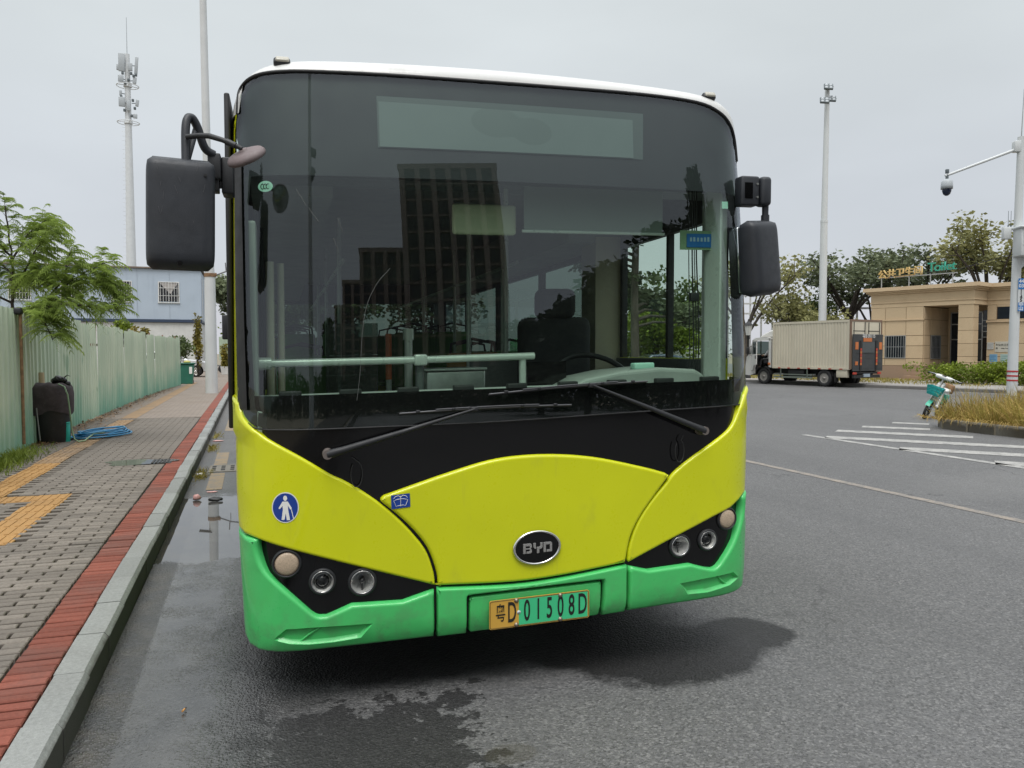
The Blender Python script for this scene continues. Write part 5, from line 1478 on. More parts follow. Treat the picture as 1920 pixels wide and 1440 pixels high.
# black tub with a dirty cloth over it
M_TUB = mat("black_tub_plastic", (0.020, 0.018, 0.019), 0.55, var=0.3, vs=6, dirt=(0.09, 0.075, 0.075), dirt_amt=0.35)
M_RAG = mat("dusty_sacking", (0.060, 0.046, 0.050), 0.9, var=0.35, vs=9, dirt=(0.13, 0.105, 0.11), dirt_amt=0.5, grain=0.7, gs=70)
tub = empty("waste_tub", (-2.93, 13.62, 0.15), 0, "large black plastic tub with a dusty cover standing against the green hoarding", "waste bin")
b = MB(); b.lathe([(0.225, 0.0), (0.235, 0.02), (0.262, 0.80), (0.268, 0.86), (0.25, 0.86), (0.22, 0.2), (0.0001, 0.15)], 28); b.build("barrel", M_TUB, tub)
b = MB(); vs = []; fs = []
n = 36; rows = [(0.20, 0.915, 0.0), (0.252, 0.89, 0.1), (0.278, 0.85, 0.25), (0.288, 0.76, 0.6), (0.284, 0.62, 0.8), (0.270, 0.50, 1.3)]
vs.append((0, 0, 0.91))
for j, (r_, z_, k_) in enumerate(rows):
    for i in range(n):
        a = 2 * math.pi * i / n
        w_ = 1 + 0.05 * k_ * math.sin(5 * a + 1.0) * 0.6 + 0.03 * k_ * math.sin(11 * a)
        dz = -0.10 * k_ * (0.5 + 0.5 * math.sin(3 * a + 2.5)) * 0.6
        ext = 0.07 * max(0, math.cos(a - math.pi)) if j > 0 else 0
        vs.append(((r_ * w_ + ext) * math.cos(a), r_ * w_ * math.sin(a), z_ + dz + 0.012 * math.sin(7 * a)))
for i in range(n): fs.append((0, 1 + i, 1 + (i + 1) % n))
for j in range(len(rows) - 1):
    for i in range(n): fs.append((1 + j * n + i, 1 + j * n + (i + 1) % n, 1 + (j + 1) * n + (i + 1) % n, 1 + (j + 1) * n + i))
b.add(vs, fs, True); b.build("cloth_cover", M_RAG, tub)
b = MB(); b.tube([(-0.16, -0.255, 0.55), (-0.14, -0.265, 0.3), (-0.12, -0.26, 0.05)], 0.010, 6); b.build("drain_pipe", mat("grey_pvc", (0.28, 0.28, 0.28), 0.5), tub)
M_CARD = mat("cardboard_tube", (0.46, 0.36, 0.22), 0.85)
b = MB(); b.cyl((-3.10, 13.86, 0.15), (-3.155, 13.90, 1.225), 0.058, 0.058, 16); o = b.build("card_roll", M_CARD); tag(o, "cream cardboard tube leaning between the black tub and the hoarding", "tube")
M_BAG = mat("black_bag", (0.010, 0.010, 0.011), 0.25, var=0.3)
b = MB()
for c_, r_ in (((0, 0, 0.05), 0.075), ((0.06, -0.01, 0.04), 0.06), ((0.12, 0.0, -0.02), 0.055), ((-0.05, 0.01, 0.03), 0.055)): b.sphere(c_, r_, 10, 7, (1, 0.9, 0.85))
for v in b.v:
    nz_ = noise.noise_vector(v * 22) * 0.018; v += nz_
b.tube([(0.08, 0, 0.08), (0.13, 0, 0.12), (0.17, -0.01, 0.10)], [0.012, 0.008, 0.003], 5)
o = b.build("bin_bag", M_BAG); o.location = (-2.84, 13.60, 1.07); tag(o, "crumpled black plastic bag lying on top of the covered tub", "bag")
M_TEAL = mat("teal_plastic", (0.02, 0.36, 0.30), 0.4)
bk = empty("teal_canister", (-2.735, 13.55, 0.15), 0, "slim teal plastic canister standing beside the black tub", "canister")
b = MB(); b.lathe([(0.050, 0), (0.054, 0.01), (0.056, 0.30), (0.048, 0.31), (0.045, 0.1), (0.0001, 0.05)], 18); b.build("body", M_TEAL, bk)
b = MB(); b.lathe([(0.060, 0.285), (0.062, 0.30), (0.060, 0.312), (0.05, 0.312)], 18); b.build("rim", M_TEAL, bk)
b = MB(); b.tube([(-0.02, 0, 0.1), (-0.03, 0, 0.36), (-0.05, 0, 0.42)], 0.009, 6); b.build("stick", M_BLKM, bk)
M_HOSE = mat("blue_hose", (0.035, 0.22, 0.42), 0.35, var=0.2)
M_HOSEG = mat("green_hose", (0.25, 0.36, 0.22), 0.4)
g = random.Random(5); pts = []
cx, cy = -2.36, 14.20
loops_ = [(g.uniform(0.26, 0.40), g.uniform(0.30, 0.55), g.uniform(-0.06, 0.06), g.uniform(-0.08, 0.08)) for _ in range(10)]
for i in range(9 * 26):
    k_ = i / 26.0; q = int(k_); f_ = k_ - q; A_, B2_ = loops_[q], loops_[q + 1]
    ex, ey, ox, oy = (A_[j] + (B2_[j] - A_[j]) * f_ for j in range(4)); a = 2 * math.pi * k_
    pts.append((cx + ox + ex * math.cos(a), cy + oy + ey * math.sin(a + 0.5), 0.176 + 0.012 * q * (0.4 + 0.6 * abs(math.sin(a * 0.5 + q)))))
b = MB(); b.tube(pts, 0.013, 6); o = b.build("garden_hose", M_HOSE); tag(o, "tangled coil of blue hose lying on the pavement beside the tub", "hose")
b = MB(); b.tube([(-2.80, 13.40, 1.06), (-2.70, 13.32, 1.02), (-2.655, 13.30, 0.9), (-2.635, 13.35, 0.6), (-2.63, 13.40, 0.35), (-2.60, 13.42, 0.20), (-2.53, 13.35, 0.167), (-2.46, 13.42, 0.17), (-2.44, 13.6, 0.20), (-2.40, 13.8, 0.235), (-2.2, 14.1, 0.24)], 0.011, 6); o = b.build("garden_hose", M_HOSEG); tag(o, "pale green hose hanging over the tub rim down to the blue coil", "hose")

# green wheelie bin at the end of the hoarding
M_WB = mat("green_bin_plastic", (0.018, 0.13, 0.085), 0.45, var=0.12, dirt=(0.1, 0.12, 0.1), dirt_amt=0.25)
wb = empty("wheelie_bin", (-2.66, 36.6, 0.15), 0, "green wheelie bin standing at the far end of the hoarding", "waste bin")
b = MB(); b.prism([(-0.24, 0.0), (0.24, 0.0), (0.31, 0.86), (-0.31, 0.86)], 'y', -0.28, 0.28); b.build("body", M_WB, wb, bevel=0.02)
b = MB(); b.rbox((0, 0, 0.90), (0.70, 0.66, 0.05), 0.02, 2); b.box(-0.32, 0.32, 0.30, 0.40, 0.84, 0.92); b.build("lid", M_WB, wb)
b = MB(); b.box(0.12, 0.24, -0.30, -0.285, 0.45, 0.75); b.build("white_notice", M_STW, wb)
b = MB(); b.cyl((-0.26, 0.25, 0.09), (-0.20, 0.25, 0.09), 0.09, 0.09, 12); b.build("wheel", M_RUB, wb)
b = MB(); b.cyl((0.20, 0.25, 0.09), (0.26, 0.25, 0.09), 0.09, 0.09, 12); b.build("wheel", M_RUB, wb)
b = MB(); b.sphere((0.02, -0.02, 0.96), 0.10, 10, 6, (1.5, 1, 0.7)); b.build("yellow_bag", mat("yellow_bag", (0.45, 0.40, 0.10), 0.5), wb)

# tall white lighting pole on the pavement
M_WPOLE = mat("white_pole_paint", (0.60, 0.61, 0.61), 0.45, var=0.08, vs=0.8, dirt=(0.30, 0.24, 0.16), dirt_amt=0.22, streak=True)
pole = empty("lighting_pole", (-1.265, 28.07, 0.15), 0, "tall thick white pole with a rusty collar rising from the pavement", "pole")
b = MB(); b.cyl((0, 0, 0), (0, 0, 4.0), 0.198, 0.172, 20); b.build("lower_shaft", M_WPOLE, pole)
b = MB(); b.cyl((0, 0, 4.0), (-0.12, 0.0, 19.0), 0.150, 0.085, 18); b.build("upper_shaft", M_WPOLE, pole)
b = MB(); b.cyl((0, 0, 3.94), (0, 0, 4.06), 0.186, 0.186, 20); b.rbox((0.19, -0.02, 4.02), (0.06, 0.10, 0.12), 0.01, 2); b.build("collar", M_RUST, pole)
M_DGREY = mat("weathered_grey", (0.16, 0.155, 0.16), 0.6)
b = MB(); b.tube([(0.18, 0, 4.0), (0.55, 0, 4.16), (1.0, 0, 4.24), (1.25, 0, 4.26)], 0.025, 8); ar = b.build("lamp_arm", M_DGREY, pole)
b = MB(); b.rbox((0.44, 0.0, 4.42), (0.42, 0.30, 0.035), 0.008, 2, Matrix.Rotation(R(-9), 4, 'Y')); b.build("solar_panel", M_DGREY, ar)
b = MB(); b.cyl((0.52, 0, 4.16), (0.50, 0, 4.44), 0.018, 0.018, 8); b.build("panel_stem", M_DGREY, ar)
b = MB(); b.cyl((0.55, 0, 3.85), (0.55, 0, 4.15), 0.010, 0.010, 6); b.build("cable", M_DGREY, ar)

# telecom mast far behind
M_TOW = mat("mast_paint", (0.62, 0.64, 0.65), 0.5, var=0.05)
M_ANT = mat("antenna_grey", (0.40, 0.43, 0.45), 0.5, var=0.05)
M_ANTD = mat("antenna_dark", (0.10, 0.12, 0.13), 0.6)
tw = empty("telecom_mast", (-10.25, 78.5, 0), 0, "white telecom mast with panel antennas and ring platforms behind the blue house", "mast")
b = MB(); b.cyl((0, 0, 0), (0, 0, 28.6), 0.52, 0.21, 18); b.build("shaft", M_TOW, tw)
b = MB(); b.cyl((0, 0, 28.5), (0, 0, 31.9), 0.035, 0.02, 8); b.build("lightning_rod", M_ANT, tw)
for z_ in (22.45, 25.75):
    b = MB(); b.tube([(0.92 * math.cos(2 * math.pi * i / 28), 0.92 * math.sin(2 * math.pi * i / 28), z_) for i in range(28)], 0.035, 6, True)
    for a in (0, 90, 180, 270): b.cyl((0, 0, z_ + 0.05), (0.92 * math.cos(R(a + 20)), 0.92 * math.sin(R(a + 20)), z_), 0.04, 0.03, 6)
    b.cyl((0, 0, z_ - 0.1), (0, 0, z_ + 0.2), 0.36, 0.34, 14); b.build("ring_platform", M_TOW, tw)
for (x_, y_, z0, z1, w_, ti) in ((-0.42, -0.35, 26.9, 28.5, 0.52, 0), (-0.72, -0.3, 27.0, 27.5, 0.26, 0), (0.78, -0.25, 26.8, 28.35, 0.26, 4), (0.30, -0.4, 27.0, 27.7, 0.34, 0), (-0.5, -0.4, 25.95, 26.55, 0.45, 0), (0.62, -0.3, 25.9, 26.5, 0.30, 6),
                                 (-0.45, -0.4, 23.75, 24.6, 0.52, 0), (-0.55, -0.3, 24.75, 25.2, 0.2, 0), (0.80, -0.3, 23.9, 24.5, 0.26, 8), (0.1, -0.42, 23.4, 24.3, 0.3, 0), (0.62, -0.35, 22.8, 23.2, 0.34, 0)):
    b = MB(); b.rbox((0, 0, 0), (w_, 0.16, z1 - z0), 0.03, 2, RM((x_, y_, (z0 + z1) / 2), 0, ti, 0)); an = b.build("panel_antenna", M_ANT, tw)
    b = MB(); b.cyl((x_ * 0.4, y_ * 0.4, (z0 + z1) / 2), (x_, y_ + 0.06, (z0 + z1) / 2), 0.035, 0.035, 6); b.build("bracket", M_ANTD, an)
for (x_, z_) in ((-0.35, 26.75), (0.35, 26.8), (0.55, 26.6), (-0.15, 25.9), (0.12, 26.2), (-0.5, 24.65), (0.45, 24.4), (0.35, 23.0), (0.6, 23.7), (-0.25, 23.45), (0.75, 26.7)):
    b = MB(); b.rbox((x_, -0.35, z_), (0.20, 0.18, 0.24), 0.03, 2); b.build("radio_unit", M_ANTD, tw)
for i in range(46):
    zz = 4.0 + i * 0.4; rr = 0.52 - 0.31 * zz / 28.6
    b = MB(); b.cyl((-rr, -0.05, zz), (-rr - 0.22, -0.05, zz), 0.015, 0.015, 5); b.build("step_peg", M_TOW, tw)

# blue and white site house
M_HBLUE = mat("blue_cladding", (0.43, 0.50, 0.585), 0.55, var=0.05, vs=0.8, dirt=(0.22, 0.28, 0.36), dirt_amt=0.25, streak=True)
M_HWHT = mat("white_wall", (0.62, 0.62, 0.60), 0.6, var=0.06, dirt=(0.35, 0.33, 0.30), dirt_amt=0.3, streak=True)
M_HNAVY = mat("navy_beam", (0.035, 0.055, 0.10), 0.5)
M_WDARK = mat("dark_window", (0.012, 0.014, 0.016), 0.12, spec=0.5)
M_WFRAME = mat("white_frame", (0.66, 0.66, 0.64), 0.5)
hs = empty("site_house", (-3.2, 58.0, 0), 0, "two storey prefab house, blue upper floor over white, behind the hoarding", "building")
for i in range(10):
    b = MB(); b.box(-2.02 * (i + 1) + 0.008, -2.02 * i - 0.006, 0.0, 0.06, 3.80, 7.25); b.build("wall_panel", M_HBLUE, hs)
b = MB(); b.box(-20.3, -0.02, 0.07, 7.0, 3.8, 7.2); b.build("upper_storey", M_HBLUE, hs)
b = MB(); b.box(-20.4, 0.04, -0.08, 7.2, 3.60, 3.785); b.build("floor_beam", M_HNAVY, hs)
b = MB(); b.box(-20.3, -0.05, 0.05, 7.0, 0, 3.58); b.build("ground_storey", M_HWHT, hs)
b = MB(); b.box(-20.5, 0.10, -0.15, 7.3, 7.27, 7.36); b.build("roof", mat("brown_roof_edge", (0.22, 0.17, 0.14), 0.7), hs)
for (x0, x1, cur) in ((-5.57, -4.43, 0), (-2.68, -1.45, 1), (-8.6, -7.4, 0), (-11.6, -10.4, 0)):
    b = MB(); b.box(x0, x1, -0.02, 0.02, 5.03, 6.33); w_ = b.build("window", M_WDARK, hs)
    b = MB()
    for q in (x0 - 0.06, x1): b.box(q, q + 0.06, -0.05, 0.01, 4.97, 6.39)
    b.box(x0, x1, -0.05, 0.01, 6.33, 6.39); b.box(x0 - 0.08, x1 + 0.08, -0.08, 0.01, 4.92, 4.97); b.box((x0 + x1) / 2 - 0.025, (x0 + x1) / 2 + 0.025, -0.045, -0.005, 5.03, 6.33); b.build("frame", M_WFRAME, w_)
    for q in range(7):
        xx = x0 + (x1 - x0) * (q + 0.5) / 7
        b = MB(); b.cyl((xx, -0.06, 4.97), (xx, -0.06, 6.37), 0.016, 0.016, 6); b.build("bar", M_WFRAME, w_)
    for zz in (5.42, 5.95):
        b = MB(); b.cyl((x0 - 0.03, -0.06, zz), (x1 + 0.03, -0.06, zz), 0.016, 0.016, 6); b.build("bar", M_WFRAME, w_)
    if cur:
        b = MB(); b.add([(x0 + 0.05, -0.025, 6.30), (x1 - 0.05, -0.025, 6.30), ((x0 + x1) / 2 + 0.1, -0.03, 5.55)], [(0, 1, 2)]); b.build("curtain", mat("curtain", (0.45, 0.42, 0.40), 0.9), w_)
for q in (0.14, 0.26):
    b = MB(); b.cyl((q - 0.05, 0.0, 3.6), (q - 0.05, 0.0, 6.6), 0.03, 0.03, 6); b.build("downpipe", M_ANT, hs)

# vines and shrubs at the end of the hoarding
def bush(name, label, c, rad, n, leafm, seed, cat="shrub", group=None, leaf=0.12, stems=6):
    g = random.Random(seed); root = empty(name, (c[0], c[1], c[2] - rad[2]), 0, label, cat, group)
    wood = MB(); L = Leaves()
    for i in range(stems):
        e = Vector((g.uniform(-0.6, 0.6) * rad[0], g.uniform(-0.6, 0.6) * rad[1], rad[2] * g.uniform(1.0, 1.8)))
        wood.tube([(e.x * 0.3, e.y * 0.3, -0.1), (e.x * 0.7, e.y * 0.7, e.z * 0.5), tuple(e)], [0.02, 0.014, 0.006], 5)
    k_ = max(10, int(n / 60))
    for i in range(k_):
        o = rv(g) ; o *= g.uniform(0.6, 1.0)
        p = Vector((o.x * rad[0] * 0.85, o.y * rad[1] * 0.85, rad[2] + o.z * rad[2] * 0.85))
        clump(L, g, p, (rad[0] * 0.3, rad[1] * 0.3, rad[2] * 0.3), int(n / k_), leaf, 0.8)
    wood.build("stem", M_BARKD, root, fix=False); L.build("foliage", leafm, root)
    return root
bush("climbing_vine", "dark green vine climbing over the far end of the hoarding", (-3.2, 39.2, 1.75), (0.75, 0.8, 0.75), 2200, L_MID, 11, "vine")
bush("climbing_vine", "yellowing vine column growing beside the white pole", (-2.75, 46.0, 2.2), (0.28, 0.35, 1.9), 1400, L_YEL, 12, "vine")
bush("climbing_vine", "small vine tuft poking above the hoarding in front of the house", (-4.0, 32.0, 2.25), (0.45, 0.4, 0.32), 500, L_YEL, 13, "vine")
bush("climbing_vine", "bright green vine tuft on the hoarding top nearest the tree", (-3.8, 26.5, 2.20), (0.40, 0.4, 0.35), 500, L_LIME, 14, "vine")
bush("garden_shrub", "bright green shrub at the end of the pavement behind the pot", (-0.6, 66, 2.6), (2.2, 1.6, 2.4), 3000, L_LIME, 15, leaf=0.2)
tree("roadside_tree", "thin leaved tree behind the white pole at the end of the pavement", (-1.2, 70, 0), 8.8, (2.6, 2.6, 2.0), 3.4, 0.14, L_DARK, 16, layers='round', density=0.35, leaf=0.38)
tree("roadside_tree", "bushy tree closing the far end of the street", (2.4, 80, 0), 8.0, (4.0, 3.0, 3.2), 2.6, 0.18, L_MID, 17, layers='round', density=0.8, leaf=0.35)

# potted plant and a low green board, two scooters
pt = empty("potted_plant", (-1.50, 51.0, 0.15), 0, "potted yellowing plant in a white square planter on the pavement", "potted plant")
b = MB(); b.prism([(-0.20, 0.0), (0.20, 0.0), (0.27, 0.5), (-0.27, 0.5)], 'y', -0.22, 0.22); b.build("planter", mat("white_planter", (0.55, 0.54, 0.52), 0.6), pt, bevel=0.01)
g = random.Random(21); L = Leaves(); st_ = MB()
for i in range(7):
    e = Vector((g.uniform(-.2, .2), g.uniform(-.2, .2), g.uniform(1.2, 2.1))); st_.tube([(0, 0, 0.45), (e.x * .6, e.y * .6, e.z * .6), tuple(e)], [0.015, 0.01, 0.005], 5)
    for q in range(14): clump(L, g, Vector((e.x * q / 14, e.y * q / 14, 0.45 + (e.z - 0.45) * q / 13)), (0.16, 0.16, 0.1), 10, 0.14, 0.6)
st_.build("stem", M_BARKD, pt, fix=False); L.build("foliage", L_YEL, pt)
b = MB(); b.box(-0.30, 0.30, -0.02, 0.02, 0.9, 2.5); o = b.build("green_board", mat("pale_green_board", (0.40, 0.48, 0.36), 0.7), None); o.location = (-1.75, 57, 0.1); tag(o, "narrow pale green board standing behind the potted plant", "board")
def scooter(pos, rz, label, mcol):
    s = empty("scooter", pos, rz, label, "scooter", "scooters parked at the end of the pavement")
    wheel(MB, (0, -0.62, 0.26), 0.26, 0.12, s, 1); wheel(MB, (0, 0.62, 0.26), 0.26, 0.12, s, 1)
    b = MB(); b.prism([(-0.75, 0.45), (-0.2, 0.30), (0.3, 0.30), (0.42, 0.85), (0.36, 0.88), (0.12, 0.45), (-0.12, 0.48), (-0.2, 0.72), (-0.85, 0.78)], 'x', -0.15, 0.15); b.build("body", mcol, s, bevel=0.03)
    b = MB(); b.rbox((0, -0.5, 0.80), (0.26, 0.62, 0.08), 0.03, 2); b.build("seat", M_BLKM, s)
    b = MB(); b.tube([(0, 0.62, 0.30), (0, 0.45, 0.75), (0, 0.38, 1.0)], 0.03, 6); b.tube([(-0.32, 0.33, 1.02), (0, 0.39, 1.0), (0.32, 0.33, 1.02)], 0.016, 6); b.build("handlebar", M_BLKM, s)
    return s
scooter((-0.95, 53.5, 0.15), R(80), "dark scooter parked beyond the potted plant, nearer one", M_BLKM)
scooter((-1.2, 55.5, 0.15), R(100), "dark scooter parked beyond the potted plant, farther one", mat("scooter_grey", (0.05, 0.05, 0.06), 0.35))

# white saloon car behind the pole
def saloon(name, label, pos, rz, paintm, glassm):
    """side profile runs along +x (front at +x)"""
    c = empty(name, pos, rz, label, "car")
    body = [(-2.25, 0.35), (-2.28, 0.62), (-2.22, 0.92), (-1.75, 1.0), (-1.2, 1.02), (1.05, 0.98), (1.75, 0.88), (2.15, 0.74), (2.28, 0.58), (2.27, 0.34), (2.1, 0.26)]
    wheel_cut = lambda cx: [(cx + 0.40 * math.cos(R(a)), 0.32 + 0.40 * math.sin(R(a))) for a in range(0, 181, 15)]
    lower = body[::-1]
    pol = [(-2.25, 0.30)] + [(-2.1, 0.24)] + [(p[0], max(0.24, p[1])) for p in reversed(wheel_cut(-1.35))] + [(p[0], max(0.24, p[1])) for p in reversed(wheel_cut(1.40))] + [(2.1, 0.24)] + body[::-1][1:]
    b = MB(); b.prism(pol, 'y', -0.88, 0.88); b.build("body", paintm, c, bevel=0.05, seg=3)
    cab = [(-1.65, 0.98), (-1.05, 1.38), (-0.5, 1.47), (0.15, 1.44), (1.02, 0.97)]
    b = MB(); n_ = len(cab)
    vs = [(x, -0.80 + 0.16 * max(0, (z - 0.98) / 0.5), z) for x, z in cab] + [(x, 0.80 - 0.16 * max(0, (z - 0.98) / 0.5), z) for x, z in cab]
    fs = [tuple(range(n_)), tuple(range(2 * n_ - 1, n_ - 1, -1))] + [(i, n_ + i, n_ + i + 1, i + 1) for i in range(n_ - 1)]
    b.add(vs, fs); b.build("roof", paintm, c, bevel=0.05, seg=3)
    for s_ in (-1, 1):
        for q, nm in (([(-1.30, 1.02), (-0.95, 1.33), (-0.42, 1.40), (-0.42, 1.02)], "side_window"), ([(-0.36, 1.02), (-0.36, 1.40), (0.12, 1.38), (0.72, 1.02)], "side_window")):
            b = MB(); yy = lambda z: s_ * (0.808 - 0.16 * max(0, (z - 0.98) / 0.5))
            b.add([(x, yy(z), z) for x, z in q], [(0, 1, 2, 3)]); b.build(nm, glassm, c)
        b = MB(); b.rbox((2.08, s_ * 0.66, 0.70), (0.30, 0.30, 0.14), 0.05, 2); b.build("headlight", M_REFL, c)
        b = MB(); b.rbox((0.75, s_ * 0.98, 1.02), (0.12, 0.18, 0.12), 0.03, 2); b.build("wing_mirror", paintm, c)
    b = MB(); b.add([(0.22, -0.60, 1.42), (0.22, 0.60, 1.42), (1.02, 0.74, 0.992), (1.02, -0.74, 0.992)], [(0, 1, 2, 3)]); b.build("windscreen", glassm, c)
    b = MB(); b.rbox((2.26, 0, 0.50), (0.06, 0.9, 0.16), 0.02, 2); b.build("grille", M_BLKM, c)
    for wx in (-1.35, 1.40):
        for s_ in (-1, 1):
            t_ = MB(); r0 = 0.325
            wM = Matrix.Translation((wx, s_ * 0.79, 0.325)) @ Matrix.Rotation(R(90) * (-s_), 4, 'X')
            t_.lathe([(0.20, -0.1), (0.30, -0.1), (0.325, -0.06), (0.325, 0.06), (0.30, 0.1), (0.215, 0.1), (0.21, 0.06)], 26, wM); w_ = t_.build("wheel", M_TYRE, c)
            t_ = MB(); t_.lathe([(0.212, 0.07), (0.215, 0.095), (0.195, 0.098), (0.19, 0.03)], 26, wM); t_.lathe([(0.05, 0.06), (0.045, 0.09), (0.0001, 0.092)], 12, wM)
            for i in range(10):
                a = 2 * math.pi * i / 10 + (0.1 if i % 2 else -0.1); t_.cyl(wM @ Vector((0.03 * math.cos(a), 0.03 * math.sin(a), 0.08)), wM @ Vector((0.2 * math.cos(a), 0.2 * math.sin(a), 0.085)), 0.014, 0.011, 5)
            t_.build("rim", M_CHROME, w_)
            t_ = MB(); t_.lathe([(0.2, 0.0), (0.0001, 0.0)], 20, wM); t_.build("brake", M_BLKM, w_)
    return c
M_CARW = mat("car_white", (0.72, 0.73, 0.74), 0.25, coat=0.6, var=0.02)
saloon("parked_car", "white saloon car parked across the pavement behind the white pole", (-4.32, 47.4, 0.15), 0, M_CARW, M_WDARK)

# feathery tree leaning over the hoarding
ft = empty("feathery_tree", (-3.5, 13.7, 0.1), 0, "light green feathery leaved tree leaning over the hoarding", "tree")
g = random.Random(31); wood = MB(); L = Leaves()
o_ = Vector((-3.5, 13.7, 0.1))
BR = [[(-3.5, 13.7, 0.1), (-3.46, 13.6, 1.2), (-3.44, 13.6, 2.04), (-3.41, 13.6, 2.53), (-3.43, 13.6, 3.09), (-3.49, 13.6, 3.75)],
      [(-3.43, 13.55, 2.0), (-3.23, 13.3, 2.17), (-2.86, 13.1, 2.34), (-2.39, 13.0, 2.70), (-2.08, 12.95, 2.88)],
      [(-3.41, 13.6, 2.45), (-3.11, 13.4, 3.0), (-2.85, 13.3, 3.36)],
      [(-3.44, 13.6, 2.9), (-3.26, 13.8, 3.38), (-3.0, 13.8, 3.62)],
      [(-3.23, 13.3, 2.17), (-2.96, 12.9, 2.15), (-2.62, 12.7, 2.25), (-2.21, 12.7, 2.21), (-1.90, 12.7, 2.14)],
      [(-3.2, 13.3, 2.16), (-3.01, 12.8, 2.10), (-2.78, 12.6, 1.98), (-2.68, 12.55, 1.72)],
      [(-3.43, 13.6, 2.6), (-3.54, 14.0, 2.8), (-3.96, 14.0, 3.2), (-4.23, 14.0, 3.51)],
      [(-2.86, 13.1, 2.34), (-2.62, 13.05, 2.62), (-2.55, 13.0, 2.95)],
      [(-2.39, 13.0, 2.70), (-2.2, 13.0, 2.60), (-2.02, 12.9, 2.42)],
      [(-3.41, 13.6, 2.5), (-3.15, 13.4, 2.62), (-2.95, 13.2, 2.72)],
      [(-3.43, 13.6, 3.0), (-3.65, 13.5, 3.3), (-3.75, 13.4, 3.62)],
      [(-3.43, 13.6, 2.3), (-3.75, 13.2, 2.5), (-4.0, 12.9, 2.7)]]
def frond(p, d, ln):
    """one twice-divided leaf: a drooping rib with pairs of narrow side leaflets"""
    d = d.normalized(); side = d.cross(Vector((0, 0, 1)))
    if side.length < 0.05: side = Vector((1, 0, 0))
    side.normalize()
    n_ = 7; prev = p
    for i in range(1, n_ + 1):
        t_ = i / n_
        q = p + d * (ln * t_) + Vector((0, 0, -0.55 * ln * t_ * t_))
        w_ = 0.0022; L.blade(prev, (q - prev).normalized(), side, (q - prev).length, w_, 0)
        pl_ = ln * 0.40 * (1 - 0.55 * abs(t_ - 0.45))
        for s_ in (-1, 1):
            dd = (side * s_ + (q - prev).normalized() * 0.75 + Vector((0, 0, -0.35 + g.uniform(-.15, .1)))).normalized()
            up = dd.cross(side * s_ + Vector((0, 0, 0.4))).normalized()
            L.blade(q, dd, up, pl_, ln * 0.030, pl_ * 0.25)
        prev = q
for bi, br_ in enumerate(BR):
    P = [Vector(p) - o_ for p in br_]
    sp_ = []
    for a, b_ in zip(P, P[1:]):
        for q in range(4): sp_.append(a.lerp(b_, q / 4) + Vector((g.uniform(-.012, .012), g.uniform(-.012, .012), 0)))
    sp_.append(P[-1])
    r0 = 0.035 if bi == 0 else 0.016
    wood.tube(sp_, [r0 * (1 - 0.8 * i / len(sp_)) + 0.002 for i in range(len(sp_))], 6)
    st0 = 0.55 if bi == 0 else 0.22
    nt = int((26 if bi else 20))
    for q in range(nt):
        t_ = st0 + (1 - st0) * q / (nt - 1); idx = min(len(sp_) - 2, int(t_ * (len(sp_) - 1)))
        p = sp_[idx].lerp(sp_[idx + 1], t_ * (len(sp_) - 1) - idx)
        ax = (sp_[idx + 1] - sp_[idx]).normalized()
        # short side twig with several leaves
        tw_ = (rv(g) + ax * 0.7); tw_.z = abs(tw_.z) * 0.5; tw_.normalize()
        tl = g.uniform(0.12, 0.34) * (1.1 - 0.4 * t_)
        e = p + tw_ * tl
        wood.tube([tuple(p), tuple(e)], [0.005, 0.0025], 4)
        for z_ in range(6):
            dd = (rv(g) * 0.9 + tw_ * 0.8 + Vector((0, 0, 0.1)))
            frond(p.lerp(e, g.uniform(0.15, 1.0)), dd, g.uniform(0.15, 0.30))
wood.build("trunk", M_BARKD, ft, fix=False); L.build("crown", L_FRESH, ft)

# litter of dry leaves at the foot of the hoarding, weeds, small rubbish
g = random.Random(41); L = Leaves()
for _ in range(2600):
    y_ = 13 + 24 * g.random() ** 1.3; x_ = -3.12 + abs(g.gauss(0, 0.16)); 
    if x_ > -2.5: continue
    d = rv(g); d.z *= 0.25; d.normalize(); u = d.cross(Vector((0, 0, 1)) + rv(g) * 0.3); 
    if u.length < 0.01: continue
    L.quad(Vector((x_, y_, 0.158 + g.random() * 0.02)), d, u.normalized(), g.uniform(0.03, 0.09), g.uniform(0.008, 0.02))
tag(L.build("leaf_litter", leaf_mat("dry_litter", (0.15, 0.085, 0.04), (0.30, 0.18, 0.09), trans=0.0)), "brown dry leaf litter along the foot of the hoarding", "leaf litter", kind="stuff")
L = Leaves()
for _ in range(2600):
    x_ = -3.1 + abs(g.gauss(0, 0.20)); y_ = 10.9 + g.gauss(0, 0.9)
    if x_ > -2.62 or y_ > 12.9: continue
    p = Vector((x_, y_, 0.15)); d = Vector((g.gauss(0, .45), g.gauss(0, .45), 1)).normalized(); u = d.cross(rv(g)).normalized()
    L.blade(p, d, u, g.uniform(0.04, 0.17), 0.004, 0.02)
tag(L.build("grass_tuft", L_GRASS), "bright green weeds at the near foot of the hoarding", "weeds", kind="stuff")
L = Leaves()
for (cx, cy, n_) in ((-0.66, 10.3, 220), (-0.64, 13.1, 160), (-0.65, 15.0, 80)):
    for _ in range(n_):
        p = Vector((cx + abs(g.gauss(0, .06)), cy + g.gauss(0, .22), 0.0)); d = Vector((g.gauss(0.2, .6), g.gauss(0, .6), 0.7)).normalized(); u = d.cross(rv(g)).normalized()
        L.blade(p, d, u, g.uniform(0.04, 0.13), 0.004, 0.03)
tag(L.build("gutter_weeds", L_DRYG), "thin dry weeds sprouting along the gutter at the kerb", "weeds", kind="stuff")
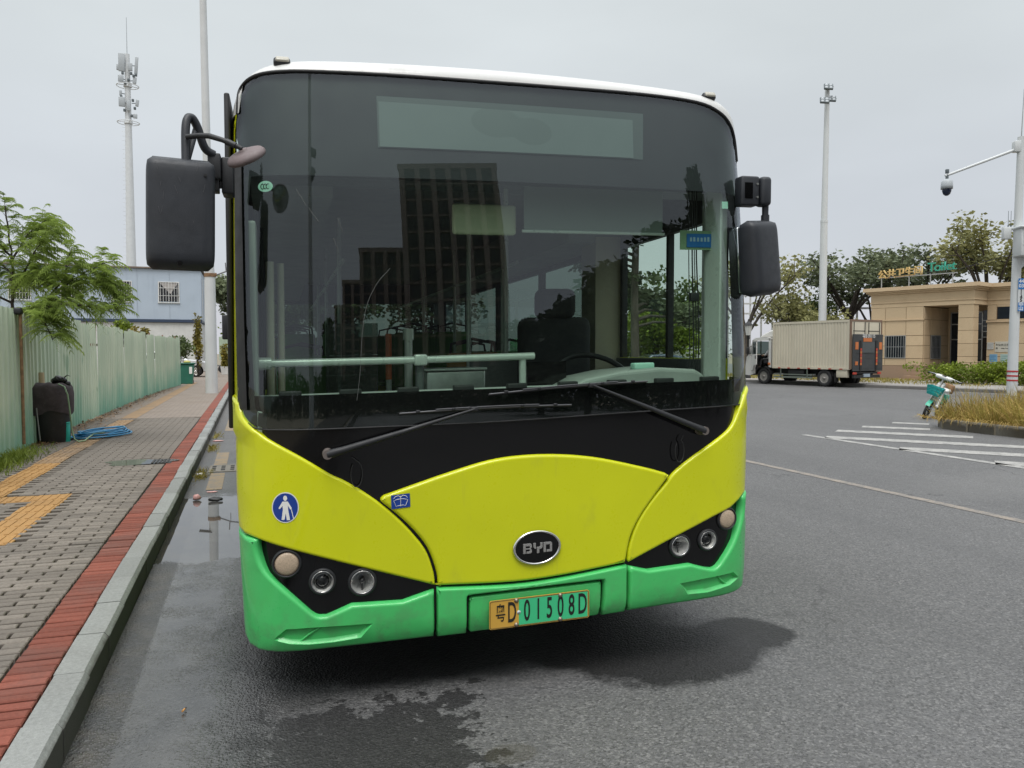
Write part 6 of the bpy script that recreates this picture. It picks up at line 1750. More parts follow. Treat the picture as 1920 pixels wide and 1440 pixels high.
def crumple(name, label, pos, size, m, seed):
    g = random.Random(seed); b = MB(); b.sphere((0, 0, size[2] * 0.5), 0.5, 9, 6, (size[0], size[1], size[2]))
    for v in b.v: v += noise.noise_vector(Vector((v.x, v.y, v.z)) * (3.5 / max(size)) + Vector((seed, 0, 0))) * (0.22 * min(size[0], size[2] * 2))
    for v in b.v: v.z = max(v.z, 0.001)
    o = b.build(name, m); o.location = pos; tag(o, label, "litter"); return o
M_LITW = mat("white_litter", (0.62, 0.60, 0.58), 0.5, var=0.15, vs=15); M_LITP = mat("pink_litter", (0.55, 0.30, 0.28), 0.6)
M_LITD = mat("dark_litter", (0.02, 0.02, 0.022), 0.5)
crumple("plastic_bag", "crumpled white plastic bag lying in the gutter by the bus side", (-0.30, 19.0, 0.0), (0.30, 0.26, 0.20), M_LITW, 1)
crumple("paper_scrap", "pinkish crumpled scrap at the edge of the gutter puddle", (-0.55, 8.62, 0.0), (0.09, 0.08, 0.06), M_LITP, 2)
crumple("dark_scrap", "dark soggy scrap at the edge of the gutter puddle", (-0.36, 8.50, 0.0), (0.14, 0.07, 0.04), M_LITD, 3)
crumple("paper_scrap", "small white scrap beside the slotted gutter grate", (-0.62, 10.30, 0.0), (0.09, 0.08, 0.04), M_LITW, 4)
crumple("paper_scrap", "flat pale wrapper on the gutter beyond the puddle", (-0.42, 9.05, 0.0), (0.12, 0.05, 0.012), M_LITP, 5)
crumple("paper_scrap", "pink wrapper lying far along the gutter", (-0.55, 14.2, 0.0), (0.20, 0.08, 0.02), M_LITP, 6)
bt = empty("cigarette_end", (-0.291, 3.53, 0.006), R(70), "orange tipped cigarette end lying on the wet gutter", "cigarette end")
b = MB(); b.cyl((-0.016, 0, 0.0045), (0.006, 0, 0.0045), 0.0042, 0.0042, 10); b.build("filter", mat("filter_tan", (0.55, 0.27, 0.08), 0.7), bt)
b = MB(); b.cyl((0.006, 0, 0.0045), (0.018, 0, 0.0045), 0.0040, 0.0036, 10); b.build("paper", mat("burnt_paper", (0.06, 0.05, 0.05), 0.8), bt)
# ================================================================ RIGHT: forecourt, building, truck, bed, poles
# far pavement along the other side of the road
FARK = Vector((24.75, 26.0))
M_PAV = mat("far_pavement", (0.27, 0.255, 0.235), 0.85, var=0.12, vs=0.8, dirt=(0.18, 0.16, 0.13), dirt_amt=0.4)
HD = R(11.4)                                    # the far side runs 11 degrees off the bus axis
far = empty("far_pavement", (26.3, 24.0, 0), HD, kind="structure")
b = MB(); b.box(0.0, 7.0, -30, 60, 0.0, 0.13); b.build("paving", M_PAV, far)
kb = MB(); kb.prism([(-0.15, -0.02), (0, -0.02), (0, 0.14), (-0.12, 0.14), (-0.15, 0.11)], 'y', 0.0, 0.985); kme2 = kb.mesh("kerb_stone"); kme2.materials.append(stone_mat("far_kerb", (0.20, 0.19, 0.18), tint=0.1))
for i in range(-20, 40):
    o = link("kerb_stone", kme2, None, far); o.location = (0, i * 1.0, rnd.uniform(-0.005, 0.005))
strip_mark("edge_line", [(26.0 - 0.55 * math.cos(HD) + 30 * math.sin(HD), -6 - 0.5), (26.0 - 0.55 - 20 * math.sin(HD), 44)], 0.10, M_WHITE_PAINT, 0.006)
sheet("forecourt", 24.0, 60, -60, 120, -0.004, M_ASPH)
L = Leaves(); g = random.Random(51)
for _ in range(9000):
    u_ = g.uniform(1.6, 6.6); v_ = g.uniform(-1.0, 24)
    if v_ < 4 and g.random() < 0.6: continue
    p = Vector((26.3 + u_ * math.cos(HD) - v_ * math.sin(HD), 24.0 + u_ * math.sin(HD) + v_ * math.cos(HD), 0.13)); d = Vector((g.gauss(0, .5), g.gauss(0, .5), 1)).normalized(); u2 = d.cross(rv(g)).normalized()
    L.blade(p, d, u2, g.uniform(0.06, 0.2), 0.012, 0.03)
tag(L.build("lawn_grass", L_DRYG), "patchy yellow green lawn behind the truck", "grass", kind="stuff")

# ---- public toilet building. local x runs along the front to the right, y goes back, z up
M_TAN = stone_mat("tan_cladding", (0.62, 0.475, 0.305), tint=0.06, da=0.22, dirt=(0.36, 0.24, 0.14), grain=0.15)
M_TAND = stone_mat("brown_plinth", (0.36, 0.25, 0.17), tint=0.05, da=0.3, grain=0.3)
M_TANC = stone_mat("tan_cornice", (0.63, 0.48, 0.31), tint=0.0, da=0.2, dirt=(0.33, 0.22, 0.13), grain=0.1)
M_GROOVE = mat("cladding_groove", (0.20, 0.13, 0.075), 0.9)
M_DGLASS = mat("smoked_glass", (0.018, 0.024, 0.032), 0.10, spec=0.5)
M_ALU = mat("aluminium", (0.45, 0.46, 0.46), 0.35, 0.7)
tb = empty("toilet_block", (32.47, 34.26, 0), R(-70.87), "flat roofed tan public toilet building with a columned porch and rooftop sign", "building")
def cladding(x0, x1, zs, y0, cols, th=0.03, m=M_TAN, skip=None):
    """separate slabs with shadow gaps, facing -y"""
    cs = [x0] + cols + [x1]
    for i in range(len(cs) - 1):
        for j in range(len(zs) - 1):
            if skip and skip(cs[i], cs[i + 1], zs[j], zs[j + 1]): continue
            b = MB(); b.box(cs[i] + 0.012, cs[i + 1] - 0.012, y0 - th, y0, zs[j] + 0.012, zs[j + 1] - 0.012); b.build("cladding_slab", m, tb)
ZS = [0.82, 1.2, 1.88, 2.42, 3.25]
b = MB(); b.box(0.33, 3.13, 0.0, 6.0, 0.0, 3.95); b.build("wing_core", M_GROOVE, tb)
cladding(0.33, 3.13, ZS, -0.001, [1.12, 2.23], skip=lambda a, c, z0, z1: a == 1.12 and 1.1 < z0 < 2.3)
cladding(0.33, 3.13, [3.30, 3.95], -0.001, [1.12, 2.23])
b = MB(); b.box(0.30, 3.16, -0.06, -0.001, 0.0, 0.81); b.build("plinth", M_TAND, tb)
b = MB(); b.box(0.29, 3.17, -0.08, -0.002, 3.24, 3.31); b.build("string_course", M_TANC, tb)
def barred_window(x0, x1, z0, z1, y, n, face='y', parent=tb):
    def P(b, a0, a1, d0, d1, h0, h1):
        if face == 'y': b.box(a0, a1, y + d0, y + d1, h0, h1)
        else: b.box(y - d1, y - d0, a0, a1, h0, h1)
    b = MB(); P(b, x0, x1, -0.006, 0.02, z0, z1); w_ = b.build("window", M_DGLASS, parent)
    b = MB(); P(b, x0 - 0.04, x0, -0.045, 0.0, z0 - 0.04, z1 + 0.04); P(b, x1, x1 + 0.04, -0.045, 0.0, z0 - 0.04, z1 + 0.04); P(b, x0, x1, -0.045, 0.0, z1, z1 + 0.04); P(b, x0, x1, -0.045, 0.0, z0 - 0.04, z0); b.build("frame", M_ALU, w_)
    for i in range(n):
        q = x0 + (x1 - x0) * (i + 0.5) / n
        b = MB(); P(b, q - 0.011, q + 0.011, -0.075, -0.055, z0 - 0.02, z1 + 0.02); b.build("bar", M_ALU, w_)
    b = MB(); P(b, x0, x1, -0.07, -0.058, (z0 + z1) / 2 - 0.011, (z0 + z1) / 2 + 0.011); b.build("bar", M_ALU, w_)
b = MB(); b.box(1.12, 2.23, -0.030, -0.001, 1.2, 1.23); b.build("window_sill", M_TANC, tb)
barred_window(1.16, 2.20, 1.25, 2.40, -0.012, 8)
# porch: side wall, back wall with doors, column
b = MB(); b.box(3.13, 3.17, 0.03, 2.9, 0.0, 0.80); b.build("plinth", M_TAND, tb)
for z0, z1 in ((0.81, 1.20), (1.22, 1.88), (1.90, 2.42), (2.44, 3.25), (3.27, 3.90)):
    for y0, y1 in ((0.0, 0.72), (0.74, 1.9), (1.92, 2.9)):
        if 1.1 < z0 < 2.3 and y0 == 0.74: continue
        b = MB(); b.box(3.131, 3.16, y0 + 0.01, y1 - 0.01, z0, z1); b.build("cladding_slab", M_TAN, tb)
barred_window(0.78, 1.86, 1.22, 2.40, 3.17, 7, face='x')
b = MB(); b.box(3.13, 14.0, 2.9, 3.0, 0.0, 3.95); b.build("porch_back_wall", M_TAN, tb)
b = MB(); b.box(3.3, 4.9, 2.84, 2.895, 0.1, 3.7); dr_ = b.build("glazed_door", M_DGLASS, tb)
for q in (3.3, 3.82, 4.36, 4.86):
    b = MB(); b.box(q, q + 0.05, 2.80, 2.85, 0.1, 3.7); b.build("door_frame", M_ALU, dr_)
for q in (2.20, 3.02, 3.65):
    b = MB(); b.box(3.3, 4.9, 2.80, 2.85, q, q + 0.05); b.build("door_frame", M_ALU, dr_)
b = MB(); b.box(4.9, 6.6, 2.84, 2.895, 0.1, 2.3); b.build("doorway", mat("dim_lobby", (0.05, 0.038, 0.032), 0.8), tb)
b = MB(); b.box(4.9, 6.6, 2.84, 2.895, 2.36, 3.75); tr_ = b.build("transom", M_DGLASS, tb)
for q in (2.32, 2.62, 2.9, 3.2):
    b = MB(); b.box(4.9, 6.6, 2.79, 2.84, q, q + 0.035); b.build("transom_bar", M_ALU, tr_)
b = MB(); b.box(4.84, 5.51, 0.02, 0.58, 0.0, 3.95); b.build("column_core", M_GROOVE, tb)
for z0, z1 in zip([0.0, 0.66, 1.32, 1.98, 2.64, 3.28], [0.66, 1.32, 1.98, 2.64, 3.28, 3.95]):
    b = MB(); b.box(4.82, 5.53, 0.0, 0.6, z0 + 0.01, z1 - 0.01); b.build("column_slab", M_TAN, tb)
# right wing set back behind the column
b = MB(); b.box(5.60, 14.0, 1.55, 2.88, 0.0, 3.95); b.build("wing_core", M_GROOVE, tb)
cladding(5.58, 14.0, [0.0, 0.66, 1.32, 1.98, 3.05], 1.549, [7.5, 9.5, 11.5])
b = MB(); b.box(5.56, 14.0, 1.46, 1.548, 3.06, 3.16); b.build("string_course", M_TANC, tb)
cladding(5.58, 6.02, [3.18, 3.95], 1.549, [])
for x0 in (6.05, 7.35, 8.65, 9.95):
    b = MB(); b.box(x0, x0 + 1.22, 1.52, 1.547, 3.22, 3.82); w_ = b.build("strip_window", M_DGLASS, tb)
    b = MB(); b.box(x0 + 1.22, x0 + 1.30, 1.50, 1.548, 3.18, 3.86); b.build("mullion", M_ALU, w_)
for z0, z1 in ((3.835, 3.95), (3.17, 3.21)):
    b = MB(); b.box(6.03, 14.0, 1.51, 1.547, z0, z1); b.build("window_band", M_TAN, tb)
# entablature and cornice follow the stepped plan
def ring_slab(name, out, z0, z1, m):
    poly = [(0.33 - out, -out), (5.55 + out, -out), (5.55 + out, 1.55 - out), (14.0, 1.55 - out), (14.0, 6.2 + out), (0.33 - out, 6.2 + out)]
    b = MB(); b.prism(poly, 'z', z0, z1); return b.build(name, m, tb)
ring_slab("entablature", 0.02, 3.955, 4.18, M_TAN)
ring_slab("cornice_step", 0.06, 4.185, 4.26, M_TANC)
ring_slab("frieze", 0.03, 4.265, 4.66, M_TAN)
ring_slab("cornice_step", 0.12, 4.665, 4.74, M_TANC)
ring_slab("cornice_step", 0.22, 4.745, 4.83, M_TANC)
ring_slab("cornice", 0.34, 4.835, 5.03, M_TANC)
# steps, ramp rail
for i in range(3):
    b = MB(); b.box(2.2 + i * 0.3, 4.7, -1.3 + i * 0.32, 0.0, 0.15 * i, 0.15 * (i + 1) - 0.004); b.build("step", M_TAND, tb)
M_RAILB = mat("brass_rail", (0.42, 0.34, 0.20), 0.35, 0.7)
for y_ in (-0.5, ):
    b = MB(); b.tube([(5.2, y_, 1.05), (6.2, y_, 1.05), (11.0, y_ - 0.6, 0.95)], 0.025, 8); b.tube([(5.2, y_, 0.75), (6.2, y_, 0.75), (11.0, y_ - 0.6, 0.65)], 0.02, 8); hr = b.build("handrail", M_RAILB, tb)
    for i in range(14):
        q = 5.2 + i * 0.44; b = MB(); b.cyl((q, y_ - max(0, (q - 6.2)) * 0.125, 0.1), (q, y_ - max(0, (q - 6.2)) * 0.125, 1.03 - max(0, (q - 6.2) * 0.02)), 0.014, 0.014, 6); b.build("baluster", M_RAILB, hr)
# notices on the right wing
def notice(x0, x1, z0, z1, c, nm="notice", lines=0, lc=(0.1, 0.2, 0.35)):
    b = MB(); b.box(x0, x1, 1.500, 1.516, z0, z1); o = b.build(nm, mat("notice_%02d%02d%02d" % tuple(int(q * 99) for q in c), c, 0.5, var=0.06, vs=4), tb)
    for i in range(lines):
        zz = z1 - (z1 - z0) * (i + 1) / (lines + 1); w_ = (x1 - x0)
        b = MB(); b.box(x0 + w_ * 0.12, x0 + w_ * (0.85 - 0.2 * (i % 2)), 1.497, 1.4995, zz - 0.012, zz + 0.012); b.build("print_line", mat("print_%02d" % int(lc[2] * 99), lc, 0.6), o)
    return o
notice(5.62, 5.92, 1.68, 2.04, (0.55, 0.55, 0.52), lines=3, lc=(0.4, 0.4, 0.4))
nb = notice(5.98, 6.72, 1.55, 2.08, (0.60, 0.58, 0.50), nm="name_board")
for txt, cx, cz, s_ in (("\u516c\u5171\u536b\u751f\u95f4", 6.44, 1.90, 0.125), ("Public Toilet", 6.44, 1.73, 0.07), ("\u5973", 6.07, 1.91, 0.11), ("\u7537", 6.07, 1.73, 0.10)):
    me = text_mesh(txt, s_, 0.001, 0.002)
    for v in me.vertices: v.co = Matrix.Translation((cx, 1.498, cz)) @ Matrix.Rotation(R(90), 4, 'X') @ v.co
    me.materials.clear(); link("board_lettering", me, M_INK, nb)
notice(5.74, 6.10, 0.86, 1.44, (0.20, 0.42, 0.62), lines=5, lc=(0.05, 0.15, 0.35))
notice(6.24, 6.66, 0.92, 1.45, (0.42, 0.55, 0.52), lines=4, lc=(0.1, 0.3, 0.28))
notice(7.30, 7.72, 0.92, 1.45, (0.36, 0.60, 0.46), lines=4, lc=(0.1, 0.3, 0.2))
# rooftop letters: five characters in gold, one word in green, each standing on the parapet
M_GOLD = mat("sign_gold", (0.62, 0.44, 0.17), 0.45, var=0.06)
M_SGRNL = mat("sign_green", (0.03, 0.34, 0.24), 0.45, var=0.05)
M_SEDGE = mat("sign_edge", (0.55, 0.62, 0.58), 0.5)
sgn = empty("rooftop_sign", (32.47, 34.26, 5.03), R(-70.87), "rooftop sign of gold characters and a green word standing on the toilet building", "sign")
def letter(txt, cx, cz, s_, m, d=0.05, w_=0.004, sx=1.0):
    me = text_mesh(txt, s_, d, w_, sx=sx)
    for v in me.vertices: v.co = Matrix.Translation((cx, 0.25, cz)) @ Matrix.Rotation(R(90), 4, 'X') @ v.co
    me.materials.clear(); me.materials.append(m); link("sign_letter", me, None, sgn)
for i, ch in enumerate("\u516c\u5171\u536b\u751f\u95f4"): letter(ch, 0.78 + i * 0.475, 0.74 + 0.018 * i, 0.50, M_GOLD, w_=0.005)
for ch, cx in zip("Toilet", (3.36, 3.66, 3.88, 4.01, 4.22, 4.46)): letter(ch, cx, 0.93, 0.66, M_SGRNL, w_=0.003)
for q in (0.72, 2.2, 3.3, 4.4):
    b = MB(); b.cyl((q, 0.27, 0.0), (q, 0.27, 0.62), 0.03, 0.03, 6); b.build("sign_post", M_ALU, sgn)
b = MB(); b.box(0.5, 4.6, 0.30, 0.34, 0.56, 0.61); b.build("sign_rail", M_ALU, sgn)

# ---- box truck
M_BOXC = mat("truck_box_cream", (0.60, 0.545, 0.43), 0.5, var=0.06, vs=0.9, dirt=(0.30, 0.25, 0.18), dirt_amt=0.28, streak=True)
M_CAB = mat("cab_white", (0.66, 0.65, 0.62), 0.35, coat=0.3, var=0.04, dirt=(0.35, 0.3, 0.25), dirt_amt=0.2)
M_LIFT = mat("tail_lift_grey", (0.045, 0.048, 0.052), 0.55, var=0.2, dirt=(0.12, 0.11, 0.10), dirt_amt=0.3)
M_CHAS = mat("chassis_black", (0.02, 0.02, 0.021), 0.6, var=0.2)
M_ORA = mat("reflector_orange", (0.52, 0.16, 0.05), 0.4)
M_REDS = mat("reflector_red", (0.45, 0.05, 0.03), 0.4)
TH = R(11.4)
tk = empty("box_truck", (24.5, 26.7, 0), TH, "cream box truck with a raised dark tail lift parked by the far kerb", "truck")
# local: x to the right of the truck, y forward, rear left corner of the box at origin
BWd, BLn, BZ0, BZ1 = 2.12, 4.2, 0.78, 2.95
b = MB(); b.box(0.03, BWd - 0.03, 0.03, BLn - 0.02, BZ0 + 0.05, BZ1 - 0.03); b.build("box_core", M_BOXC, tk)
for side in (0, 1):
    b = MB(); n_ = 26; pr = []
    for i in range(n_):
        y0 = 0.08 + (BLn - 0.16) * i / n_; d_ = (BLn - 0.16) / n_
        pr += [(0.0, y0), (0.0, y0 + d_ * 0.5), (0.022, y0 + d_ * 0.62), (0.022, y0 + d_ * 0.88)]
    pr.append((0.0, BLn - 0.08))
    X = (lambda q: -0.0 + q) if side == 0 else (lambda q: BWd - q)
    vs = [(X(x), y, z) for z in (BZ0 + 0.10, BZ1 - 0.10) for x, y in pr]; k_ = len(pr)
    b.add(vs, [(i, i + 1, k_ + i + 1, k_ + i) for i in range(k_ - 1)]); b.build("corrugated_side", M_BOXC, tk)
    b = MB(); xo = -0.012 if side == 0 else BWd - 0.03
    b.box(xo, xo + 0.042, 0.0, BLn, BZ1 - 0.10, BZ1); b.box(xo, xo + 0.042, 0.0, BLn, BZ0, BZ0 + 0.10); b.box(xo, xo + 0.042, 0.0, 0.09, BZ0 + 0.1, BZ1 - 0.1); b.box(xo, xo + 0.042, BLn - 0.09, BLn, BZ0 + 0.1, BZ1 - 0.1); b.build("side_rail", M_BOXC, tk)
for i in range(7):
    b = MB(); b.box(-0.018, -0.013, 0.35 + i * 0.56, 0.50 + i * 0.56, BZ0 + 0.005, BZ0 + 0.045); b.build("side_reflector", M_REDS, tk)
# rear doors above the lift
for x0, x1 in ((0.06, 1.05), (1.07, 2.06)):
    b = MB(); b.box(x0, x1, -0.03, 0.02, BZ0 + 0.05, BZ1 - 0.08); dd = b.build("rear_door", M_BOXC, tk)
    for q in (x0 + 0.12, x1 - 0.12):
        b = MB(); b.cyl((q, -0.05, BZ0 + 0.1), (q, -0.05, BZ1 - 0.10), 0.015, 0.015, 6); b.build("lock_rod", M_CHAS, dd)
    b = MB(); b.box(x0 + 0.08, x1 - 0.08, -0.038, -0.031, BZ1 - 0.50, BZ1 - 0.47); b.build("door_rib", M_CHAS, dd)
b = MB(); b.box(-0.02, BWd + 0.02, -0.045, 0.03, BZ1 - 0.075, BZ1 + 0.012); b.build("rear_header", mat("rusty_trim", (0.20, 0.13, 0.09), 0.7), tk)
for q in (-0.02, BWd - 0.055):
    b = MB(); b.box(q, q + 0.075, -0.045, 0.03, BZ0 + 0.02, BZ1 - 0.08); b.build("rear_post", mat("rusty_trim", (0.20, 0.13, 0.09), 0.7), tk)
# tail lift
lf = MB(); lf.box(0.04, BWd - 0.04, -0.13, -0.075, 0.72, 2.32); lift = lf.build("tail_lift", M_LIFT, tk, bevel=0.01)
for x0, x1, z0, z1 in ((0.10, 0.42, 0.80, 1.96), (0.62, 1.50, 0.80, 1.15), (1.70, 2.02, 0.80, 1.96), (0.62, 1.50, 1.24, 1.50)):
    for k_ in range(max(1, int((z1 - z0) / 0.22))):
        b = MB(); b.box(x0, x1, -0.138, -0.131, z0 + k_ * 0.22 + 0.03, z0 + k_ * 0.22 + 0.10); b.build("lift_rib", M_LIFT, lift)
b = MB(); b.box(0.62, 1.46, -0.150, -0.131, 1.52, 1.98); b.build("lift_flap", mat("flap_grey", (0.075, 0.085, 0.09), 0.5), lift)
for x0 in (0.46, 1.54):
    b = MB(); b.box(x0, x0 + 0.12, -0.165, -0.131, 0.76, 2.05); b.build("lift_beam", M_CHAS, lift)
    for k_ in range(6):
        b = MB(); b.box(x0 + 0.005, x0 + 0.115, -0.170, -0.166, 0.98 + k_ * 0.125, 1.09 + k_ * 0.125); b.build("hazard_stripe", M_REDS if k_ % 2 else M_ORA, lift)
for x0, x1, z0, z1 in ((0.16, 0.36, 1.66, 1.98), (1.80, 2.00, 1.66, 1.98), (0.70, 1.28, 2.00, 2.16), (0.16, 0.34, 0.98, 1.14)):
    b = MB(); b.box(x0, x1, -0.148, -0.133, z0, z1); b.build("reflector", M_ORA, lift)
me = text_mesh("\u7ca4B\u00b73R115", 0.20, 0.002, 0.006, sx=1.0)
for v in me.vertices: v.co = Matrix.Translation((1.08, -0.135, 2.235)) @ Matrix.Rotation(R(90), 4, 'X') @ v.co
me.materials.clear(); link("lift_lettering", me, mat("worn_white_letters", (0.55, 0.54, 0.52), 0.6, var=0.2, vs=20), lift)
for q in (0.54, 1.6):
    b = MB(); b.tube([(q, -0.12, 0.75), (q, 0.2, 0.55), (q, 0.7, 0.62)], 0.05, 8); b.build("lift_arm", M_CHAS, lift)
b = MB(); b.box(0.15, 1.95, -0.10, 0.0, 0.42, 0.55); b.cyl((0.2, -0.05, 0.64), (1.9, -0.05, 0.64), 0.05, 0.05, 10); b.build("rear_bumper", M_CHAS, tk)
b = MB(); b.box(0.78, 1.22, -0.125, -0.105, 0.46, 0.60); b.build("number_plate", mat("plate_pale", (0.30, 0.36, 0.42), 0.5), tk)
for q in (0.10, 1.78):
    b = MB(); b.rbox((q + 0.12, -0.08, 0.62), (0.24, 0.06, 0.10), 0.015, 2); b.build("tail_lamp", M_REDS, tk)
# chassis, side guard, tanks
b = MB(); b.box(0.55, 0.70, -0.02, 5.4, 0.55, 0.77); b.box(1.42, 1.57, -0.02, 5.4, 0.55, 0.77); b.build("chassis_rail", M_CHAS, tk)
for x_ in (0.02, BWd - 0.06):
    b = MB(); b.box(x_, x_ + 0.04, 1.95, 4.15, 0.34, 0.42); b.box(x_, x_ + 0.04, 1.95, 4.15, 0.48, 0.53)
    for q in (2.2, 3.7): b.box(x_, x_ + 0.04, q, q + 0.05, 0.34, 0.78)
    b.build("side_guard", M_STEEL, tk)
b = MB(); b.rbox((0.30, 2.9, 0.56), (0.45, 0.9, 0.36), 0.05, 2); b.build("fuel_tank", M_CHAS, tk)
b = MB(); b.rbox((0.10, 0.42, 0.60), (0.16, 0.55, 0.34), 0.02, 2); b.build("side_locker", M_BOXC, tk)
# wheels (doubled at the rear) and mudguards
for wx, sd, ws in ((0.16, -1, 1), (1.96, 1, 1)):
    for wy, dual in ((1.32, 1), (4.78, 0)):
        wheel(MB, (wx if not dual else wx + (-0.02 if sd < 0 else 0.02), wy, 0.385), 0.385, 0.22, tk, sd, mat("truck_rim", (0.30, 0.28, 0.26), 0.6, 0.3))
        if dual: wheel(MB, (wx + (0.27 if sd < 0 else -0.27), wy, 0.385), 0.385, 0.22, tk, sd)
        b = MB(); b.tube([], 0.01) if False else None
        b.add(*(lambda A: ([(x, wy + 0.46 * math.cos(R(a)), 0.40 + 0.46 * math.sin(R(a))) for a in A for x in (wx - 0.15, wx + 0.15)], [(2 * i, 2 * i + 1, 2 * i + 3, 2 * i + 2) for i in range(len(A) - 1)]))(list(range(10, 171, 16)))); b.build("mudguard", M_CHAS, tk)
b = MB(); b.box(-0.03, 0.25, 0.72, 0.74, 0.22, 0.62); b.build("mud_flap", M_RUB, tk)
# cab: left door stands open a little, so the doorway is empty
CY0, CY1 = 4.34, 5.92
sidep = [(CY0, 0.80), (CY0, 2.20), (CY0 + 0.25, 2.26), (CY0 + 0.95, 2.24), (CY0 + 1.18, 2.12), (CY0 + 1.40, 1.45), (CY0 + 1.52, 1.30), (CY0 + 1.58, 0.95), (CY0 + 1.60, 0.42), (CY0 + 1.30, 0.40), (CY0 + 0.98, 0.48), (CY0 + 0.95, 0.62), (CY0 + 0.8, 0.80), (CY0 + 0.3, 0.90)]
b = MB(); b.prism(sidep, 'x', 2.02, 2.07); b.build("cab_side", M_CAB, tk)
b = MB()                                                            # kerb-side door frame around the open doorway
for q in ([(CY0, 0.80), (CY0, 2.20), (CY0 + 0.14, 2.23), (CY0 + 0.14, 0.85)], [(CY0, 2.10), (CY0, 2.20), (CY0 + 0.25, 2.26), (CY0 + 0.95, 2.24), (CY0 + 1.12, 2.14), (CY0 + 1.08, 2.10)], [(CY0 + 1.08, 2.10), (CY0 + 1.14, 2.12), (CY0 + 1.42, 1.45), (CY0 + 1.36, 1.42)],
          [(CY0 + 1.0, 0.50), (CY0 + 0.96, 1.0), (CY0 + 1.38, 1.44), (CY0 + 1.52, 1.30), (CY0 + 1.58, 0.95), (CY0 + 1.60, 0.42), (CY0 + 1.30, 0.40)]): b.prism(q, 'x', 0.05, 0.10)
b.build("door_surround", M_CAB, tk)
b = MB(); b.box(0.06, 2.06, CY0, CY0 + 0.05, 0.8, 2.2); b.build("cab_back", M_CAB, tk)
b = MB(); b.add([(0.05, CY0, 2.20), (2.07, CY0, 2.20), (2.07, CY0 + 0.25, 2.262), (0.05, CY0 + 0.25, 2.262), (0.05, CY0 + 0.95, 2.242), (2.07, CY0 + 0.95, 2.242), (2.07, CY0 + 1.18, 2.122), (0.05, CY0 + 1.18, 2.122)], [(0, 1, 2, 3), (3, 2, 5, 4), (4, 5, 6, 7)]); b.build("cab_roof", M_CAB, tk)
b = MB(); b.add([(0.12, CY0 + 1.19, 2.08), (2.0, CY0 + 1.19, 2.08), (2.0, CY0 + 1.41, 1.44), (0.12, CY0 + 1.41, 1.44)], [(0, 1, 2, 3)]); b.build("windscreen", M_TINTGLASS, tk)
b = MB(); b.prism([(CY0 + 1.40, 1.44), (CY0 + 1.52, 1.30), (CY0 + 1.58, 0.95), (CY0 + 1.60, 0.42), (CY0 + 1.45, 0.42), (CY0 + 1.40, 0.95)], 'x', 0.10, 2.02); b.build("cab_front", M_CAB, tk, bevel=0.03)
b = MB(); b.rbox((1.06, CY0 + 1.60, 0.52), (2.0, 0.14, 0.26), 0.05, 2); b.build("front_bumper", M_CHAS, tk)
b = MB(); b.prism([(CY0 + 0.02, 2.26), (CY0 + 0.06, 2.62), (CY0 + 0.22, 2.60), (CY0 + 0.60, 2.45), (CY0 + 0.95, 2.27)], 'x', 0.25, 1.87); b.build("wind_deflector", M_CAB, tk, bevel=0.08, seg=4)
b = MB(); b.box(0.06, 2.05, CY0 + 0.05, CY0 + 1.5, 0.75, 0.80); b.build("cab_floor", M_CHAS, tk)
M_CABIN = mat("cabin_dark", (0.03, 0.032, 0.035), 0.8)
b = MB(); b.rbox((0.55, CY0 + 0.45, 1.05), (0.5, 0.5, 0.16), 0.05, 2); b.rbox((0.55, CY0 + 0.20, 1.42), (0.5, 0.14, 0.7), 0.05, 2); b.build("driver_seat", M_CABIN, tk)
b = MB(); b.tube([Vector((0.55, CY0 + 0.98, 1.32)) + Matrix.Rotation(R(-50), 3, 'X') @ Vector((0.2 * math.cos(2 * math.pi * i / 24), 0.2 * math.sin(2 * math.pi * i / 24), 0)) for i in range(24)], 0.016, 6, True); b.build("steering_wheel", M_CABIN, tk)
b = MB(); b.box(0.12, 2.0, CY0 + 1.10, CY0 + 1.38, 0.95, 1.38); b.build("dashboard", M_CABIN, tk)
dM = Matrix.Translation((0.045, CY0 + 1.16, 0)) @ Matrix.Rotation(R(-34), 4, 'Z')          # door standing open, hinged at its front edge; panel runs along -y
b = MB(); b.prism([(0.0, 0.62), (-0.30, 0.66), (-0.52, 0.92), (-0.96, 0.94), (-0.98, 1.46), (-0.02, 1.42)], 'x', -0.05, 0.0, dM); dr2 = b.build("door", M_CAB, tk, bevel=0.012)
b = MB()
for q in ([(-0.98, 1.46), (-0.98, 2.10), (-0.92, 2.10), (-0.92, 1.46)], [(-0.98, 2.04), (-0.98, 2.11), (-0.24, 2.13), (-0.24, 2.06)], [(-0.24, 2.06), (-0.24, 2.13), (-0.17, 2.12), (0.0, 1.42), (-0.07, 1.42)]): b.prism(q, 'x', -0.045, -0.005, dM)
b.build("window_frame", M_CAB, dr2)
b = MB(); b.add([dM @ Vector(q) for q in ((-0.025, -0.92, 1.46), (-0.025, -0.07, 1.42), (-0.025, -0.24, 2.06), (-0.025, -0.92, 2.05))], [(0, 1, 2, 3)]); b.build("door_window", M_TINTGLASS, dr2)
b = MB(); b.rbox((-0.06, -0.86, 1.30), (0.03, 0.10, 0.16), 0.01, 2, dM); b.build("door_handle", M_CHAS, dr2)
b = MB(); b.rbox((-0.08, CY0 + 1.32, 1.62), (0.10, 0.16, 0.34), 0.03, 2); b.tube([(0.05, CY0 + 1.2, 1.85), (-0.08, CY0 + 1.30, 1.75)], 0.015, 6); b.build("wing_mirror", M_CHAS, tk)
b = MB(); b.rbox((0.05, CY0 + 0.10, 0.98), (0.03, 0.14, 0.12), 0.01, 2); b.build("side_marker", M_ORA, tk)

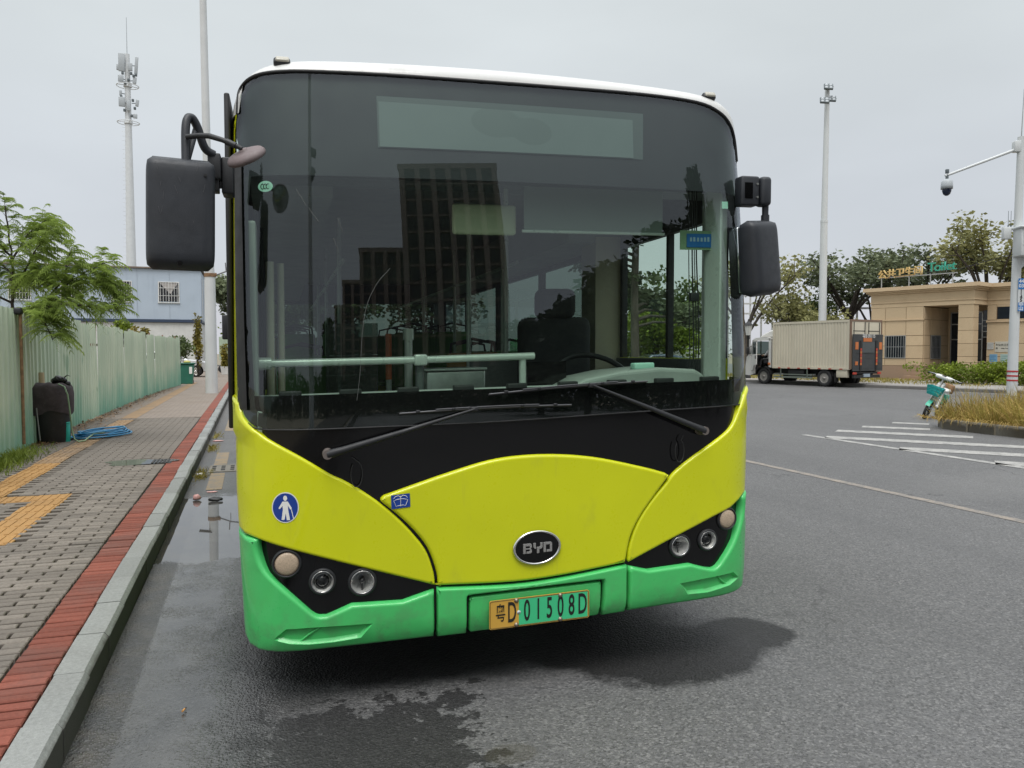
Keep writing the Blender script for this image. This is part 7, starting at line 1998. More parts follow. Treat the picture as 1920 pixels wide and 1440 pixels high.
# the driver at the wheel: one continuous body grown on a skeleton
def person(name, label, pos, rz, joints, edges, colours):
    me = bpy.data.meshes.new(name); me.from_pydata([j[0] for j in joints], edges, [])
    o = bpy.data.objects.new(name + "_tmp", me); col.objects.link(o)
    o.modifiers.new("skin", 'SKIN'); sk = me.skin_vertices[0].data if me.skin_vertices else None
    if sk is None:
        bpy.context.view_layer.objects.active = o
        bm = bmesh.new(); bm.from_mesh(me); bm.verts.layers.skin.verify(); bm.to_mesh(me); bm.free(); sk = me.skin_vertices[0].data
    for i, j in enumerate(joints): sk[i].radius = j[1]; sk[i].use_root = (i == 0)
    sb = o.modifiers.new("sub", 'SUBSURF'); sb.levels = 2; sb.render_levels = 2
    dg = bpy.context.evaluated_depsgraph_get(); m2 = bpy.data.meshes.new_from_object(o.evaluated_get(dg)); bpy.data.objects.remove(o)
    m2.materials.clear()
    for m in colours[0]: m2.materials.append(m)
    for p in m2.polygons:
        p.use_smooth = True; p.material_index = colours[1](p.center)
    ob = link(name, m2, None); ob.location = pos; ob.rotation_euler = (0, 0, rz)
    return tag(ob, label, "person")
M_SKIN = mat("skin_tone", (0.30, 0.17, 0.11), 0.55); M_SHIRT = mat("white_shirt", (0.58, 0.58, 0.57), 0.8); M_TROU = mat("dark_trousers", (0.035, 0.034, 0.036), 0.85); M_HAIR = mat("black_hair", (0.015, 0.013, 0.012), 0.6); M_SHOE = mat("brown_shoe", (0.20, 0.14, 0.11), 0.6)
# local: y forward, x right, z up, seat surface near z = 0.34
J = [((0, 0, 0.40), (0.15, 0.12)), ((0, 0.0, 0.58), (0.15, 0.11)), ((0, 0.02, 0.80), (0.16, 0.11)), ((0, 0.03, 0.92), (0.075, 0.07)), ((0, 0.05, 1.00), (0.055, 0.055)), ((0, 0.07, 1.09), (0.075, 0.085)), ((0, 0.07, 1.19), (0.070, 0.085)),
     ((0.19, 0.02, 0.86), (0.065, 0.065)), ((0.24, 0.14, 0.64), (0.05, 0.05)), ((0.17, 0.38, 0.62), (0.04, 0.04)), ((0.15, 0.46, 0.64), (0.03, 0.045)),
     ((-0.19, 0.02, 0.86), (0.065, 0.065)), ((-0.26, 0.12, 0.64), (0.05, 0.05)), ((-0.18, 0.37, 0.60), (0.04, 0.04)), ((-0.15, 0.46, 0.62), (0.03, 0.045)),
     ((0.10, 0.10, 0.40), (0.095, 0.09)), ((0.13, 0.46, 0.44), (0.07, 0.07)), ((0.13, 0.56, 0.08), (0.05, 0.05)), ((0.13, 0.68, 0.04), (0.04, 0.04)),
     ((-0.10, 0.10, 0.40), (0.095, 0.09)), ((-0.16, 0.44, 0.42), (0.07, 0.07)), ((-0.18, 0.52, 0.06), (0.05, 0.05)), ((-0.18, 0.64, 0.02), (0.04, 0.04))]
E_ = [(0, 1), (1, 2), (2, 3), (3, 4), (4, 5), (5, 6), (2, 7), (7, 8), (8, 9), (9, 10), (2, 11), (11, 12), (12, 13), (13, 14), (0, 15), (15, 16), (16, 17), (17, 18), (0, 19), (19, 20), (20, 21), (21, 22)]
def cmap(c):
    if c.z > 1.16 or (c.z > 1.06 and c.y < 0.06): return 3
    if c.z > 0.93: return 0
    if c.y > 0.18 and c.z > 0.52: return 0
    if c.z > 0.47: return 1
    if c.z < 0.09: return 4
    return 2
off = Matrix.Rotation(TH, 3, 'Z') @ Vector((0.55, CY0 + 0.42, 0))
drv = person("person", "driver in a white shirt and dark trousers sitting in the truck cab", (24.5 + off.x, 26.7 + off.y, 0.76), TH, J, E_, ((M_SKIN, M_SHIRT, M_TROU, M_HAIR, M_SHOE), cmap))
b = MB(); b.sphere((0, 0.145, 1.075), 0.016, 8, 6, (0.8, 1.2, 1)); b.sphere((0.085, 0.065, 1.09), 0.022, 8, 6, (0.4, 0.8, 1.3)); b.sphere((-0.085, 0.065, 1.09), 0.022, 8, 6, (0.4, 0.8, 1.3)); b.build("nose_and_ears", M_SKIN, drv)

# ---- planted bed with dry grass, its kerb, hedge
bed = empty("planting_bed", (13.1, 12.2, 0), 0, kind="structure")
edge = [(-0.0, -14.0), (0.0, -2.2), (0.02, -1.0), (0.12, -0.35), (0.45, 0.05), (1.0, 0.25), (9.0, 1.1)]
b = MB(); poly = edge + [(9.0, -14.0)]; b.prism(poly, 'z', -0.02, 0.16); b.build("bed_soil", M_EARTH, bed)
ed = [Vector(p) for p in edge]; k_ = 0
M_BEDK = stone_mat("bed_kerb", (0.24, 0.225, 0.19), tint=0.10, da=0.5)
for a, c in zip(ed, ed[1:]):
    n_ = max(1, round((c - a).length / 0.75))
    for i in range(n_):
        p, q = a.lerp(c, i / n_), a.lerp(c, (i + 1) / n_); d = (q - p); l_ = d.length; nn = Vector((-d.y, d.x)).normalized() * -1
        b = MB(); w_ = 0.12; e0 = d.normalized() * 0.006
        P0, P1 = p + e0, q - e0; o0, o1 = P0 - nn * -0.0, P1
        vs = [(P0.x, P0.y, -0.02), (P1.x, P1.y, -0.02), (P1.x + nn.x * w_, P1.y + nn.y * w_, -0.02), (P0.x + nn.x * w_, P0.y + nn.y * w_, -0.02)]
        b.add(vs + [(x, y, 0.20) for x, y, z in vs], [(3, 2, 1, 0), (4, 5, 6, 7), (0, 1, 5, 4), (1, 2, 6, 5), (2, 3, 7, 6), (3, 0, 4, 7)]); b.build("kerb_stone", M_BEDK, bed, bevel=0.012)
L1, L2 = Leaves(), Leaves(); g = random.Random(61)
for _ in range(34000):
    x_ = 13.25 + 6.0 * g.random() ** 1.5; y_ = 1.0 + (11.25 + (x_ - 13.3) * 0.12) * g.random() ** 0.8
    if (x_ < 13.45 and y_ > 12.0): continue
    hh = 0.72 + 0.32 * noise.noise(Vector((x_ * 0.9, y_ * 0.9, 3.3)))
    p = Vector((x_, y_, 0.15)); lean_ = g.choice((0.25, 0.45, 0.8))
    d = Vector((g.gauss(-0.05, lean_), g.gauss(0, lean_), 1)).normalized(); u = d.cross(rv(g)).normalized()
    (L1 if g.random() < 0.55 else L2).blade(p, d, u, hh * g.uniform(0.35, 1.3), g.uniform(0.003, 0.007), g.uniform(0.02, 0.32))
for _ in range(900):                              # stalks falling over the kerb
    y_ = g.uniform(1.0, 12.3); p = Vector((13.22, y_, 0.19)); d = Vector((-0.9, g.gauss(0, .5), 0.45)).normalized(); u = d.cross(rv(g)).normalized()
    L1.blade(p, d, u, g.uniform(0.1, 0.38), 0.006, 0.16)
dg_ = L1.build("dry_grass", L_DRY); tag(dg_, "tall straw coloured dry grass filling the planting bed", "grass", kind="stuff")
dg2 = L2.build("green_weeds", L_DRYG); tag(dg2, "olive green weeds mixed into the dry grass of the planting bed", "weeds", kind="stuff")
def hedge(name, label, pts, w_, h, leafm, seed, dens_=900):
    g = random.Random(seed); root = empty(name, (*pts[0], 0), 0, label, "hedge"); L = Leaves(); st = MB(); o_ = Vector((*pts[0], 0))
    for a, c in zip(pts, pts[1:]):
        a, c = Vector((*a, 0)), Vector((*c, 0)); n_ = int((c - a).length / 0.5)
        for i in range(n_ + 1):
            p = a.lerp(c, i / max(1, n_)) - o_
            st.tube([(p.x, p.y, 0), (p.x + g.uniform(-.1, .1), p.y + g.uniform(-.1, .1), h * 0.8)], [0.02, 0.008], 5)
            for q in range(8):
                cc = p + Vector((g.uniform(-w_, w_) * 0.5, g.uniform(-w_, w_) * 0.5, h * (0.25 + 0.7 * g.random()))); clump(L, g, cc, (w_ * 0.42, w_ * 0.42, h * 0.22), dens_ // 10, 0.11, 0.8)
    st.build("stem", M_BARKD, root, fix=False); L.build("foliage", leafm, root); return root
hedge("clipped_hedge", "bright green hedge in front of the toilet building", [(30.0, 27.3), (30.9, 24.6), (31.7, 22.2), (32.4, 20.0)], 1.3, 1.05, L_LIME, 71)

# ---- shared electric bicycle leaning beside the bed
M_MINT = mat("ebike_mint", (0.06, 0.46, 0.32), 0.4, var=0.05); M_TEALB = mat("basket_teal", (0.02, 0.34, 0.33), 0.45, var=0.08); M_EW = mat("ebike_white", (0.68, 0.68, 0.66), 0.35, coat=0.3, var=0.03)
eb = empty("shared_ebike", (14.78, 13.75, 0.0), R(0), "white and mint shared electric bicycle with a teal basket parked beside the dry grass", "e-bike")
eb.rotation_mode = 'XYZ'; eb.rotation_euler = (R(20), R(0), R(28))
# local: front wheel at origin, bike runs back along +x... y is to its left
def ring(mb, c, r, tube_r, n=26, tilt=0):
    mb.tube([(c[0] + r * math.cos(2 * math.pi * i / n), c[1], c[2] + r * math.sin(2 * math.pi * i / n)) for i in range(n)], tube_r, 7, True)
for cx, nm in ((0.0, "front"), (1.02, "rear")):
    b = MB(); ring(b, (cx, 0, 0.225), 0.195, 0.032); w_ = b.build("wheel", M_TYRE, eb)
    b = MB(); ring(b, (cx, 0, 0.225), 0.155, 0.014); b.cyl((cx, -0.05, 0.225), (cx, 0.05, 0.225), 0.035, 0.035, 12); b.build("rim", M_BLKM, w_)
    for i in range(5):
        a = 2 * math.pi * i / 5 + 0.3; b = MB(); b.tube([(cx, 0, 0.225), (cx + 0.15 * math.cos(a), 0, 0.225 + 0.15 * math.sin(a))], 0.014, 6); b.build("spoke", M_STEEL, w_)
b = MB()
vs = []
for i in range(13):
    a = R(20 + 130 * i / 12)
    for s_, rr in ((-0.05, 0.235), (0.0, 0.252), (0.05, 0.235)): vs.append((0.0 + rr * math.cos(a), s_, 0.225 + rr * math.sin(a)))
b.add(vs, [(i * 3 + j, i * 3 + j + 1, i * 3 + j + 4, i * 3 + j + 3) for i in range(12) for j in range(2)], True); b.build("front_mudguard", M_MINT, eb)
vs2 = [(v[0] + 1.02, v[1], v[2]) for v in vs]; b = MB(); b.add(vs2, [(i * 3 + j, i * 3 + j + 1, i * 3 + j + 4, i * 3 + j + 3) for i in range(12) for j in range(2)], True); b.build("rear_mudguard", M_MINT, eb)
b = MB()
for s_ in (-0.06, 0.06): b.tube([(0.0, s_, 0.225), (0.07, s_, 0.46), (0.13, s_ * 0.5, 0.60)], 0.016, 7)
b.tube([(0.13, 0, 0.56), (0.21, 0, 0.86), (0.24, 0, 0.97)], 0.024, 8); b.build("fork", M_STEEL, eb)
b = MB(); b.prism([(0.10, 0.50), (0.20, 0.86), (0.30, 0.90), (0.34, 0.84), (0.24, 0.50), (0.20, 0.36), (0.14, 0.38)], 'y', -0.075, 0.075); b.build("front_cover", M_EW, eb, bevel=0.02)
b = MB(); b.tube([(0.18, 0, 0.50), (0.34, 0, 0.30), (0.62, 0, 0.26), (0.92, 0, 0.30), (1.02, 0, 0.225)], 0.035, 8); b.tube([(0.72, 0, 0.28), (0.80, 0, 0.60)], 0.026, 8); b.tube([(0.80, 0, 0.52), (1.05, 0, 0.56)], 0.02, 8); b.build("frame", M_EW, eb)
b = MB(); b.rbox((0.82, 0, 0.68), (0.30, 0.20, 0.09), 0.04, 3); b.build("saddle", M_EW, eb)
b = MB(); b.rbox((1.06, 0, 0.72), (0.06, 0.24, 0.22), 0.03, 2); b.build("backrest", M_RUST, eb)
b = MB(); b.rbox((0.98, 0, 0.50), (0.34, 0.16, 0.14), 0.04, 2); b.build("battery_box", M_MINT, eb)
b = MB(); b.tube([(0.30, -0.34, 1.02), (0.24, -0.20, 1.04), (0.22, 0, 0.99), (0.24, 0.20, 1.04), (0.30, 0.34, 1.02)], 0.015, 7); hb = b.build("handlebar", M_STEEL, eb)
b = MB(); b.rbox((0.24, 0, 1.02), (0.16, 0.36, 0.085), 0.035, 3); b.build("handlebar_cover", M_EW, hb)
b = MB(); b.rbox((0.20, 0.0, 1.06), (0.07, 0.09, 0.02), 0.008, 2); b.build("display", M_BLKM, hb)
for s_ in (-1, 1):
    b = MB(); b.cyl((0.285, s_ * 0.24, 1.032), (0.315, s_ * 0.38, 1.015), 0.02, 0.02, 8); b.build("grip", M_RUB, hb)
    b = MB(); b.tube([(0.24, s_ * 0.22, 1.04), (0.19, s_ * 0.36, 1.03)], 0.007, 5); b.build("brake_lever", M_BLKM, hb)
bsk = MB(); 
T = [(-0.20, -0.17, 0.80), (0.09, -0.15, 0.80), (0.09, 0.15, 0.80), (-0.20, 0.17, 0.80)]; B_2 = [(-0.15, -0.12, 0.60), (0.08, -0.11, 0.60), (0.08, 0.11, 0.60), (-0.15, 0.12, 0.60)]
for i in range(4):
    j = (i + 1) % 4
    for t0, t1 in ((0.0, 0.28), (0.42, 0.58), (0.74, 1.0)):
        q = [Vector(B_2[i]).lerp(Vector(T[i]), t0), Vector(B_2[j]).lerp(Vector(T[j]), t0), Vector(B_2[j]).lerp(Vector(T[j]), t1), Vector(B_2[i]).lerp(Vector(T[i]), t1)]; bsk.add(q, [(0, 1, 2, 3)])
    for s_ in (0.02, 0.33, 0.66, 0.98):
        a0 = Vector(B_2[i]).lerp(Vector(B_2[j]), s_); a1 = Vector(T[i]).lerp(Vector(T[j]), s_); bsk.tube([a0, a1], 0.009, 5)
bsk.add(B_2, [(0, 1, 2, 3)]); bsk.build("basket", M_TEALB, eb)
b = MB(); b.tube([(0.62, 0.06, 0.26), (0.60, 0.20, 0.02)], 0.012, 6); b.build("kick_stand", M_STEEL, eb)

# ---- camera pole
M_CP = mat("camera_pole_white", (0.58, 0.60, 0.60), 0.45, var=0.05, vs=0.7, dirt=(0.4, 0.38, 0.34), dirt_amt=0.15, streak=True)
cpo = empty("camera_pole", (25.52, 20.02, 0), R(-24), "white pole with red bands carrying a dome camera, cabinet and aerials", "pole")
b = MB(); b.cyl((0, 0, 0), (0.09, 0.0, 9.06), 0.175, 0.115, 10); b.build("shaft", M_CP, cpo)
b = MB(); b.cyl((0.09, 0, 9.06), (0.14, 0, 10.7), 0.018, 0.010, 6); b.build("lightning_rod", M_STEEL, cpo)
for z_ in (0.52, 0.68, 0.84):
    b = MB(); b.cyl((0.005, 0, z_), (0.006, 0, z_ + 0.055), 0.1765, 0.1760, 14); b.build("red_band", mat("red_band", (0.42, 0.03, 0.03), 0.5), cpo)
b = MB(); b.rbox((-0.06, 0, 8.72), (0.22, 0.22, 0.38), 0.02, 2); b.tube([(-0.10, 0, 8.62), (-2.42, 0, 7.76)], [0.055, 0.045], 10); ca = b.build("camera_arm", M_CP, cpo)
b = MB(); b.cyl((-2.36, 0, 7.80), (-2.36, 0, 7.62), 0.05, 0.05, 10); b.rbox((-2.36, 0, 7.92), (0.10, 0.10, 0.14), 0.01, 2); b.build("camera_bracket", M_ANTD, ca)
b = MB(); b.lathe([(0.0001, 7.66), (0.10, 7.64), (0.185, 7.56), (0.195, 7.40), (0.195, 7.30), (0.15, 7.30), (0.0001, 7.30)], 22, Matrix.Translation((-2.36, 0, 0))); b.build("camera_housing", M_ANT, ca)
b = MB(); b.lathe([(0.15, 7.30), (0.148, 7.22), (0.11, 7.12), (0.05, 7.07), (0.0001, 7.06)], 22, Matrix.Translation((-2.36, 0, 0))); b.build("camera_dome", mat("dome_blue_black", (0.012, 0.02, 0.05), 0.12), ca)
b = MB(); b.rbox((0.34, -0.30, 5.35), (0.92, 0.55, 0.95), 0.02, 2); cb = b.build("cabinet", M_CP, cpo)
b = MB(); b.rbox((0.34, -0.32, 5.86), (1.04, 0.68, 0.09), 0.03, 2); b.build("cabinet_roof", M_CP, cb)
b = MB(); b.cbox((0.14, -0.582, 5.45), (0.40, 0.02, 0.45)); b.build("cabinet_hatch", M_CP, cb)
b = MB(); b.prism([(0.10, 4.88), (0.55, 4.88), (0.12, 4.45)], 'y', -0.12, 0.0); b.build("cabinet_bracket", M_CP, cb)
b = MB(); b.rbox((-0.32, 0.0, 5.72), (0.26, 0.18, 0.42), 0.02, 2); rtr = b.build("radio_box", M_CP, cpo)
for q in (-0.27, -0.18):
    b = MB(); b.cyl((q, 0, 5.92), (q, 0, 6.50), 0.010, 0.008, 6); b.cyl((q, 0, 5.90), (q, 0, 6.00), 0.022, 0.022, 8); b.build("aerial", M_ANTD, rtr)
b = MB(); b.tube([(-0.05, 0, 5.0), (-1.4, 1.0, 4.6), (-3.2, 3.0, 4.5)], 0.012, 5); b.build("cable", M_RUB, cpo)
b = MB(); b.box(0.02, 0.22, -0.195, -0.185, 2.98, 4.12); pb = b.build("number_board", M_CP, cpo)
b = MB(); b.box(0.02, 0.22, -0.200, -0.1955, 3.74, 4.12); b.build("board_field", mat("board_blue", (0.02, 0.16, 0.45), 0.5), pb)
b = MB(); b.box(0.02, 0.22, -0.200, -0.1955, 2.98, 3.28); b.build("board_field", mat("board_blue", (0.02, 0.16, 0.45), 0.5), pb)
for txt, z_, m in (("44", 4.02, M_STW), ("03", 3.86, M_STW), ("1", 3.68, M_INK), ("1", 3.58, M_INK), ("4", 3.47, M_INK), ("5", 3.36, M_INK), ("\u4e2d", 3.20, M_STW), ("\u5c71", 3.07, M_STW)):
    me = text_mesh(txt, 0.17, 0.001, 0.003)
    for v in me.vertices: v.co = Matrix.Translation((0.12, -0.202, z_)) @ Matrix.Rotation(R(90), 4, 'X') @ v.co
    me.materials.clear(); link("board_lettering", me, m, pb)

# ---- floodlight mast behind the truck
ms_ = empty("floodlight_mast", (31.44, 36.48, 0), R(20), "tall white floodlight mast rising behind the truck", "mast")
b = MB(); b.cyl((0, 0, 0), (0, 0, 9.1), 0.235, 0.195, 16); b.build("lower_shaft", M_CP, ms_)
b = MB(); b.cyl((0, 0, 9.1), (0.12, 0, 16.7), 0.175, 0.13, 16); b.build("upper_shaft", M_CP, ms_)
b = MB(); b.cyl((0, 0, 9.0), (0, 0, 9.14), 0.205, 0.205, 16); b.build("joint", M_CP, ms_)
for i, (x_, z_) in enumerate(((-0.12, 16.65), (0.22, 16.05), (-0.52, 15.80))):
    M = RM((x_, -0.20, z_), -32, 6, -48)
    b = MB(); b.rbox((0, 0, 0), (0.50, 0.12, 0.42), 0.03, 2, M); fl = b.build("floodlight", M_ANTD, ms_)
    for a in (-0.12, 0.12):
        for c_ in (-0.10, 0.10):
            b = MB(); b.lathe([(0.09, 0), (0.08, 0.015), (0.0001, 0.015)], 12, M @ Matrix.Translation((a, -0.06, c_)) @ Matrix.Rotation(R(90), 4, 'X')); b.build("lens", M_ANT, fl)
    b = MB(); b.cyl((0.1, 0, z_ + 0.1), (x_, -0.3, z_), 0.035, 0.035, 6); b.cyl((x_ + 0.2, -0.3, z_ + 0.06), (x_ + 0.55, -0.2, z_ + 0.12), 0.04, 0.02, 6); b.build("bracket", M_ANT, fl)

# ---- old style lantern, white posts, low wall
ln = empty("street_lantern", (25.6, 35.4, 0.13), 0, "old style black lantern post with a frosted head behind the truck cab", "street lamp")
b = MB(); b.lathe([(0.16, 0), (0.16, 0.1), (0.09, 0.25), (0.06, 0.5), (0.05, 2.1), (0.09, 2.15), (0.07, 2.25), (0.12, 2.32)], 12); b.build("post", M_CHAS, ln)
b = MB(); b.lathe([(0.13, 2.33), (0.22, 2.85)], 6, smooth=False); b.build("lantern_glass", mat("frosted_glass", (0.55, 0.55, 0.52), 0.6), ln)
b = MB(); b.lathe([(0.27, 2.86), (0.20, 2.95), (0.06, 3.08), (0.02, 3.2), (0.0001, 3.22)], 6, smooth=False); b.build("lantern_cap", M_CHAS, ln)
b = MB(); b.box(20.0, 29.0, 43.0, 43.2, 0.0, 2.1); o = b.build("garden_wall", M_HWHT); tag(o, "low white garden wall behind the truck cab", "wall")
hedge("garden_hedge", "dark green hedge rising over the low white wall", [(19.5, 44.0), (24.0, 43.9), (29.5, 43.8)], 1.6, 3.6, L_MID, 72, 1100)
wf = empty("white_pergola", (30.4, 47.0, 0), R(-15), "white steel pergola frame standing among the trees behind the truck", "pergola")
for i in range(8):
    b = MB(); hh = 5.2 + (i % 3) * 0.5; b.box(i * 0.8, i * 0.8 + 0.10, 0, 0.10, 0, hh); b.build("post", M_WFRAME, wf)
for z_ in (4.2, 4.9):
    b = MB(); b.box(0, 5.8, -0.02, -0.005, z_, z_ + 0.12); b.build("rail", M_WFRAME, wf)
for i, px_ in enumerate((9.5, 11.0, 12.2)):
    b = MB(); b.box(px_, px_ + 0.12, 0, 0.1, 0, 5.6); b.build("post", M_WFRAME, wf)
b = MB(); b.box(9.0, 13.0, -0.02, -0.005, 4.6, 4.75); b.build("rail", M_WFRAME, wf)

# ---- trees on the right
GRT = "trees around the toilet building"
tree("spreading_tree", "open crowned tree behind the truck cab at the bus edge", (30.6, 42.6, 0), 7.8, (4.2, 3.6, 2.6), 3.2, 0.20, L_OLIVE, 81, group=GRT, limbs=8, density=0.28, leaf=0.26)
tree("bushy_tree", "dense olive green tree directly behind the cream truck box", (34.2, 42.0, 0), 7.0, (3.6, 3.0, 2.6), 2.0, 0.20, L_OLIVE, 82, group=GRT, limbs=7, layers='round', density=0.5, leaf=0.26)
tree("bushy_tree", "bright green tree between the floodlight mast and the toilet building", (37.6, 44.5, 0), 6.4, (2.2, 2.0, 2.4), 1.6, 0.16, L_MID, 83, group=GRT, limbs=6, layers='round', density=0.7, leaf=0.24)
tree("umbrella_tree", "dark flat topped umbrella tree rising left of the rooftop sign", (38.9, 42.0, 0), 8.5, (4.4, 4.0, 2.4), 4.2, 0.26, L_DARK, 84, group=GRT, limbs=9, density=0.42, leaf=0.28, lean=(-0.2, 0.3), barkm=M_BARKD)
tree("umbrella_tree", "dark layered tree standing directly behind the green rooftop word", (46.0, 43.0, 0), 9.3, (4.6, 4.0, 2.6), 4.6, 0.24, L_DARK, 85, group=GRT, limbs=9, density=0.42, leaf=0.30, barkm=M_BARKD)
tree("umbrella_tree", "tall olive tree behind the right wing of the toilet building", (45.6, 37.6, 0), 10.4, (4.0, 3.6, 3.6), 4.4, 0.24, L_OLIVE, 86, group=GRT, limbs=10, density=0.5, leaf=0.27)
tree("umbrella_tree", "tree at the right picture edge behind the camera pole", (51.5, 37.0, 0), 9.0, (4.2, 3.6, 3.0), 4.0, 0.22, L_OLIVE, 87, group=GRT, limbs=9, density=0.45, leaf=0.28)
tree("bushy_tree", "low dark tree filling the gap behind the rooftop characters", (42.0, 43.5, 0), 7.4, (3.4, 2.8, 2.2), 2.8, 0.2, L_DARK, 88, group=GRT, limbs=7, density=0.4, leaf=0.28)
# beyond the bus: what its windows look out on
tree("layered_tree", "tall tree with level tiers of leaves seen through the driver's window", (14.6, 27.5, 0), 9.2, (3.3, 3.3, 3.0), 7.4, 0.16, L_DARK, 91, limbs=26, layers='layered', density=0.42, leaf=0.24)
tree("bushy_tree", "round green bush tree seen low in the driver's window", (19.0, 33.5, 0), 4.6, (2.6, 2.2, 2.2), 1.2, 0.15, L_LIME, 92, limbs=6, layers='round', density=0.7, leaf=0.24)
tree("bushy_tree", "mid green tree behind the parked blue car", (23.5, 40.5, 0), 6.6, (3.0, 2.6, 2.6), 1.8, 0.18, L_MID, 93, limbs=7, layers='round', density=0.6, leaf=0.28)
tree("bushy_tree", "dark tree at the far end of the road behind the bus", (10.0, 44, 0), 7.5, (3.6, 3.0, 3.0), 2.0, 0.2, L_DARK, 94, limbs=7, layers='round', density=0.6, leaf=0.3)
tree("bushy_tree", "green tree behind the rear of the bus", (5.5, 52, 0), 8.0, (3.8, 3.0, 3.0), 2.2, 0.2, L_MID, 95, limbs=7, layers='round', density=0.6, leaf=0.32)
saloon("parked_car", "blue car parked across the road, seen through the driver's window", (15.6, 28.0, 0), R(165), mat("car_blue", (0.03, 0.06, 0.12), 0.25, coat=0.5, var=0.04), M_WDARK)
ob_ = empty("distant_bus", (12.2, 27.5, 0), R(-8), "green bus parked farther back, seen through the driver's window", "bus")
b = MB(); b.rbox((0, 4.5, 1.25), (2.3, 9.0, 1.9), 0.15, 2); b.build("body", M_GRN, ob_)
b = MB(); b.rbox((0, -0.02, 1.75), (1.9, 0.1, 0.75), 0.04, 2); b.build("rear_window", M_WDARK, ob_)
b = MB(); b.cbox((0, -0.03, 1.0), (1.1, 0.1, 0.5)); b.build("white_board", M_STW, ob_)
for s_ in (-0.9, 0.9):
    for y_ in (2.0, 7.0): wheel(MB, (s_, y_, 0.44), 0.44, 0.25, ob_, 1 if s_ > 0 else -1)
# ================================================================ BEHIND THE VIEWER: what the windscreen mirrors
M_TWR = mat("tower_brown", (0.13, 0.105, 0.09), 0.8, var=0.08, vs=0.1)
M_TWRF = mat("tower_frame", (0.34, 0.28, 0.235), 0.8, var=0.06, vs=0.1)
M_TWG = mat("tower_glass", (0.02, 0.022, 0.025), 0.15)
def tower(pos, rz, w, d, floors, cols, label):
    t_ = empty("apartment_tower", pos, rz, label, "building", "apartment towers behind the viewer")
    fh = 3.0; h = floors * fh + 3.0
    b = MB(); b.box(-w / 2, w / 2, 0, d, 0, h); b.build("wall", M_TWR, t_)
    b = MB(); b.box(-w / 2 - 0.5, w / 2 + 0.5, -0.6, d + 0.5, h, h + 1.0); b.build("roof", M_TWRF, t_)
    cw = w / cols
    pm = MB(); pm.box(-0.34, 0.34, -0.7, 0.0, 0, h - 0.02); pme = pm.mesh("pier"); pme.materials.append(M_TWRF)
    wm_ = MB(); wm_.box(-cw / 2 + 0.42, cw / 2 - 0.42, -0.06, 0.1, 0.5, 2.6); wme = wm_.mesh("window"); wme.materials.append(M_TWG)
    bm_ = MB(); bm_.box(-w / 2, w / 2, -0.32, 0.0, -0.16, 0.16); bme = bm_.mesh("floor_band"); bme.materials.append(M_TWRF)
    for i in range(cols + 1):
        o = link("pier", pme, None, t_); o.location = (-w / 2 + i * cw, 0, 0)
    for f in range(floors):
        o = link("floor_band", bme, None, t_); o.location = (0, 0, 3.0 + f * fh)
        for i in range(cols):
            o = link("window", wme, None, t_); o.location = (-w / 2 + (i + 0.5) * cw, 0, 3.0 + f * fh)
    return t_
def behind(az, dist):
    return (1.2 + dist * math.sin(R(az)), 3.4 - dist * math.cos(R(az)), 0)
TWR = [(8.8, 72, 12.2, 14, 13, 6, "nearest and tallest brown apartment tower mirrored in the windscreen"),
       (2.6, 92, 10.2, 14, 10, 5, "second brown apartment tower, stepping lower in the windscreen reflection"),
       (-0.4, 118, 10, 14, 10, 4, "third brown apartment tower, half hidden in the windscreen reflection"),
       (-2.2, 150, 10, 14, 10, 4, "farthest brown apartment tower in the windscreen reflection")]
for az, ds, w, d, fl, cl, lb in TWR:
    p = behind(az, ds)
    tower(p, R(180 + az), w, d, fl, cl, lb)
GB = "trees behind the viewer"
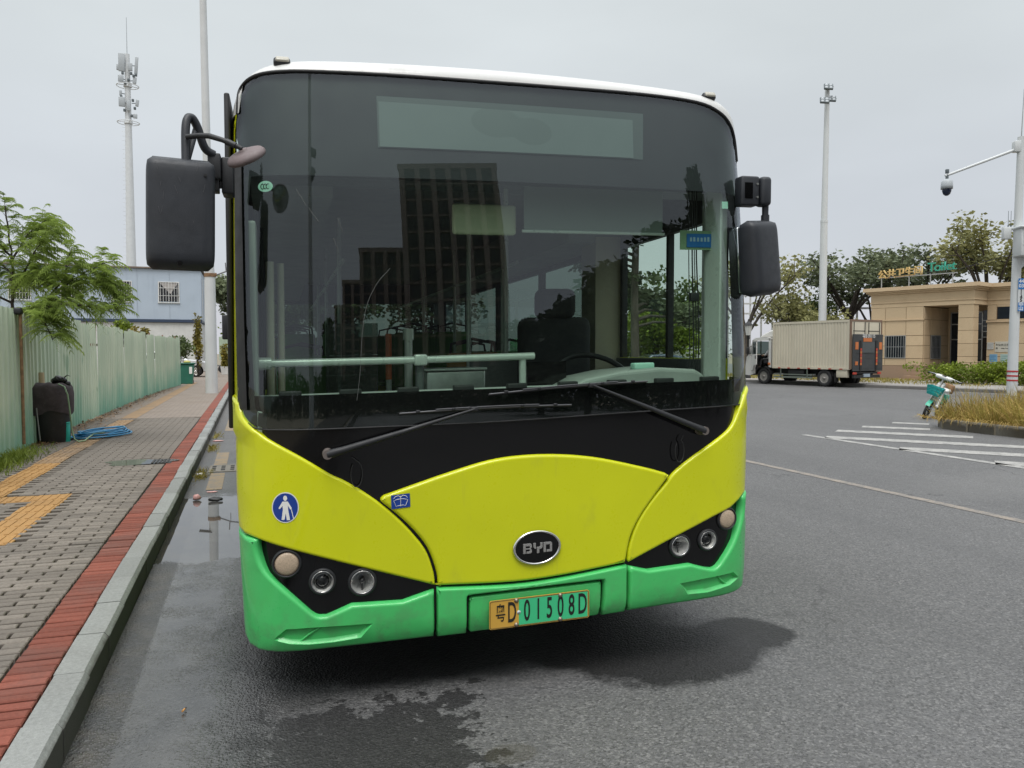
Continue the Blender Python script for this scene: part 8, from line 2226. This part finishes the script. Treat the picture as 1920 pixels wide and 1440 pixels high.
def mass_tree(az, ds, h, r, lb, seed, cone=False, base=1.6):
    """dense evergreen: trunk plus a crown filled with leaf clumps, pointed or domed"""
    g = random.Random(seed); p = behind(az, ds)
    root = empty("mirrored_tree", p, 0, lb, "tree", GB)
    st = MB(); st.tube([(0, 0, -0.1), (0.05, 0, h * 0.4), (0, 0, h * 0.9)], [0.24, 0.16, 0.04], 8)
    L = Leaves()
    for i in range(230):
        t_ = g.random() ** 0.8; z_ = base + (h - base) * t_
        rr = r * ((1 - t_) ** 0.75 if cone else math.sqrt(max(0.02, 1 - (1.6 * t_ - 0.7) ** 2 if t_ > 0.44 else 0.9 - 0.3 * (0.44 - t_)))) 
        a = g.uniform(0, 2 * math.pi); q = rr * math.sqrt(g.random())
        clump(L, g, Vector((q * math.cos(a), q * math.sin(a), z_)), (0.55 + 0.14 * r, 0.55 + 0.14 * r, 0.5), 26, 0.50, 0.8)
        if i % 9 == 0: st.tube([(0, 0, z_ - 0.3), (q * math.cos(a), q * math.sin(a), z_)], [0.05, 0.015], 5)
    st.build("trunk", M_BARKD, root, fix=False); L.build("crown", L_DEEP, root)
mass_tree(38.5, 30, 17.0, 3.6, "tall pointed tree, highest in the windscreen reflection", 101, True)
mass_tree(32.0, 31, 13.2, 3.4, "dark tree mirrored left of the pointed one", 102)
mass_tree(26.2, 33, 11.2, 3.2, "dark tree mirrored above the driver's window", 103)
mass_tree(21.5, 35, 9.2, 3.0, "dark tree mirrored over the driver's seat", 104)
mass_tree(16.8, 37, 7.8, 2.8, "low dark tree mirrored beside the tallest tower's foot", 105)
mass_tree(45.0, 29, 13.0, 3.4, "dark tree mirrored at the windscreen's driver edge", 106)
mass_tree(-6.4, 45, 9.4, 1.1, "narrow cypress mirrored in the lower windscreen", 107, True, 0.6)
p = behind(-13.3, 17)
mm = empty("street_lamp_mast", (p[0], p[1], 0), 0, "pole with two floodlight heads mirrored in the upper windscreen", "street lamp")
b = MB(); b.cyl((0, 0, 0), (0, 0, 22), 0.30, 0.16, 12); b.build("shaft", M_CP, mm)
for q, s_ in (((0.35, 0, 12.3), 20), ((0.30, 0, 11.2), -60)):
    b = MB(); b.rbox((0, 0, 0), (0.62, 0.30, 0.36), 0.04, 2, RM(q, 0, s_, 0)); fl = b.build("floodlight", M_ANTD, mm)

# a belt of trees and scrub closes the view behind, too far to tell its plants apart
g = random.Random(121); L = Leaves()
for i in range(150):
    az = -60 + 125 * i / 149; ds = 52 + g.uniform(-5, 5); x_, y_, _ = behind(az, ds)
    hh = g.uniform(3.0, 6.0)
    for q in range(5): clump(L, g, Vector((x_ + g.uniform(-1, 1), y_ + g.uniform(-1, 1), hh * (0.15 + 0.18 * q))), (1.4, 1.4, 0.9), 55, 0.5, 0.8)
tag(L.build("tree_belt", L_DEEP), "dark belt of trees and scrub across the street behind the viewer", "tree belt", kind="stuff")
